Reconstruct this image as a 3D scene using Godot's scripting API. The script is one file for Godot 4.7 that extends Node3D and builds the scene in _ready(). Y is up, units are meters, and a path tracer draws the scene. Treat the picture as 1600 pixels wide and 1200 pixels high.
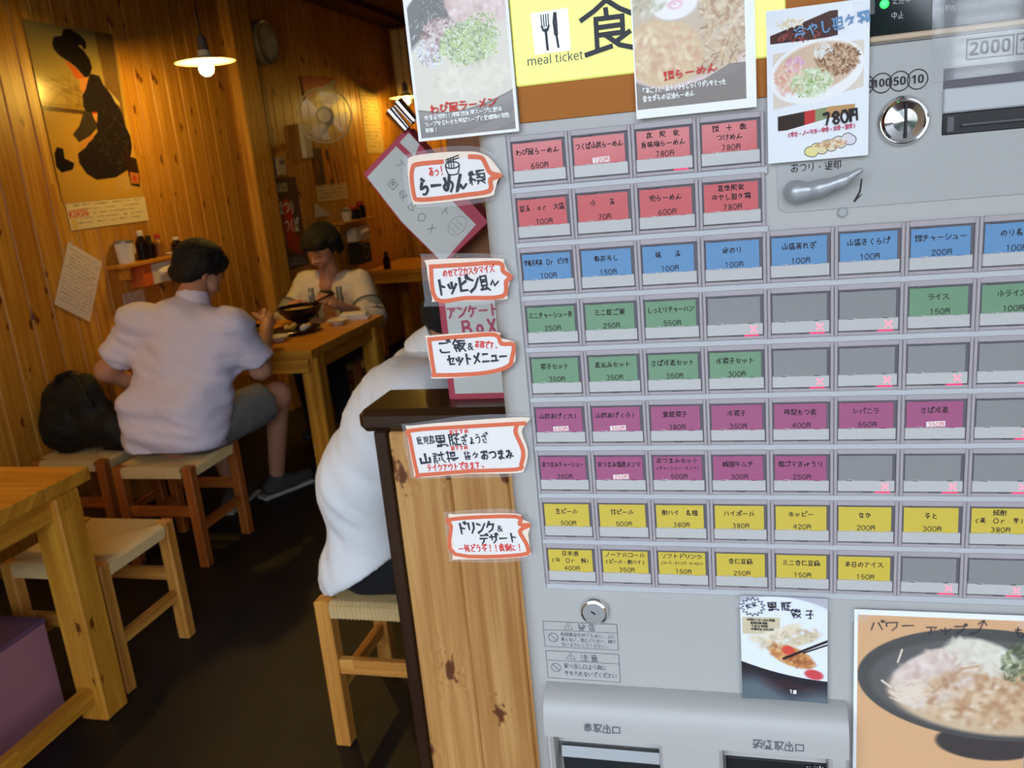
extends Node3D
# A ramen shop seen from its doorway: ticket machine on the right, wooden dining room on the left.

var M := {}
var names := {}
var rng := RandomNumberGenerator.new()

func _ready() -> void:
	rng.seed = 77
	var cam := Camera3D.new()
	cam.name = "camera"
	add_child(cam)
	cam.position = Vector3(0, 1.45, 0)
	cam.basis = Basis(Vector3.UP, 0.26482759) * Basis(Vector3.RIGHT, -0.25262251) * Basis(Vector3.BACK, -0.09422813)
	# small compact-camera aperture, focused on the ticket machine
	var optics := CameraAttributesPhysical.new()
	optics.frustum_focal_length = 38.7
	optics.exposure_aperture = 20.0
	optics.frustum_focus_distance = 0.74
	cam.attributes = optics
	cam.fov = rad_to_deg(2.0 * atan(600.0 / 1326.589))
	cam.near = 0.02
	cam.far = 60.0
	cam.current = true
	var we := WorldEnvironment.new()
	we.name = "environment"
	var env := Environment.new()
	env.background_mode = Environment.BG_SKY
	var sky := Sky.new()
	var sm := ProceduralSkyMaterial.new()
	sm.sky_top_color = Color(0.87, 0.925, 1.0)
	sm.sky_horizon_color = Color(0.92, 0.96, 1.0)
	sm.ground_horizon_color = Color(0.45, 0.45, 0.45)
	sm.ground_bottom_color = Color(0.30, 0.30, 0.30)
	sm.sky_energy_multiplier = 2.1
	sm.ground_energy_multiplier = 0.8
	sky.sky_material = sm
	env.sky = sky
	env.tonemap_mode = Environment.TONE_MAPPER_LINEAR
	env.tonemap_exposure = 1.0
	env.sdfgi_enabled = true
	env.ssao_enabled = true
	env.ssil_enabled = true
	we.environment = env
	add_child(we)
	make_materials()
	build_room()
	build_street()
	build_partition()
	build_machine()
	build_notices()
	build_furniture()
	build_people()
	build_wall_things()
	build_table_things()
	build_lamps()

# ------------------------------------------------------------ mesh helper
class B:
	var v := PackedVector3Array()
	var n := PackedVector3Array()
	var t := PackedVector2Array()
	func tri(a: Vector3, b: Vector3, c: Vector3, na: Vector3, nb: Vector3, nc: Vector3, ta := Vector2.ZERO, tb := Vector2.ZERO, tc := Vector2.ZERO) -> void:
		if (b - a).cross(c - a).dot(na + nb + nc) > 0.0:
			v.append_array([a, c, b])
			n.append_array([na, nc, nb])
			t.append_array([ta, tc, tb])
		else:
			v.append_array([a, b, c])
			n.append_array([na, nb, nc])
			t.append_array([ta, tb, tc])
	func quad(a: Vector3, b: Vector3, c: Vector3, d: Vector3, nn: Vector3, ta := Vector2(0, 1), tb := Vector2(1, 1), tc := Vector2(1, 0), td := Vector2(0, 0)) -> void:
		tri(a, b, c, nn, nn, nn, ta, tb, tc)
		tri(a, c, d, nn, nn, nn, ta, tc, td)
	func mesh() -> ArrayMesh:
		var m := ArrayMesh.new()
		if v.is_empty():
			return m
		var arr := []
		arr.resize(Mesh.ARRAY_MAX)
		arr[Mesh.ARRAY_VERTEX] = v
		arr[Mesh.ARRAY_NORMAL] = n
		arr[Mesh.ARRAY_TEX_UV] = t
		m.add_surface_from_arrays(Mesh.PRIMITIVE_TRIANGLES, arr)
		return m
	# chamfered box; the wood grain runs along axis g, uv in metres
	func box(at: Vector3, size: Vector3, bev := 0.002, g := 1, off := Vector2.ZERO, turn := Basis()) -> void:
		var h := size * 0.5
		bev = minf(bev, minf(h.x, minf(h.y, h.z)) * 0.9)
		var vv := {}
		for sx in [-1, 1]:
			for sy in [-1, 1]:
				for sz in [-1, 1]:
					var s := Vector3(sx, sy, sz)
					for a in 3:
						var q := (h - Vector3.ONE * bev) * s
						q[a] = h[a] * s[a]
						vv[[sx, sy, sz, a]] = q
		for a in 3:
			var b: int = (a + 1) % 3
			var c: int = (a + 2) % 3
			for s in [-1, 1]:
				var k := []
				for pq in [[-1, -1], [1, -1], [1, 1], [-1, 1]]:
					var key := [0, 0, 0, a]
					key[a] = s
					key[b] = pq[0]
					key[c] = pq[1]
					k.append(vv[key])
				var nn := Vector3.ZERO
				nn[a] = s
				put4(k[0], k[1], k[2], k[3], nn, at, turn, g, off)
			for sb in [-1, 1]:
				for sc in [-1, 1]:
					var k2 := []
					for e in [[-1, b], [1, b], [1, c], [-1, c]]:
						var key2 := [0, 0, 0, e[1]]
						key2[a] = e[0]
						key2[b] = sb
						key2[c] = sc
						k2.append(vv[key2])
					var n2 := Vector3.ZERO
					n2[b] = sb * 0.7071
					n2[c] = sc * 0.7071
					put4(k2[0], k2[1], k2[2], k2[3], n2, at, turn, g, off)
		for sx in [-1, 1]:
			for sy in [-1, 1]:
				for sz in [-1, 1]:
					var n3 := (turn * Vector3(sx, sy, sz)).normalized()
					var p0: Vector3 = vv[[sx, sy, sz, 0]]
					var p1: Vector3 = vv[[sx, sy, sz, 1]]
					var p2: Vector3 = vv[[sx, sy, sz, 2]]
					tri(at + turn * p0, at + turn * p1, at + turn * p2, n3, n3, n3, uvof(p0, g, off), uvof(p1, g, off), uvof(p2, g, off))
	func uvof(p: Vector3, g: int, off: Vector2) -> Vector2:
		return Vector2(p.x + p.y + p.z - p[g], p[g]) + off
	func put4(a: Vector3, b: Vector3, c: Vector3, d: Vector3, nn: Vector3, at: Vector3, turn: Basis, g: int, off: Vector2) -> void:
		quad(at + turn * a, at + turn * b, at + turn * c, at + turn * d, turn * nn, uvof(a, g, off), uvof(b, g, off), uvof(c, g, off), uvof(d, g, off))
	# a plane sheet of some thickness cut to an outline (x, y), facing +z
	func sheet(poly: PackedVector2Array, z0: float, z1: float) -> void:
		var idx := Geometry2D.triangulate_polygon(poly)
		var lo := poly[0]
		var hi := poly[0]
		for p in poly:
			lo = lo.min(p)
			hi = hi.max(p)
		var sp := hi - lo
		for i in range(0, idx.size(), 3):
			var q := []
			var u := []
			for k in 3:
				var p2: Vector2 = poly[idx[i + k]]
				q.append(p2)
				u.append(Vector2((p2.x - lo.x) / sp.x, 1.0 - (p2.y - lo.y) / sp.y))
			for zz in [[z1, 1.0], [z0, -1.0]]:
				var nn := Vector3(0, 0, zz[1])
				tri(Vector3(q[0].x, q[0].y, zz[0]), Vector3(q[1].x, q[1].y, zz[0]), Vector3(q[2].x, q[2].y, zz[0]), nn, nn, nn, u[0], u[1], u[2])
		var sgn := 1.0 if Geometry2D.is_polygon_clockwise(poly) else -1.0
		for i in poly.size():
			var a := poly[i]
			var b := poly[(i + 1) % poly.size()]
			var e := (b - a).normalized()
			var nn := Vector3(-e.y, e.x, 0) * sgn
			var ua := Vector2((a.x - lo.x) / sp.x, 1.0 - (a.y - lo.y) / sp.y)
			quad(Vector3(a.x, a.y, z0), Vector3(b.x, b.y, z0), Vector3(b.x, b.y, z1), Vector3(a.x, a.y, z1), nn, ua, ua, ua, ua)
	# turned shape: profile of (radius, height) round an axis
	func lathe(prof: Array, seg := 24, xf := Transform3D(), from := 0.0, to := TAU) -> void:
		for i in prof.size() - 1:
			var p: Vector2 = prof[i]
			var q: Vector2 = prof[i + 1]
			if p.distance_to(q) < 1e-6:
				continue
			var d := (q - p).normalized()
			var nr := Vector2(d.y, -d.x)
			for k in seg:
				var a0 := from + (to - from) * k / seg
				var a1 := from + (to - from) * (k + 1) / seg
				var c0 := Vector3(cos(a0), 0, sin(a0))
				var c1 := Vector3(cos(a1), 0, sin(a1))
				var up := Vector3.UP
				var n0 := xf.basis * (c0 * nr.x + up * nr.y)
				var n1 := xf.basis * (c1 * nr.x + up * nr.y)
				var w := [xf * (c0 * p.x + up * p.y), xf * (c1 * p.x + up * p.y), xf * (c1 * q.x + up * q.y), xf * (c0 * q.x + up * q.y)]
				if p.x > 1e-6:
					tri(w[0], w[1], w[2], n0, n1, n1)
				if q.x > 1e-6:
					tri(w[0], w[2], w[3], n0, n1, n0)
	func tube(path: Array, r0: float, r1 := -1.0, seg := 8, caps := true) -> void:
		if r1 < 0.0:
			r1 = r0
		var rings := []
		var up := Vector3(0.123, 0.9, 0.31)
		for i in path.size():
			var dir: Vector3 = (path[mini(i + 1, path.size() - 1)] - path[maxi(i - 1, 0)]).normalized()
			if absf(dir.dot(up.normalized())) > 0.97:
				up = Vector3(0.9, 0.2, 0.3)
			var x := up.cross(dir).normalized()
			var y := dir.cross(x)
			up = y
			var r := lerpf(r0, r1, float(i) / (path.size() - 1))
			var ring := []
			for k in seg:
				var a := TAU * k / seg
				ring.append([path[i] + (x * cos(a) + y * sin(a)) * r, x * cos(a) + y * sin(a)])
			rings.append(ring)
		for i in path.size() - 1:
			for k in seg:
				var k2: int = (k + 1) % seg
				var a = rings[i][k]
				var b = rings[i][k2]
				var c = rings[i + 1][k2]
				var d = rings[i + 1][k]
				tri(a[0], b[0], c[0], a[1], b[1], c[1])
				tri(a[0], c[0], d[0], a[1], c[1], d[1])
		if caps:
			for e in [[0, 1], [path.size() - 1, path.size() - 2]]:
				var nn: Vector3 = (path[e[0]] - path[e[1]]).normalized()
				for k in seg:
					tri(path[e[0]], rings[e[0]][k][0], rings[e[0]][(k + 1) % seg][0], nn, nn, nn)
	# flat ink stroke on a sheet (facing +z); each stroke lies a hair above the last
	var laid := 0
	func stroke(pts: Array, w: float, z: float, w2 := -1.0) -> void:
		if w2 < 0.0:
			w2 = w
		laid += 1
		z += 0.00002 * (laid % 6)
		var n := pts.size()
		var loop: bool = n > 3 and (pts[0] as Vector2).distance_to(pts[n - 1]) < 1e-6
		var le := []
		var ri := []
		for i in n:
			var p: Vector2 = pts[i]
			var din: Vector2 = (p - pts[i - 1]).normalized() if i > 0 else (p - pts[n - 2]).normalized() if loop else (pts[1] - p).normalized()
			var dout: Vector2 = (pts[i + 1] - p).normalized() if i < n - 1 else (pts[1] - p).normalized() if loop else din
			var d := (din + dout)
			d = d.normalized() if d.length() > 0.2 else din
			var ww := lerpf(w, w2, float(i) / maxf(1.0, n - 1)) * 0.5
			var m := Vector2(-d.y, d.x) * minf(1.5, 1.0 / maxf(0.3, absf(d.dot(din)))) * ww
			if not loop and i == 0:
				p -= d * ww * 0.8
			elif not loop and i == n - 1:
				p += d * ww * 0.8
			le.append(p + m)
			ri.append(p - m)
		for i in n - 1:
			var za := z + i * 3e-6
			var zb := za + 3e-6
			quad(Vector3(ri[i].x, ri[i].y, za), Vector3(ri[i + 1].x, ri[i + 1].y, zb), Vector3(le[i + 1].x, le[i + 1].y, zb), Vector3(le[i].x, le[i].y, za), Vector3(0, 0, 1))

# ------------------------------------------------------------ scene helpers
func numbered(called: String) -> String:
	var k: int = names.get(called, 0)
	names[called] = k + 1
	return called if k == 0 else "%s_%03d" % [called, k]

func part(called: String, b, m: Material, parent: Node, at := Vector3.ZERO) -> MeshInstance3D:
	var o := MeshInstance3D.new()
	o.name = called
	o.mesh = b.mesh() if b is B else b
	o.material_override = m
	o.position = at
	parent.add_child(o, true)
	return o

func thing(called: String, label: String, category: String, at := Vector3.ZERO, turn := 0.0, group := "") -> Node3D:
	var o := Node3D.new()
	o.name = numbered(called)
	o.position = at
	o.rotation.y = turn
	add_child(o)
	tag(o, label, category, group)
	return o

func tag(o: Node, label: String, category: String, group := "") -> void:
	o.set_meta("label", label)
	o.set_meta("category", category)
	if group != "":
		o.set_meta("group", group)

func structure(called: String) -> Node3D:
	var o := Node3D.new()
	o.name = called
	o.set_meta("kind", "structure")
	add_child(o)
	return o

func slab(called: String, at: Vector3, size: Vector3, m: Material) -> void:
	var b := B.new()
	b.box(at, size, 0.004)
	var o := part(called, b, m, self)
	o.set_meta("kind", "structure")

func rr(a: float, b: float) -> float:
	return rng.randf_range(a, b)

func v2(a: Array, shift := Vector2.ZERO, mm := 0.001) -> PackedVector2Array:
	var out := PackedVector2Array()
	for i in range(0, a.size(), 2):
		out.append(Vector2(a[i], a[i + 1]) * mm - shift)
	return out

func smooth(pts: Array, closed := false, n := 4) -> Array:
	var out := []
	var k := pts.size()
	for i in (k if closed else k - 1):
		var p0: Vector2 = pts[(i - 1 + k) % k] if closed or i > 0 else pts[0]
		var p1: Vector2 = pts[i]
		var p2: Vector2 = pts[(i + 1) % k]
		var p3: Vector2 = pts[(i + 2) % k] if closed or i + 2 < k else pts[k - 1]
		for j in n:
			out.append(p1.cubic_interpolate(p2, p0, p3, float(j) / n))
	if not closed:
		out.append(pts[k - 1])
	return out

func material(key: String, c: Color, rough := 0.6, metal := 0.0) -> StandardMaterial3D:
	var m := StandardMaterial3D.new()
	m.resource_name = key
	m.albedo_color = c
	m.roughness = rough
	m.metallic = metal
	M[key] = m
	return m

func rgb8(r: float, g: float, b: float) -> Color:
	return Color(r / 255.0, g / 255.0, b / 255.0)

# ------------------------------------------------------------ painted print
func canvas(w: int, h: int, c: Color) -> Image:
	var im := Image.create(w, h, false, Image.FORMAT_RGB8)
	im.fill(c)
	return im

func dab(im: Image, cx: float, cy: float, rx: float, ry: float, rot: float, c: Color, soft := 0.1, grain := 0.0) -> void:
	var w := im.get_width()
	var h := im.get_height()
	var r := maxf(rx, ry)
	var cs := cos(rot)
	var sn := sin(rot)
	for y in range(maxi(0, int(cy - r)), mini(h, int(cy + r) + 1)):
		for x in range(maxi(0, int(cx - r)), mini(w, int(cx + r) + 1)):
			var dx := x - cx
			var dy := y - cy
			var u := (dx * cs + dy * sn) / rx
			var q := (-dx * sn + dy * cs) / ry
			var d := sqrt(u * u + q * q)
			if d < 1.0:
				var a := clampf((1.0 - d) / soft, 0.0, 1.0) * c.a
				var cc := c
				if grain > 0.0:
					var g := 1.0 + grain * (rng.randf() - 0.5)
					cc = Color(c.r * g, c.g * g, c.b * g)
				im.set_pixel(x, y, im.get_pixel(x, y).lerp(cc, a))

func dash(im: Image, x0: float, y0: float, x1: float, y1: float, w: float, c: Color) -> void:
	var iw := im.get_width()
	var ih := im.get_height()
	var dx := x1 - x0
	var dy := y1 - y0
	var ll := maxf(dx * dx + dy * dy, 0.001)
	for y in range(maxi(0, int(minf(y0, y1) - w)), mini(ih, int(maxf(y0, y1) + w) + 2)):
		for x in range(maxi(0, int(minf(x0, x1) - w)), mini(iw, int(maxf(x0, x1) + w) + 2)):
			var k := clampf(((x - x0) * dx + (y - y0) * dy) / ll, 0.0, 1.0)
			var ex := x - x0 - dx * k
			var ey := y - y0 - dy * k
			var a := clampf(w * 0.5 - sqrt(ex * ex + ey * ey) + 0.5, 0.0, 1.0) * c.a
			if a > 0.0:
				im.set_pixel(x, y, im.get_pixel(x, y).lerp(c, a))

func fill_poly(im: Image, a: Array, c: Color, grain := 0.0) -> void:
	var poly := v2(a, Vector2.ZERO, 1.0)
	var lo := poly[0]
	var hi := poly[0]
	for p in poly:
		lo = lo.min(p)
		hi = hi.max(p)
	for y in range(maxi(0, int(lo.y)), mini(im.get_height(), int(hi.y) + 1)):
		for x in range(maxi(0, int(lo.x)), mini(im.get_width(), int(hi.x) + 1)):
			if Geometry2D.is_point_in_polygon(Vector2(x + 0.5, y + 0.5), poly):
				var g := 1.0 + grain * (rng.randf() - 0.5)
				im.set_pixel(x, y, Color(c.r * g, c.g * g, c.b * g))

func strew(im: Image, cx: float, cy: float, rx: float, ry: float, count: int, ln: float, w: float, cols: Array) -> void:
	for i in count:
		var a := rr(0, TAU)
		var r := sqrt(rng.randf())
		var x := cx + cos(a) * rx * r
		var y := cy + sin(a) * ry * r
		var d := rr(0, PI)
		var l := ln * rr(0.5, 1.0)
		dash(im, x - cos(d) * l, y - sin(d) * l, x + cos(d) * l, y + sin(d) * l, w * rr(0.7, 1.3), cols[i % cols.size()])

# soft specks of several tints inside an ellipse: the broken surface of food in a photograph
func mottle(im: Image, cx: float, cy: float, rx: float, ry: float, count: int, size: float, cols: Array, rot := 0.0) -> void:
	for i in count:
		var a := rr(0, TAU)
		var r := sqrt(rng.randf())
		var p := Vector2(cos(a) * rx * r, sin(a) * ry * r).rotated(rot)
		var c: Color = cols[i % cols.size()]
		c.a = rr(0.35, 0.8)
		dab(im, cx + p.x, cy + p.y, size * rr(0.6, 1.4), size * rr(0.35, 0.8), rr(0, PI), c, 0.8)

func print_material(key: String, im: Image, rough := 0.35) -> StandardMaterial3D:
	var m := material(key, Color.WHITE, rough)
	m.albedo_texture = ImageTexture.create_from_image(im)
	m.texture_repeat = false
	return m

func wood_image(w: int, h: int, knots: int, seed_: int) -> Image:
	var im := Image.create(w, h, false, Image.FORMAT_RGB8)
	var f := FastNoiseLite.new()
	f.seed = seed_
	f.frequency = 0.01
	var r := RandomNumberGenerator.new()
	r.seed = seed_
	var ks := []
	for i in knots:
		ks.append(Vector3(r.randf() * w, r.randf() * h, r.randf_range(2.2, 6.0)))
	var lo := rgb8(186, 128, 66)
	var hi := rgb8(232, 184, 118)
	var dark := rgb8(92, 44, 18)
	for y in h:
		for x in w:
			var px := float(x)
			var py := float(y)
			var kn := 0.0
			for k: Vector3 in ks:
				var dx := px - k.x
				dx -= w * roundf(dx / w)
				var dy := (py - k.y)
				dy -= h * roundf(dy / h)
				dy *= 0.55
				var d2 := dx * dx + dy * dy
				if d2 < k.z * k.z * 25.0:
					var d := sqrt(d2) / k.z
					d *= 1.0 + 0.9 * f.get_noise_2d(dx * 14.0 + k.x * 7.0, dy * 14.0)
					px += dx * 1.6 * exp(-d * d * 0.35)
					if d < 1.25:
						kn = maxf(kn, clampf((1.25 - d) * 2.2, 0.0, 1.0))
			var s := f.get_noise_2d(px * 5.0, py * 0.25)
			var s2 := f.get_noise_2d(px * 22.0 + 900.0, py * 0.5)
			var t := clampf(0.55 + s * 0.75 + s2 * 0.25, 0.0, 1.0)
			im.set_pixel(x, y, lo.lerp(hi, t).lerp(dark, kn * 0.85))
	return im

func wood(key: String, tex: Texture2D, tint: Color, rough := 0.45) -> StandardMaterial3D:
	var m := material(key, tint, rough)
	m.albedo_texture = tex
	m.uv1_scale = Vector3(1.0 / 0.42, 1.0 / 1.3, 1)
	return m

func noise_texture(freq: float, a: Color, b: Color, size := 256) -> NoiseTexture2D:
	var t := NoiseTexture2D.new()
	t.width = size
	t.height = size
	t.seamless = true
	var f := FastNoiseLite.new()
	f.seed = 5
	f.frequency = freq
	t.noise = f
	var g := Gradient.new()
	g.set_color(0, a)
	g.set_color(1, b)
	t.color_ramp = g
	return t

func make_materials() -> void:
	var tex := ImageTexture.create_from_image(wood_image(256, 640, 9, 3))
	var tex2 := ImageTexture.create_from_image(wood_image(256, 640, 3, 9))
	wood("wall_pine", tex, Color(0.93, 0.87, 0.58), 0.42)
	wood("wall_pine_dark", tex, Color(0.87, 0.79, 0.50), 0.42)
	wood("wall_pine_pale", tex, Color(0.97, 0.93, 0.64), 0.42)
	wood("table_pine", tex2, Color(0.98, 0.89, 0.50), 0.38)
	wood("stool_wood", tex2, Color(1.0, 0.92, 0.70), 0.5)
	wood("stool_brown", tex2, Color(0.80, 0.60, 0.42), 0.5)
	wood("partition_pine", tex, Color(1.0, 0.97, 0.93), 0.5)
	wood("dark_oak", tex2, Color(0.27, 0.23, 0.22), 0.32)
	wood("post_brown", tex, Color(0.66, 0.54, 0.44), 0.6)
	wood("ceiling_wood", tex2, Color(0.36, 0.24, 0.18), 0.7)
	var fl := material("dark_floor", Color.WHITE, 0.55)
	fl.albedo_texture = noise_texture(0.02, rgb8(13, 11, 10), rgb8(26, 21, 19))
	fl.uv1_triplanar = true
	fl.uv1_world_triplanar = true
	material("plaster", rgb8(150, 128, 104), 0.9)
	material("cream_plaster", rgb8(205, 190, 160), 0.8)
	material("asphalt", rgb8(120, 120, 118), 0.95)
	material("cabinet", rgb8(174, 172, 168), 0.42)
	material("panel_grey", rgb8(166, 166, 163), 0.45)
	material("bezel", rgb8(166, 158, 161), 0.4)
	material("rail", rgb8(182, 184, 186), 0.35)
	material("gap_dark", rgb8(92, 88, 94), 0.6)
	material("black", rgb8(14, 14, 16), 0.35)
	material("seam", rgb8(120, 122, 128), 0.7)
	for c in [["red", 200, 88, 90], ["blue", 94, 140, 182], ["green", 104, 143, 108], ["purple", 158, 74, 116], ["yellow", 204, 180, 54], ["grey", 132, 131, 130]]:
		var cm := material("card_" + c[0], rgb8(c[1], c[2], c[3]), 0.5)
		cm.clearcoat_enabled = true
		cm.clearcoat = 0.7
		cm.clearcoat_roughness = 0.12
	var fm := material("flap", rgb8(187, 185, 182), 0.35)
	fm.clearcoat_enabled = true
	fm.clearcoat = 0.6
	fm.clearcoat_roughness = 0.15
	material("ink", rgb8(42, 34, 38), 0.8)
	material("ink_grey", rgb8(96, 98, 104), 0.8)
	material("ink_brush", rgb8(52, 54, 62), 0.7)
	material("ink_red", rgb8(214, 62, 54), 0.7)
	material("ink_white", rgb8(240, 240, 236), 0.7)
	material("marker_orange", rgb8(218, 105, 68), 0.6)
	material("marker_pink", rgb8(196, 78, 104), 0.6)
	material("paper_white", rgb8(231, 227, 224), 0.55)
	material("paper_cream", rgb8(238, 218, 198), 0.55)
	material("paper_warm", rgb8(222, 214, 200), 0.8)
	material("box_white", rgb8(222, 224, 216), 0.6)
	material("box_red", rgb8(196, 72, 92), 0.6)
	var lam := material("laminate", Color(0.92, 0.93, 0.95, 0.07), 0.35)
	lam.metallic_specular = 0.25
	lam.transparency = BaseMaterial3D.TRANSPARENCY_ALPHA
	var fi := material("film", Color(0.95, 0.96, 0.97, 0.04), 0.05)
	fi.transparency = BaseMaterial3D.TRANSPARENCY_ALPHA
	var gl := material("clear_glass", Color(0.95, 0.95, 0.92, 0.22), 0.05)
	gl.transparency = BaseMaterial3D.TRANSPARENCY_ALPHA
	material("chrome", rgb8(225, 222, 220), 0.12, 1.0)
	material("steel", rgb8(190, 192, 194), 0.22, 1.0)
	material("silver_plastic", rgb8(168, 170, 172), 0.3, 0.35)
	var led := material("led_red", rgb8(255, 150, 160), 0.5)
	led.emission_enabled = true
	led.emission = rgb8(255, 96, 116)
	led.emission_energy_multiplier = 0.9
	var led2 := material("led_bar", rgb8(255, 60, 110), 0.5)
	led2.emission_enabled = true
	led2.emission = rgb8(255, 30, 90)
	led2.emission_energy_multiplier = 0.8
	var led3 := material("led_green", rgb8(80, 255, 120), 0.4)
	led3.emission_enabled = true
	led3.emission = rgb8(40, 255, 90)
	led3.emission_energy_multiplier = 1.4
	var ye := material("backlit_yellow", rgb8(240, 240, 130), 0.4)
	ye.emission_enabled = true
	ye.emission = rgb8(236, 236, 110)
	ye.emission_energy_multiplier = 0.28
	var yw := material("backlit_white", rgb8(245, 248, 248), 0.4)
	yw.emission_enabled = true
	yw.emission = rgb8(240, 250, 255)
	yw.emission_energy_multiplier = 0.35
	material("header_brown", rgb8(166, 98, 26), 0.75)
	material("header_tan", rgb8(190, 168, 140), 0.5)
	var dg := material("display_glass", rgb8(16, 22, 26), 0.08)
	dg.metallic_specular = 0.6
	material("cord_straw", rgb8(206, 176, 122), 0.85)
	material("skin", rgb8(204, 146, 116), 0.55)
	material("hair", rgb8(18, 14, 14), 0.8)
	material("shirt_lilac", rgb8(234, 226, 246), 0.9)
	material("shirt_white", rgb8(246, 248, 250), 0.9)
	material("blouse", rgb8(222, 212, 202), 0.9)
	material("blouse_band", rgb8(74, 78, 90), 0.9)
	material("blouse_lace", rgb8(150, 152, 160), 0.9)
	material("shorts", rgb8(116, 114, 112), 0.95)
	material("trousers_black", rgb8(20, 20, 26), 0.9)
	material("jeans", rgb8(36, 38, 54), 0.9)
	material("shoe", rgb8(66, 64, 62), 0.8)
	material("shoe_sole", rgb8(180, 176, 168), 0.8)
	material("lip", rgb8(168, 88, 80), 0.6)
	material("bag_black", rgb8(12, 12, 14), 0.75)
	material("bowl_black", rgb8(14, 12, 14), 0.18)
	material("plate_brown", rgb8(52, 30, 24), 0.25)
	material("china", rgb8(232, 226, 212), 0.25)
	material("broth", rgb8(150, 96, 44), 0.15)
	material("egg", rgb8(228, 196, 110), 0.5)
	material("towel", rgb8(238, 230, 222), 0.95)
	material("pink_card", rgb8(168, 112, 124), 0.8)
	material("pink_dark", rgb8(104, 70, 96), 0.8)
	material("enamel_white", rgb8(244, 240, 228), 0.35)
	var bu := material("bulb_glass", rgb8(255, 240, 205), 0.4)
	bu.emission_enabled = true
	bu.emission = rgb8(255, 226, 160)
	bu.emission_energy_multiplier = 7.0
	material("plastic_white", rgb8(214, 210, 200), 0.4)
	material("clock_face", rgb8(198, 188, 164), 0.5)
	material("metal_grey", rgb8(150, 146, 140), 0.35, 0.6)
	material("soy", rgb8(24, 12, 8), 0.12)
	material("cap_red", rgb8(190, 36, 26), 0.4)
	material("tissue_orange", rgb8(222, 106, 40), 0.7)
	material("foliage", rgb8(34, 58, 38), 0.9)
	material("speaker_black", rgb8(18, 16, 16), 0.6)

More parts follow.
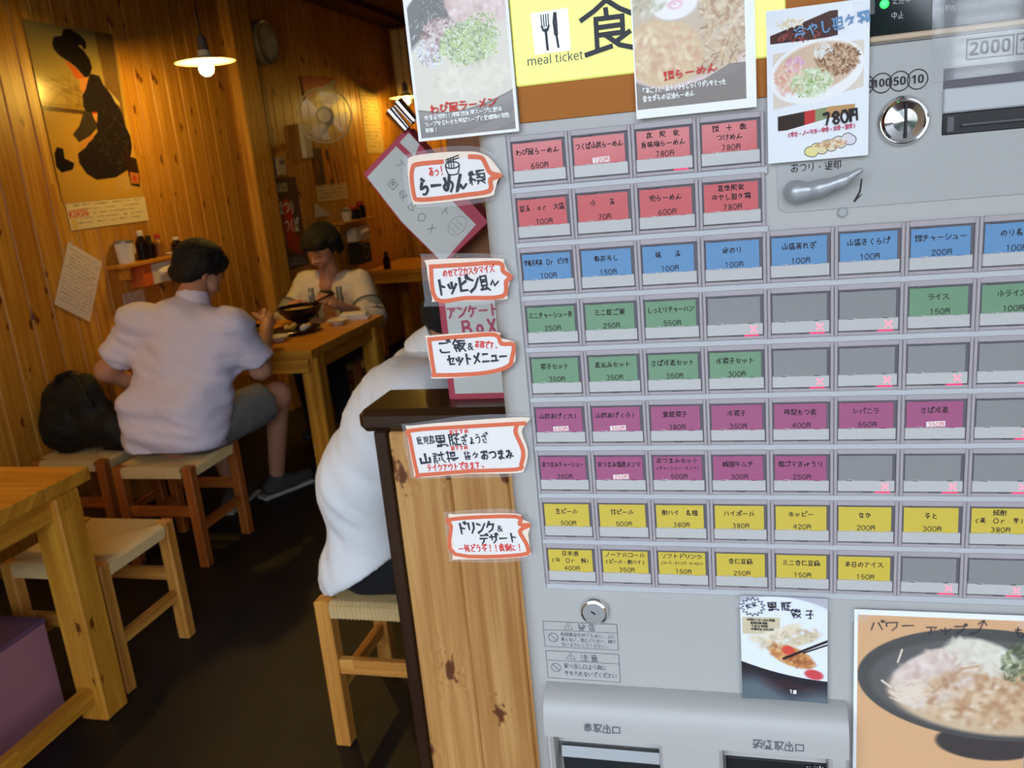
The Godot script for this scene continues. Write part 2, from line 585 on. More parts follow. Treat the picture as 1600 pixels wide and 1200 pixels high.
# ------------------------------------------------------------ stroke lettering
# each character: pen strokes on a 0-9 grid, x then y (y down)
const PEN := {
	"あ": "1282 4148 644728173564867859", "い": "12152847 728486", "う": "3161 2463756849", "お": "1262 4148281735758769 7183", "か": "1363655948 4128 7386",
	"き": "1272 1575 4167 37284969", "く": "613569", "け": "1118 4393 717659", "こ": "2272 273989", "さ": "1373 4167 26283969", "し": "3137496987",
	"す": "1282 51564645455739", "せ": "1484 727667 32385989", "そ": "21712585574869", "た": "1363 4129 5585 586999", "っ": "2564867849", "つ": "1362847748",
	"て": "1282454879", "と": "3144 73363889", "な": "1353 4126 6284 646849385789", "に": "1119 4373 464888", "の": "5246281633628569", "は": "1119 3383 616849385789",
	"ひ": "1232152848666285", "ふ": "4152 435638 1628 7688", "ま": "2272 2474 515839284789", "み": "225228174697 7459", "め": "2247 6147281644748669", "も": "4137597876 2363 2565",
	"や": "14728465 5162 3259", "よ": "515839284789 5383", "ょ": "535849385789 5575", "ら": "3152 332665775939", "り": "2226 617559", "れ": "2129 133317 1752636889",
	"ろ": "227226658759", "わ": "2129 133317 1754858769", "を": "1272 41254456 84464879", "ん": "5119466896", "ね": "2129 133317 175263678978",
	"ア": "128264 434629", "イ": "7115 5359", "ウ": "5153 1513837649", "オ": "1383 616958 6318", "カ": "13837958 414419", "キ": "1272 1585 4159", "ム": "511887 6589",
	"ク": "4115 43836729", "ケ": "3115 2383 535629", "コ": "128288 1888", "サ": "1383 3136 717649", "シ": "2142 1435 296793", "ス": "127219 5599", "セ": "148366 313888",
	"ソ": "1224 817539", "タ": "4115 43836729 3566", "チ": "7122 1484 525629", "ッ": "1426 4346 847539", "ツ": "1224 4143 817539", "テ": "2171 1484 544729", "ト": "3139 3475",
	"ナ": "1383 514629", "ニ": "2272 1888", "ノ": "715619", "ハ": "3218 6288", "ヒ": "212888 7325", "フ": "12826629", "ホ": "1383 5159 3518 6588", "マ": "128256 3568",
	"ミ": "2172 2475 1789", "メ": "714619 2378", "ヤ": "148365 3159", "ャ": "258576 4369", "ュ": "246468 1888", "ラ": "2171 14846739", "リ": "2126 717549", "ル": "323619 616895",
	"レ": "212884", "ロ": "1282881812", "ワ": "1512827649", "ン": "1243 195792", "ー": "1585", "・": "4555 4556", "。": "3747584837", "、": "3749", "〜": "1634476685", "々": "4115 2373 7338 5567",
	"!": "5156 5859", "&": "893341616326284985", "(": "724679", ")": "324639", "+": "1585 5159", "-": "2575", "→": "1585 6385 6785",
	"0": "316184866939161431", "1": "325159", "2": "233161832989", "3": "21617354866929", "5": "71312564866928", "4": "611686 6169", "6": "7133163969876526", "7": "217149",
	"8": "5523416183552749698755", "O": "316184866939161431", "r": "3439 354474", "B": "2129 2161736425 2565876929", "X": "2179 7129", "D": "2129 215184865929", "o": "44647668483644",
	"円": "19118189 4145 1585", "屋": "1181 8184 1484 111509 2575 5547 4777 5759 2787 1999", "山": "5058 1418 1888 8488", "賊": "11311737 1131 1333 1535 1719 3739 4292 7076 7699 5557 8253", "夜": "4041 1282 3218 2529 6348 5373 7349 5599",
	"限": "1119 113123 2336 4181 4484 4147 8184 4758 5699", "定": "4041 1312 1282 8284 2474 4448 4676 2639 1599", "白": "5032 2278 2229 7279 2275 2979 2676", "味": "1232 1217 3237 1737 4282 4585 6069 6539 6599", "噌": "1232 1217 3237 1737 4082 4393 4396 9396 4696 5999 5799 5759 9799",
	"鶏": "1131 1232 2224 1434 2428 1939 5191 5153 9193 5393 5494 5699 5996 9799", "魚": "4022 2262 2436 1383 1318 8388 5358 1585 1888 1918 3949 6969 8999", "替": "1131 1333 2125 5181 5383 7175 2676 2629 7679 2979 2878", "玉": "2171 2575 1888 5158 6687", "大": "1383 5155 5519 5599",
	"盛": "1181 1115 6066 6696 3363 2629 4649 6669 8689 2686 1999", "小": "5059 2317 7387", "純": "3113 3414 2539 4282 4346 9396 6069 6999", "夏": "1181 3272 3336 7376 3474 3676 4718 7759 2899", "季": "7122 1383 5155 4215 5285 3575 7557 5759 1888", "冷": "1223 1725 5132 5193 4474 3686 8668",
	"担": "1131 2129 1636 4181 4147 8187 4484 4787 3999", "麺": "1151 3139 1252 1355 1757 3599 6191 6299 6292 9299 6699 7379", "辛": "5051 1282 3234 7274 1484 2777 5459", "子": "2171 7154 5459 5939 1585", "高": "5051 1282 3353 3335 5355 3575 1619 1686 8689 3838 6868",
	"菜": "1282 3133 6163 7425 2647 5557 1686 5659 5618 5698", "梅": "1353 3039 3416 5132 4282 4484 4448 8488 4696 4888", "岩": "5053 1214 1484 8284 1686 4618 3838 3868 6869 3939", "青": "1181 2373 1585 5155 2629 2676 7679 2878", "丼": "1282 1585 3029 6069 4757", "飯": "3013 3053 2444 2439 4447 2646 5191 5159 5393 9359 5399",
	"煮": "1171 4144 1484 7117 3656 3638 7678 3878 1929 4849 6869 8999", "込": "1223 1535 3538 1899 5153 5338 5387", "水": "5059 1333 3318 8155 5588", "餃": "3013 3053 2444 2439 4447 2646 6061 5191 5293 7392 5599 9559", "黒": "1171 1115 7175 1575 4147 1373 2676 1888 1929 3949 6969 8999", "豚": "1131 1119 3139 1333 1535 5191 6142 8163 5485 6469 5947 7999",
	"特": "2027 1252 1516 1545 5181 6063 4393 7479 4696", "製": "1151 3035 1343 7074 9095 1686 5659 5918 5699", "塩": "1333 2027 1838 5042 4191 4454 4393 4346 9396 4696 4999 5759 7779 9799", "昆": "2171 2124 7174 2474 2272 1646 1519 1939 7556 5559 5999", "韓": "1343 2023 1444 1446 4446 1646 1848 2629 5191 5494 6199 5797 7079", "国": "1119 1191 9199 1999 3373 3575 3777 5357",
	"生": "3013 2272 5059 2575 1989", "瓶": "1131 1333 2129 1929 5191 6169 6989 7173 8587", "酎": "1151 1319 5359 1353 2126 4146 1555 1959 6393 8189 5566", "各": "4023 3161 6117 3389 3676 3639 7679 3979", "種": "4112 1343 2129 2416 2446 5191 5393 5356 9396 5696 7079 5898 4999", "焼": "2029 1315 3345 2919 5191 7073 5494 6467 4797 6759 7799",
	"麦": "1181 2373 1585 5055 4617 3656 6638 5799", "芋": "1181 3032 6062 2373 1585 5359 5949", "日": "2129 2171 7179 2979 2575", "本": "1282 5059 5317 5397 3767", "酒": "1122 1425 1928 4191 4349 9399 4393 5156 7176 4696 4999", "燗": "2029 1315 3345 2919 4149 4161 9199 7191 5385 5588 7588", "杏": "1282 5054 4215 5285 3676 3639 7679 3979",
	"仁": "3014 2329 4282 4898", "豆": "1181 2373 2326 7376 2676 3738 6768 1989", "腐": "5051 1181 1119 3325 2429 5484 7379 3696 3639 9699 5659", "一": "1585", "杯": "1343 2029 2315 2546 5191 7137 6369 7499", "類": "1343 2129 1231 3215 4545 1646 2518 2547 5191 7152 5393 5397 9397 5595 5797 6759 7799", "具": "2171 2126 7176 2373 2474 2676 1888 3718 6799",
	"鹿": "5051 1181 1119 2373 2365 7365 2565 4345 2749 6769 3757 5799", "児": "2125 4145 4181 8185 4585 4383 3618 6669 6999", "島": "3021 2171 2127 7174 2272 2474 2686 8688 8858 2929 1619 1959 5659", "揚": "1131 2029 1636 4171 4144 7174 4272 4474 3696 4668 9658", "皆": "2025 1232 2535 5055 7162 5585 2676 2629 7679 2979 2777",
	"回": "1119 1191 9199 1999 3365 3336 6366 3666 3363", "収": "1216 3038 1626 5191 9159 5399", "警": "1131 1333 1435 3515 5060 6292 7263 6394 1585 2676 2777 3838 2979 3979", "告": "3013 1272 5055 1585 2777 2729 7779 2979", "転": "1141 2128 1343 1335 4345 1545 1747 5191 5494 7458 5898 8799", "倒": "2113 1319 3161 4134 3464 4547 3666 4869 7177 9199",
	"事": "1181 2252 2272 2474 2224 7274 1585 2676 7688 1888 5159", "故": "1242 2026 1646 1619 4649 1949 6153 5393 7359 6499", "防": "1119 113123 2336 7072 4393 6355 5549 6595 9598", "上": "5059 5585 1989", "乗": "7121 1282 5059 1484 3236 6266 1686 5618 5698", "揺": "1131 2029 1636 8142 4253 6263 8273 4494 6469 4799 4649 9699", "傾": "2113 1319 3238 3858 4334 5191 5393 5397 9397 5595 5797 6759 7799",
	"注": "1122 1425 1928 6061 4292 4595 6269 3999", "意": "5051 1171 3234 6264 1484 2575 2528 7578 2676 2878 1929 3949 4979 8998", "取": "1151 2128 4149 2343 2545 1838 5191 9159 5599", "出": "5059 2224 2474 7274 1519 1989 8589", "口": "1219 1282 8288 1888", "奥": "5031 1219 1282 8288 3373 5257 3537 7577 1686 5619 5699", "手": "7121 1373 1585 5159 5949", "入": "3151 5117 5299",
	"券": "3132 7162 1383 1585 5138 3318 5398 3777 4839 7759", "硬": "1141 2116 2645 2649 4549 2949 5191 5494 5357 9397 5797 7119 7799", "貨": "2113 1316 4181 5075 3677 3639 7679 3777 3878 3979 1929 6999", "返": "1223 1535 3538 1899 5191 5157 5393 9349 5397", "却": "1252 1454 3034 3416 1647 4637 6169 6191 9197 9787", "中": "1216 1282 8286 1686 5059", "止": "5059 5585 2529 1989", "切": "2027 1343 2747 5191 7147 9198 9878",
	"発": "1141 4113 2233 5192 6183 4474 4647 2767 6749 6799", "売": "1181 5053 2373 1515 1585 8586 4719 6769 6999", "得": "2112 2414 2529 4181 4144 8184 4284 4484 4696 7379 4898", "食": "5013 5093 5052 3363 2474 7477 2575 2777 2429 2958 5799 8768", "後": "3112 3314 2329 6042 4264 6438 8284 5596 4496 9449 5599", "皿": "2228 4248 6268 8288 2282 1999",
	"香": "7121 1282 5155 4215 5285 3676 3639 7679 3979 3777", "濃": "1122 1425 1928 4191 4144 9194 4494 4292 6064 4596 4519 6799 6769", "厚": "1181 1119 3272 3235 7275 3575 3676 7657 5759 2888", "昔": "1282 3033 6063 1484 2676 2629 7679 2979 2777", "醤": "1131 2125 5191 6384 2686 2629 8689 2989 4668", "油": "1122 1425 1928 4349 9399 4393 6069 4696 4999",
	"性": "2029 1215 3243 5133 4393 4696 6069 3999", "抜": "1131 2029 1636 4292 6136 5468 5498 8449 7182", "群": "1131 3139 1535 1333 2617 3749 5152 8172 5383 5585 5797 7379", "完": "5051 1312 1282 8284 3363 1585 4519 6569 6999", "極": "1333 2029 2315 4191 6148 5358 5355 3999 7383 8365", "細": "3113 3414 2539 1518 4518 5159 9199 5191 5494 5999 7179", "相": "1343 2029 2315 2546 5159 9199 5191 5393 5696 5999", "合": "5014 5094 3565 3777 3739 7779 3979",
	"「": "7131 3136", "」": "636939", "ゅ": "1519 253665756385 5459", "全": "5013 5093 2575 2777 1989 5459", "和": "4112 1343 2129 2416 2446 5359 9399 5393 5999", "天": "1282 1585 5155 5519 5599", "干": "2171 1585 5159", "湯": "1122 1425 1928 4191 4144 9194 4292 4494 3696 4668 9658", "激": "1122 1425 1928 3252 3235 5255 3555 3747 4739 6153 6393 8359 6499", "然": "3013 2143 4316 2444 5393 7056 7197 1929 3849 6869 8999", "祭": "3013 2252 5215 5399 5393 3363 2676 5559 3718 7798", "野": "1151 1115 5155 1353 1555 3138 1747 1959 6191 9173 6494 8489 8979",
}
const VOICED := {"が": "か", "ぎ": "き", "ぐ": "く", "げ": "け", "ご": "こ", "ざ": "さ", "じ": "し", "ず": "す", "ぞ": "そ", "だ": "た", "で": "て", "ど": "と", "ば": "は", "び": "ひ", "ぶ": "ふ", "グ": "ク", "ゴ": "コ", "ザ": "サ", "ジ": "シ", "ズ": "ス", "ダ": "タ", "デ": "テ", "ド": "ト", "バ": "ハ", "ビ": "ヒ", "ブ": "フ", "ボ": "ホ"}
const ROUNDED := {"パ": "ハ", "ピ": "ヒ", "プ": "フ", "ポ": "ホ"}

func pen(ch: String) -> Array:
	var out := []
	var src := ch
	if VOICED.has(ch):
		src = VOICED[ch]
		out.append([Vector2(7, 0), Vector2(8, 1.6)])
		out.append([Vector2(8.4, -0.3), Vector2(9.4, 1.3)])
	elif ROUNDED.has(ch):
		src = ROUNDED[ch]
		var ring := []
		for i in 9:
			ring.append(Vector2(8.6, 0.6) + Vector2.from_angle(TAU * i / 8.0) * 0.9)
		out.append(ring)
	if not PEN.has(src):
		return out
	var code := src.unicode_at(0)
	for s: String in (PEN[src] as String).split(" "):
		var pts := []
		for i in range(0, s.length() - 1, 2):
			pts.append(Vector2(s[i].to_float(), s[i + 1].to_float()))
		if pts.size() < 2:
			continue
		if pts.size() > 2 and (code >= 0x3041 and code <= 0x309F or code < 128):
			pts = smooth(pts)
		out.append(pts)
	return out

# writes text from base point p0 to p1 (metres, in the plane of the sheet); tall: height of a character; pw: pen width
func write(b: B, text: String, p0: Vector2, p1: Vector2, tall: float, pw: float, z := 0.0, fill := 0.9, thin := -1.0) -> void:
	var n := text.length()
	var adv := (p1 - p0) / n
	var wide := adv.length() * fill
	var ex := adv.normalized()
	var ey := Vector2(-ex.y, ex.x)
	for i in n:
		if text[i] == " ":
			continue
		var o := p0 + adv * i + adv * (1.0 - fill) * 0.5
		for st: Array in pen(text[i]):
			var pts := []
			for q: Vector2 in st:
				pts.append(o + ex * (q.x / 9.0 * wide) + ey * ((9.0 - q.y) / 9.0 * tall))
			b.stroke(pts, pw, z, thin)

func write_mid(b: B, text: String, c: Vector2, tall: float, wide: float, pw: float, z := 0.0) -> void:
	var w := wide * text.length()
	write(b, text, c - Vector2(w * 0.5, tall * 0.5), c + Vector2(w * 0.5, -tall * 0.5), tall, pw, z)

func latin(text: String, size: float, bold := false) -> TextMesh:
	var t := TextMesh.new()
	var f := SystemFont.new()
	f.font_names = PackedStringArray(["Droid Sans"])
	f.font_weight = 700 if bold else 400
	t.font = f
	t.text = text
	t.font_size = 48
	t.pixel_size = size / 48.0 * 1.35
	t.depth = 0.0002
	return t

# ------------------------------------------------------------ the room
const WX := -2.9

func plank_mesh(w: float, h: float, d: float, bev: float, off: Vector2, g := 1) -> ArrayMesh:
	var b := B.new()
	b.box(Vector3.ZERO, Vector3(w, h, d), bev, g, off)
	return b.mesh()

func build_room() -> void:
	slab("floor", Vector3(-0.1, -0.05, -4.0), Vector3(5.9, 0.1, 7.6), M.dark_floor)
	slab("ground_outside", Vector3(0, -0.06, 3.6), Vector3(12, 0.1, 7.6), M.asphalt)
	slab("ceiling", Vector3(-0.1, 2.80, -4.0), Vector3(5.9, 0.1, 7.6), M.ceiling_wood)
	slab("wall_right", Vector3(2.8, 1.4, -4.0), Vector3(0.1, 2.8, 7.6), M.plaster)
	# front wall with the doorway in which the camera stands
	slab("wall_front", Vector3(-2.26, 1.4, -0.28), Vector3(1.48, 2.8, 0.14), M.plaster)
	slab("wall_front_side", Vector3(2.1, 1.4, -0.28), Vector3(1.5, 2.8, 0.14), M.plaster)
	slab("wall_front_lintel", Vector3(-0.085, 2.7, -0.28), Vector3(2.87, 0.2, 0.14), M.plaster)
	# unseen eave outside, added to cut the high sky light on the machine
	slab("ceiling_added_eave", Vector3(0, 2.86, 0.5), Vector3(7.0, 0.12, 1.6), M.ceiling_wood)
	# unseen outer side walls, added to narrow the daylight that reaches the machine
	slab("wall_added_left", Vector3(-1.62, 1.4, 0.56), Vector3(0.1, 2.8, 1.5), M.plaster)
	slab("wall_added_right", Vector3(1.47, 1.4, 0.56), Vector3(0.1, 2.8, 1.5), M.plaster)
	# tongue-and-groove boards on the left wall
	var wl := structure("wall_left")
	var back := B.new()
	back.box(Vector3(WX - 0.075, 1.4, -4.0), Vector3(0.1, 2.8, 7.6), 0.002)
	part("backing", back, M.wall_pine_dark, wl)
	var kinds := []
	for i in 9:
		kinds.append(plank_mesh(0.1235, 2.72, 0.03, 0.005, Vector2(rr(0, 3), rr(0, 5))))
	var z := -0.42
	var i := 0
	var mats := [M.wall_pine, M.wall_pine, M.wall_pine_dark, M.wall_pine, M.wall_pine_pale]
	while z > -7.6:
		var o := part("plank", kinds[rng.randi() % 9], mats[rng.randi() % 5], wl, Vector3(WX - 0.015, 1.37, z))
		o.rotation.y = PI / 2
		z -= 0.125
		i += 1
	var wb := structure("wall_back")
	var bb := B.new()
	bb.box(Vector3(-0.1, 1.4, -7.70), Vector3(5.9, 2.8, 0.1), 0.002)
	part("backing", bb, M.wall_pine_dark, wb)
	for k in 14:
		part("plank", kinds[k % 9], M.wall_pine_dark, wb, Vector3(WX + 0.0625 + k * 0.125, 1.37, -7.635))
	# square post standing off the left wall
	var tr := structure("trim_1")
	var pb := B.new()
	pb.box(Vector3(WX + 0.035, 1.37, -4.985), Vector3(0.07, 2.74, 0.24), 0.006, 1, Vector2(0.13, 0.4))
	part("post", pb, M.wall_pine_pale, tr)
	var tb := structure("trim_2")
	var bm := B.new()
	bm.box(Vector3(WX + 0.12, 2.73, -4.0), Vector3(0.22, 0.06, 7.2), 0.004, 2)
	part("ceiling_beam", bm, M.ceiling_wood, tb)
	var tc := structure("trim_3")
	var cb := B.new()
	cb.box(Vector3(WX + 0.13, 2.36, -7.56), Vector3(0.13, 0.62, 0.10), 0.004)
	part("cream_post", cb, M.cream_plaster, tc)
	var cb2 := B.new()
	cb2.box(Vector3(WX + 0.42, 2.42, -7.58), Vector3(0.40, 0.44, 0.06), 0.004)
	part("cream_panel", cb2, M.cream_plaster, tc)
	# brown post behind the partition
	var tp := structure("trim_4")
	var po := B.new()
	po.box(Vector3(-0.45, 1.37, -1.62), Vector3(0.12, 2.74, 0.10), 0.004, 1, Vector2(0.3, 0.7))
	part("post", po, M.post_brown, tp)

# what the display glass mirrors: a slatted screen and dark shrubs across the street
func build_street() -> void:
	var t := thing("slatted_screen", "white slatted screen across the street, mirrored in the display window", "screen", Vector3(2.45, 0, 5.9))
	for k in 22:
		var b := B.new()
		b.box(Vector3(0, 1.35 + k * 0.095, 0), Vector3(1.7, 0.045, 0.03), 0.004)
		part("slat", b, M.enamel_white, t)
	for s in [-0.87, 0.87]:
		var b := B.new()
		b.box(Vector3(s, 1.72, 0), Vector3(0.08, 3.44, 0.06), 0.004)
		part("post", b, M.gap_dark, t)
	for d in [[0.95, 7.0, 3.5, "dark evergreen shrub across the street, left of the slatted screen"], [3.0, 7.3, 3.4, "tall dark evergreen shrub behind the slatted screen"]]:
		t = thing("evergreen_shrub", d[3], "shrub", Vector3(d[0], 0, d[1]))
		var b := B.new()
		var hgt: float = d[2]
		blob(b, [[Vector3(0, 0.6, 0), Vector3(0, hgt - 0.5, 0), 0.62, 0.5], [Vector3(-0.3, 1.2, 0), Vector3(0.35, 1.9, 0), 0.5, 0.5]], 0.09, 0.2, 0.25, 2.4, 0.12)
		part("foliage", b, M.foliage, t)
		b = B.new()
		b.tube([Vector3(0, -0.01, 0), Vector3(0, 0.6, 0)], 0.06, 0.05, 8)
		part("trunk", b, M.post_brown, t)

# ------------------------------------------------------------ low partition between doorway and dining room
func build_partition() -> void:
	var t := thing("partition", "low pine-boarded partition with a dark brown cap beside the ticket machine", "partition", Vector3(0, 0, -1.40))
	var b := B.new()
	b.box(Vector3(-0.115, 0.505, 0.0), Vector3(0.99, 1.005, 0.085), 0.002)
	part("core", b, M.dark_oak, t)
	b = B.new()
	b.box(Vector3(-0.616, 0.505, 0.0), Vector3(0.026, 1.01, 0.12), 0.003, 1)
	part("corner_trim", b, M.dark_oak, t)
	var x := -0.602
	var k := 0
	while x < 0.35:
		b = B.new()
		b.box(Vector3(x + 0.0535, 0.505, 0.05), Vector3(0.106, 1.005, 0.016), 0.0035, 1, Vector2(0.02 + 0.137 * k, 0.31 * k + 0.2))
		part("plank", b, M.partition_pine, t)
		b = B.new()
		b.box(Vector3(x + 0.0535, 0.505, -0.05), Vector3(0.106, 1.005, 0.016), 0.0035, 1, Vector2(0.07 + 0.137 * k, 0.31 * k))
		part("plank", b, M.partition_pine, t)
		x += 0.107
		k += 1
	# cap with rounded edges
	b = B.new()
	b.box(Vector3(-0.13, 1.029, -0.012), Vector3(1.05, 0.042, 0.150), 0.011, 0, Vector2(0.1, 0.1))
	part("cap", b, M.dark_oak, t)

# ------------------------------------------------------------ stools and tables
func woven_seat(w: float, d: float, top: float) -> B:
	var b := B.new()
	var pitch := 0.0105
	for side in 4:
		var lng := w if side % 2 == 0 else d
		var dep := d if side % 2 == 0 else w
		var turn := Basis(Vector3.UP, side * PI / 2)
		var n := int((lng - 0.08) / pitch)
		for i in n:
			var x := -lng * 0.5 + 0.04 + (i + 0.5) * pitch
			var reach := minf(dep * 0.5, lng * 0.5 - absf(x) + 0.01)
			var zo := dep * 0.5
			var path := [Vector3(x, top - 0.042, zo - 0.004), Vector3(x, top - 0.008, zo), Vector3(x, top, zo - 0.012), Vector3(x, top - 0.012, zo - reach)]
			var h := pitch * 0.5
			var crest := 0.0045
			var nrm := [Vector3(0, 0, 1), Vector3(0, 0.5, 0.86), Vector3(0, 1, 0.1), Vector3(0, 1, 0)]
			for k in 3:
				for s in [-1.0, 1.0]:
					var a: Vector3 = path[k] + nrm[k] * crest
					var c: Vector3 = path[k + 1] + nrm[k + 1] * crest
					var a2: Vector3 = path[k] + Vector3(h * s, 0, 0)
					var c2: Vector3 = path[k + 1] + Vector3(h * s, 0, 0)
					var nn: Vector3 = ((nrm[k] + nrm[k + 1]) * 0.5 + Vector3(s * 0.55, 0, 0)).normalized()
					b.quad(turn * a, turn * c, turn * c2, turn * a2, turn * nn)
	# underside so that the weave is closed
	b.box(Vector3(0, top - 0.030, 0), Vector3(w - 0.03, 0.02, d - 0.03), 0.004)
	return b

func make_stool(label: String, at: Vector3, turn := 0.0, leg_mat = null) -> Node3D:
	var t := thing("wooden_stool", label, "stool", at, turn, "rush-seated wooden stools")
	var w := 0.36
	var d := 0.35
	var lm: Material = M.stool_wood if leg_mat == null else leg_mat
	for sx in [-1, 1]:
		for sz in [-1, 1]:
			var b := B.new()
			b.box(Vector3(sx * (w * 0.5 - 0.02), 0.2125, sz * (d * 0.5 - 0.02)), Vector3(0.042, 0.425, 0.042), 0.004, 1, Vector2(0.1 * sx, 0.2 * sz + 0.3))
			part("leg", b, lm, t)
	part("woven_seat", woven_seat(w, d, 0.422), M.cord_straw, t)
	for s in [-1, 1]:
		var b := B.new()
		b.box(Vector3(0, 0.235, s * (d * 0.5 - 0.02)), Vector3(w - 0.08, 0.042, 0.024), 0.003, 0, Vector2(0.2, 0.1))
		part("stretcher", b, lm, t)
		b = B.new()
		b.box(Vector3(s * (w * 0.5 - 0.02), 0.165, 0), Vector3(0.024, 0.036, d - 0.08), 0.003, 2, Vector2(0.2, 0.5))
		part("stretcher", b, lm, t)
	return t

func make_table(label: String, lo: Vector3, hi: Vector3, leg: float, foot_rail: bool) -> Node3D:
	# lo, hi: corners of the top seen from above; hi.y is the height of the top
	var c := (lo + hi) * 0.5
	var w := hi.x - lo.x
	var d := hi.z - lo.z
	var hgt := hi.y
	var t := thing("dining_table", label, "table", Vector3(c.x, 0, c.z))
	var boards := 5
	for i in boards:
		var b := B.new()
		var bw := d / boards
		b.box(Vector3(0, hgt - 0.019, -d * 0.5 + bw * (i + 0.5)), Vector3(w, 0.038, bw - 0.0006), 0.0012, 0, Vector2(0.09 * i + 0.3, 0.37 * i))
		part("top_board", b, M.table_pine, t)
	for s in [-1, 1]:
		var b := B.new()
		b.box(Vector3(0, hgt - 0.073, s * (d * 0.5 - 0.035)), Vector3(w - 0.07, 0.07, 0.028), 0.003, 0, Vector2(0.3, 0.2))
		part("apron", b, M.table_pine, t)
		b = B.new()
		b.box(Vector3(s * (w * 0.5 - 0.035), hgt - 0.073, 0), Vector3(0.028, 0.07, d - 0.1), 0.003, 2, Vector2(0.1, 0.2))
		part("apron", b, M.table_pine, t)
		for s2 in [-1, 1]:
			b = B.new()
			b.box(Vector3(s * (w * 0.5 - leg * 0.5 - 0.004), (hgt - 0.04) * 0.5, s2 * (d * 0.5 - leg * 0.5 - 0.045)), Vector3(leg, hgt - 0.04, leg), 0.006, 1, Vector2(0.17 * s, 0.3 * s2))
			part("leg", b, M.table_pine, t)
	if foot_rail:
		for s in [-1, 1]:
			var b := B.new()
			b.box(Vector3(s * (w * 0.5 - leg * 0.5 - 0.004), 0.085, 0), Vector3(0.035, 0.05, d - 2 * leg - 0.09), 0.003, 2)
			part("foot_rail", b, M.table_pine, t)
	return t

func build_furniture() -> void:
	make_table("pine dining table in the lower left corner, cut by the photo's edge", Vector3(-2.87, 0, -1.895), Vector3(-1.772, 0.735, -1.08), 0.092, true)
	make_table("pine dining table where the man and the woman eat", Vector3(-2.88, 0, -4.13), Vector3(-1.785, 0.745, -3.295), 0.085, false)
	make_table("pine table at the far end of the room behind the woman", Vector3(-2.88, 0, -7.2), Vector3(-1.7, 0.72, -6.35), 0.085, false)
	make_stool("pale rush-seated stool pushed under the lower left table", Vector3(-1.985, 0, -2.06))
	make_stool("rush-seated stool on which the man in the lilac shirt sits", Vector3(-2.235, 0, -2.87), 0.0, M.stool_brown)
	make_stool("pale rush-seated stool half hidden behind the partition", Vector3(-0.868, 0, -1.92))
	make_stool("rush-seated stool carrying the black bag by the wall", Vector3(-2.70, 0, -2.95), 0.0, M.stool_brown)
	make_stool("rush-seated stool on which the woman sits behind the table", Vector3(-2.27, 0, -4.56), 0.0, M.stool_brown)
	# pink carton below the near table
	var t := thing("pink_carton", "pink cardboard box on the floor under the lower left table", "box", Vector3(-2.12, 0, -1.66))
	var b := B.new()
	b.box(Vector3(0, 0.15, 0), Vector3(0.36, 0.30, 0.25), 0.003)
	part("body", b, M.pink_card, t)
	b = B.new()
	b.box(Vector3(0, 0.306, 0), Vector3(0.366, 0.012, 0.256), 0.002)
	part("lid", b, M.pink_dark, t)
	b = B.new()
	b.box(Vector3(0, 0.15, 0.1255), Vector3(0.05, 0.302, 0.0012), 0.0002)
	part("tape", b, M.paper_warm, t)
	# bag on the stool
	t = thing("black_bag", "slumped black shoulder bag on the stool against the wall", "bag", Vector3(-2.69, 0.431, -2.95))
	var bl := [[Vector3(-0.10, 0.11, 0), Vector3(0.14, 0.09, 0.02), 0.11, 0.085], [Vector3(-0.11, 0.22, 0.0), Vector3(0.03, 0.22, 0.02), 0.085, 0.07], [Vector3(-0.11, 0.09, 0.03), Vector3(-0.1, 0.16, -0.02), 0.095, 0.085], [Vector3(-0.04, 0.28, 0.0), Vector3(0.01, 0.285, 0.0), 0.055, 0.04], [Vector3(0.16, 0.07, 0.04), Vector3(0.20, 0.055, 0.06), 0.06, 0.045]]
	b = B.new()
	blob(b, bl, 0.014, 0.06, 0.012, 16.0, 0.004)
	part("body", b, M.bag_black, t)
	b = B.new()
	b.tube([Vector3(-0.12, 0.25, 0.05), Vector3(-0.06, 0.33, 0.06), Vector3(0.0, 0.345, 0.05), Vector3(0.06, 0.29, 0.08), Vector3(0.10, 0.2, 0.09)], 0.011, 0.011, 8)
	part("strap", b, M.bag_black, t)
	b = B.new()
	b.tube([Vector3(0.0, 0.332, 0.05), Vector3(0.025, 0.342, 0.055), Vector3(0.045, 0.332, 0.05)], 0.002, 0.002, 6)
	part("key_ring", b, M.chrome, t)

# ------------------------------------------------------------ the ticket machine
const MZ := -0.68
const CX0 := -0.1665
const CXP := 0.0488
const RY0 := 1.4665
const RYP := 0.04375
const BW := 0.0435
const BH := 0.0325

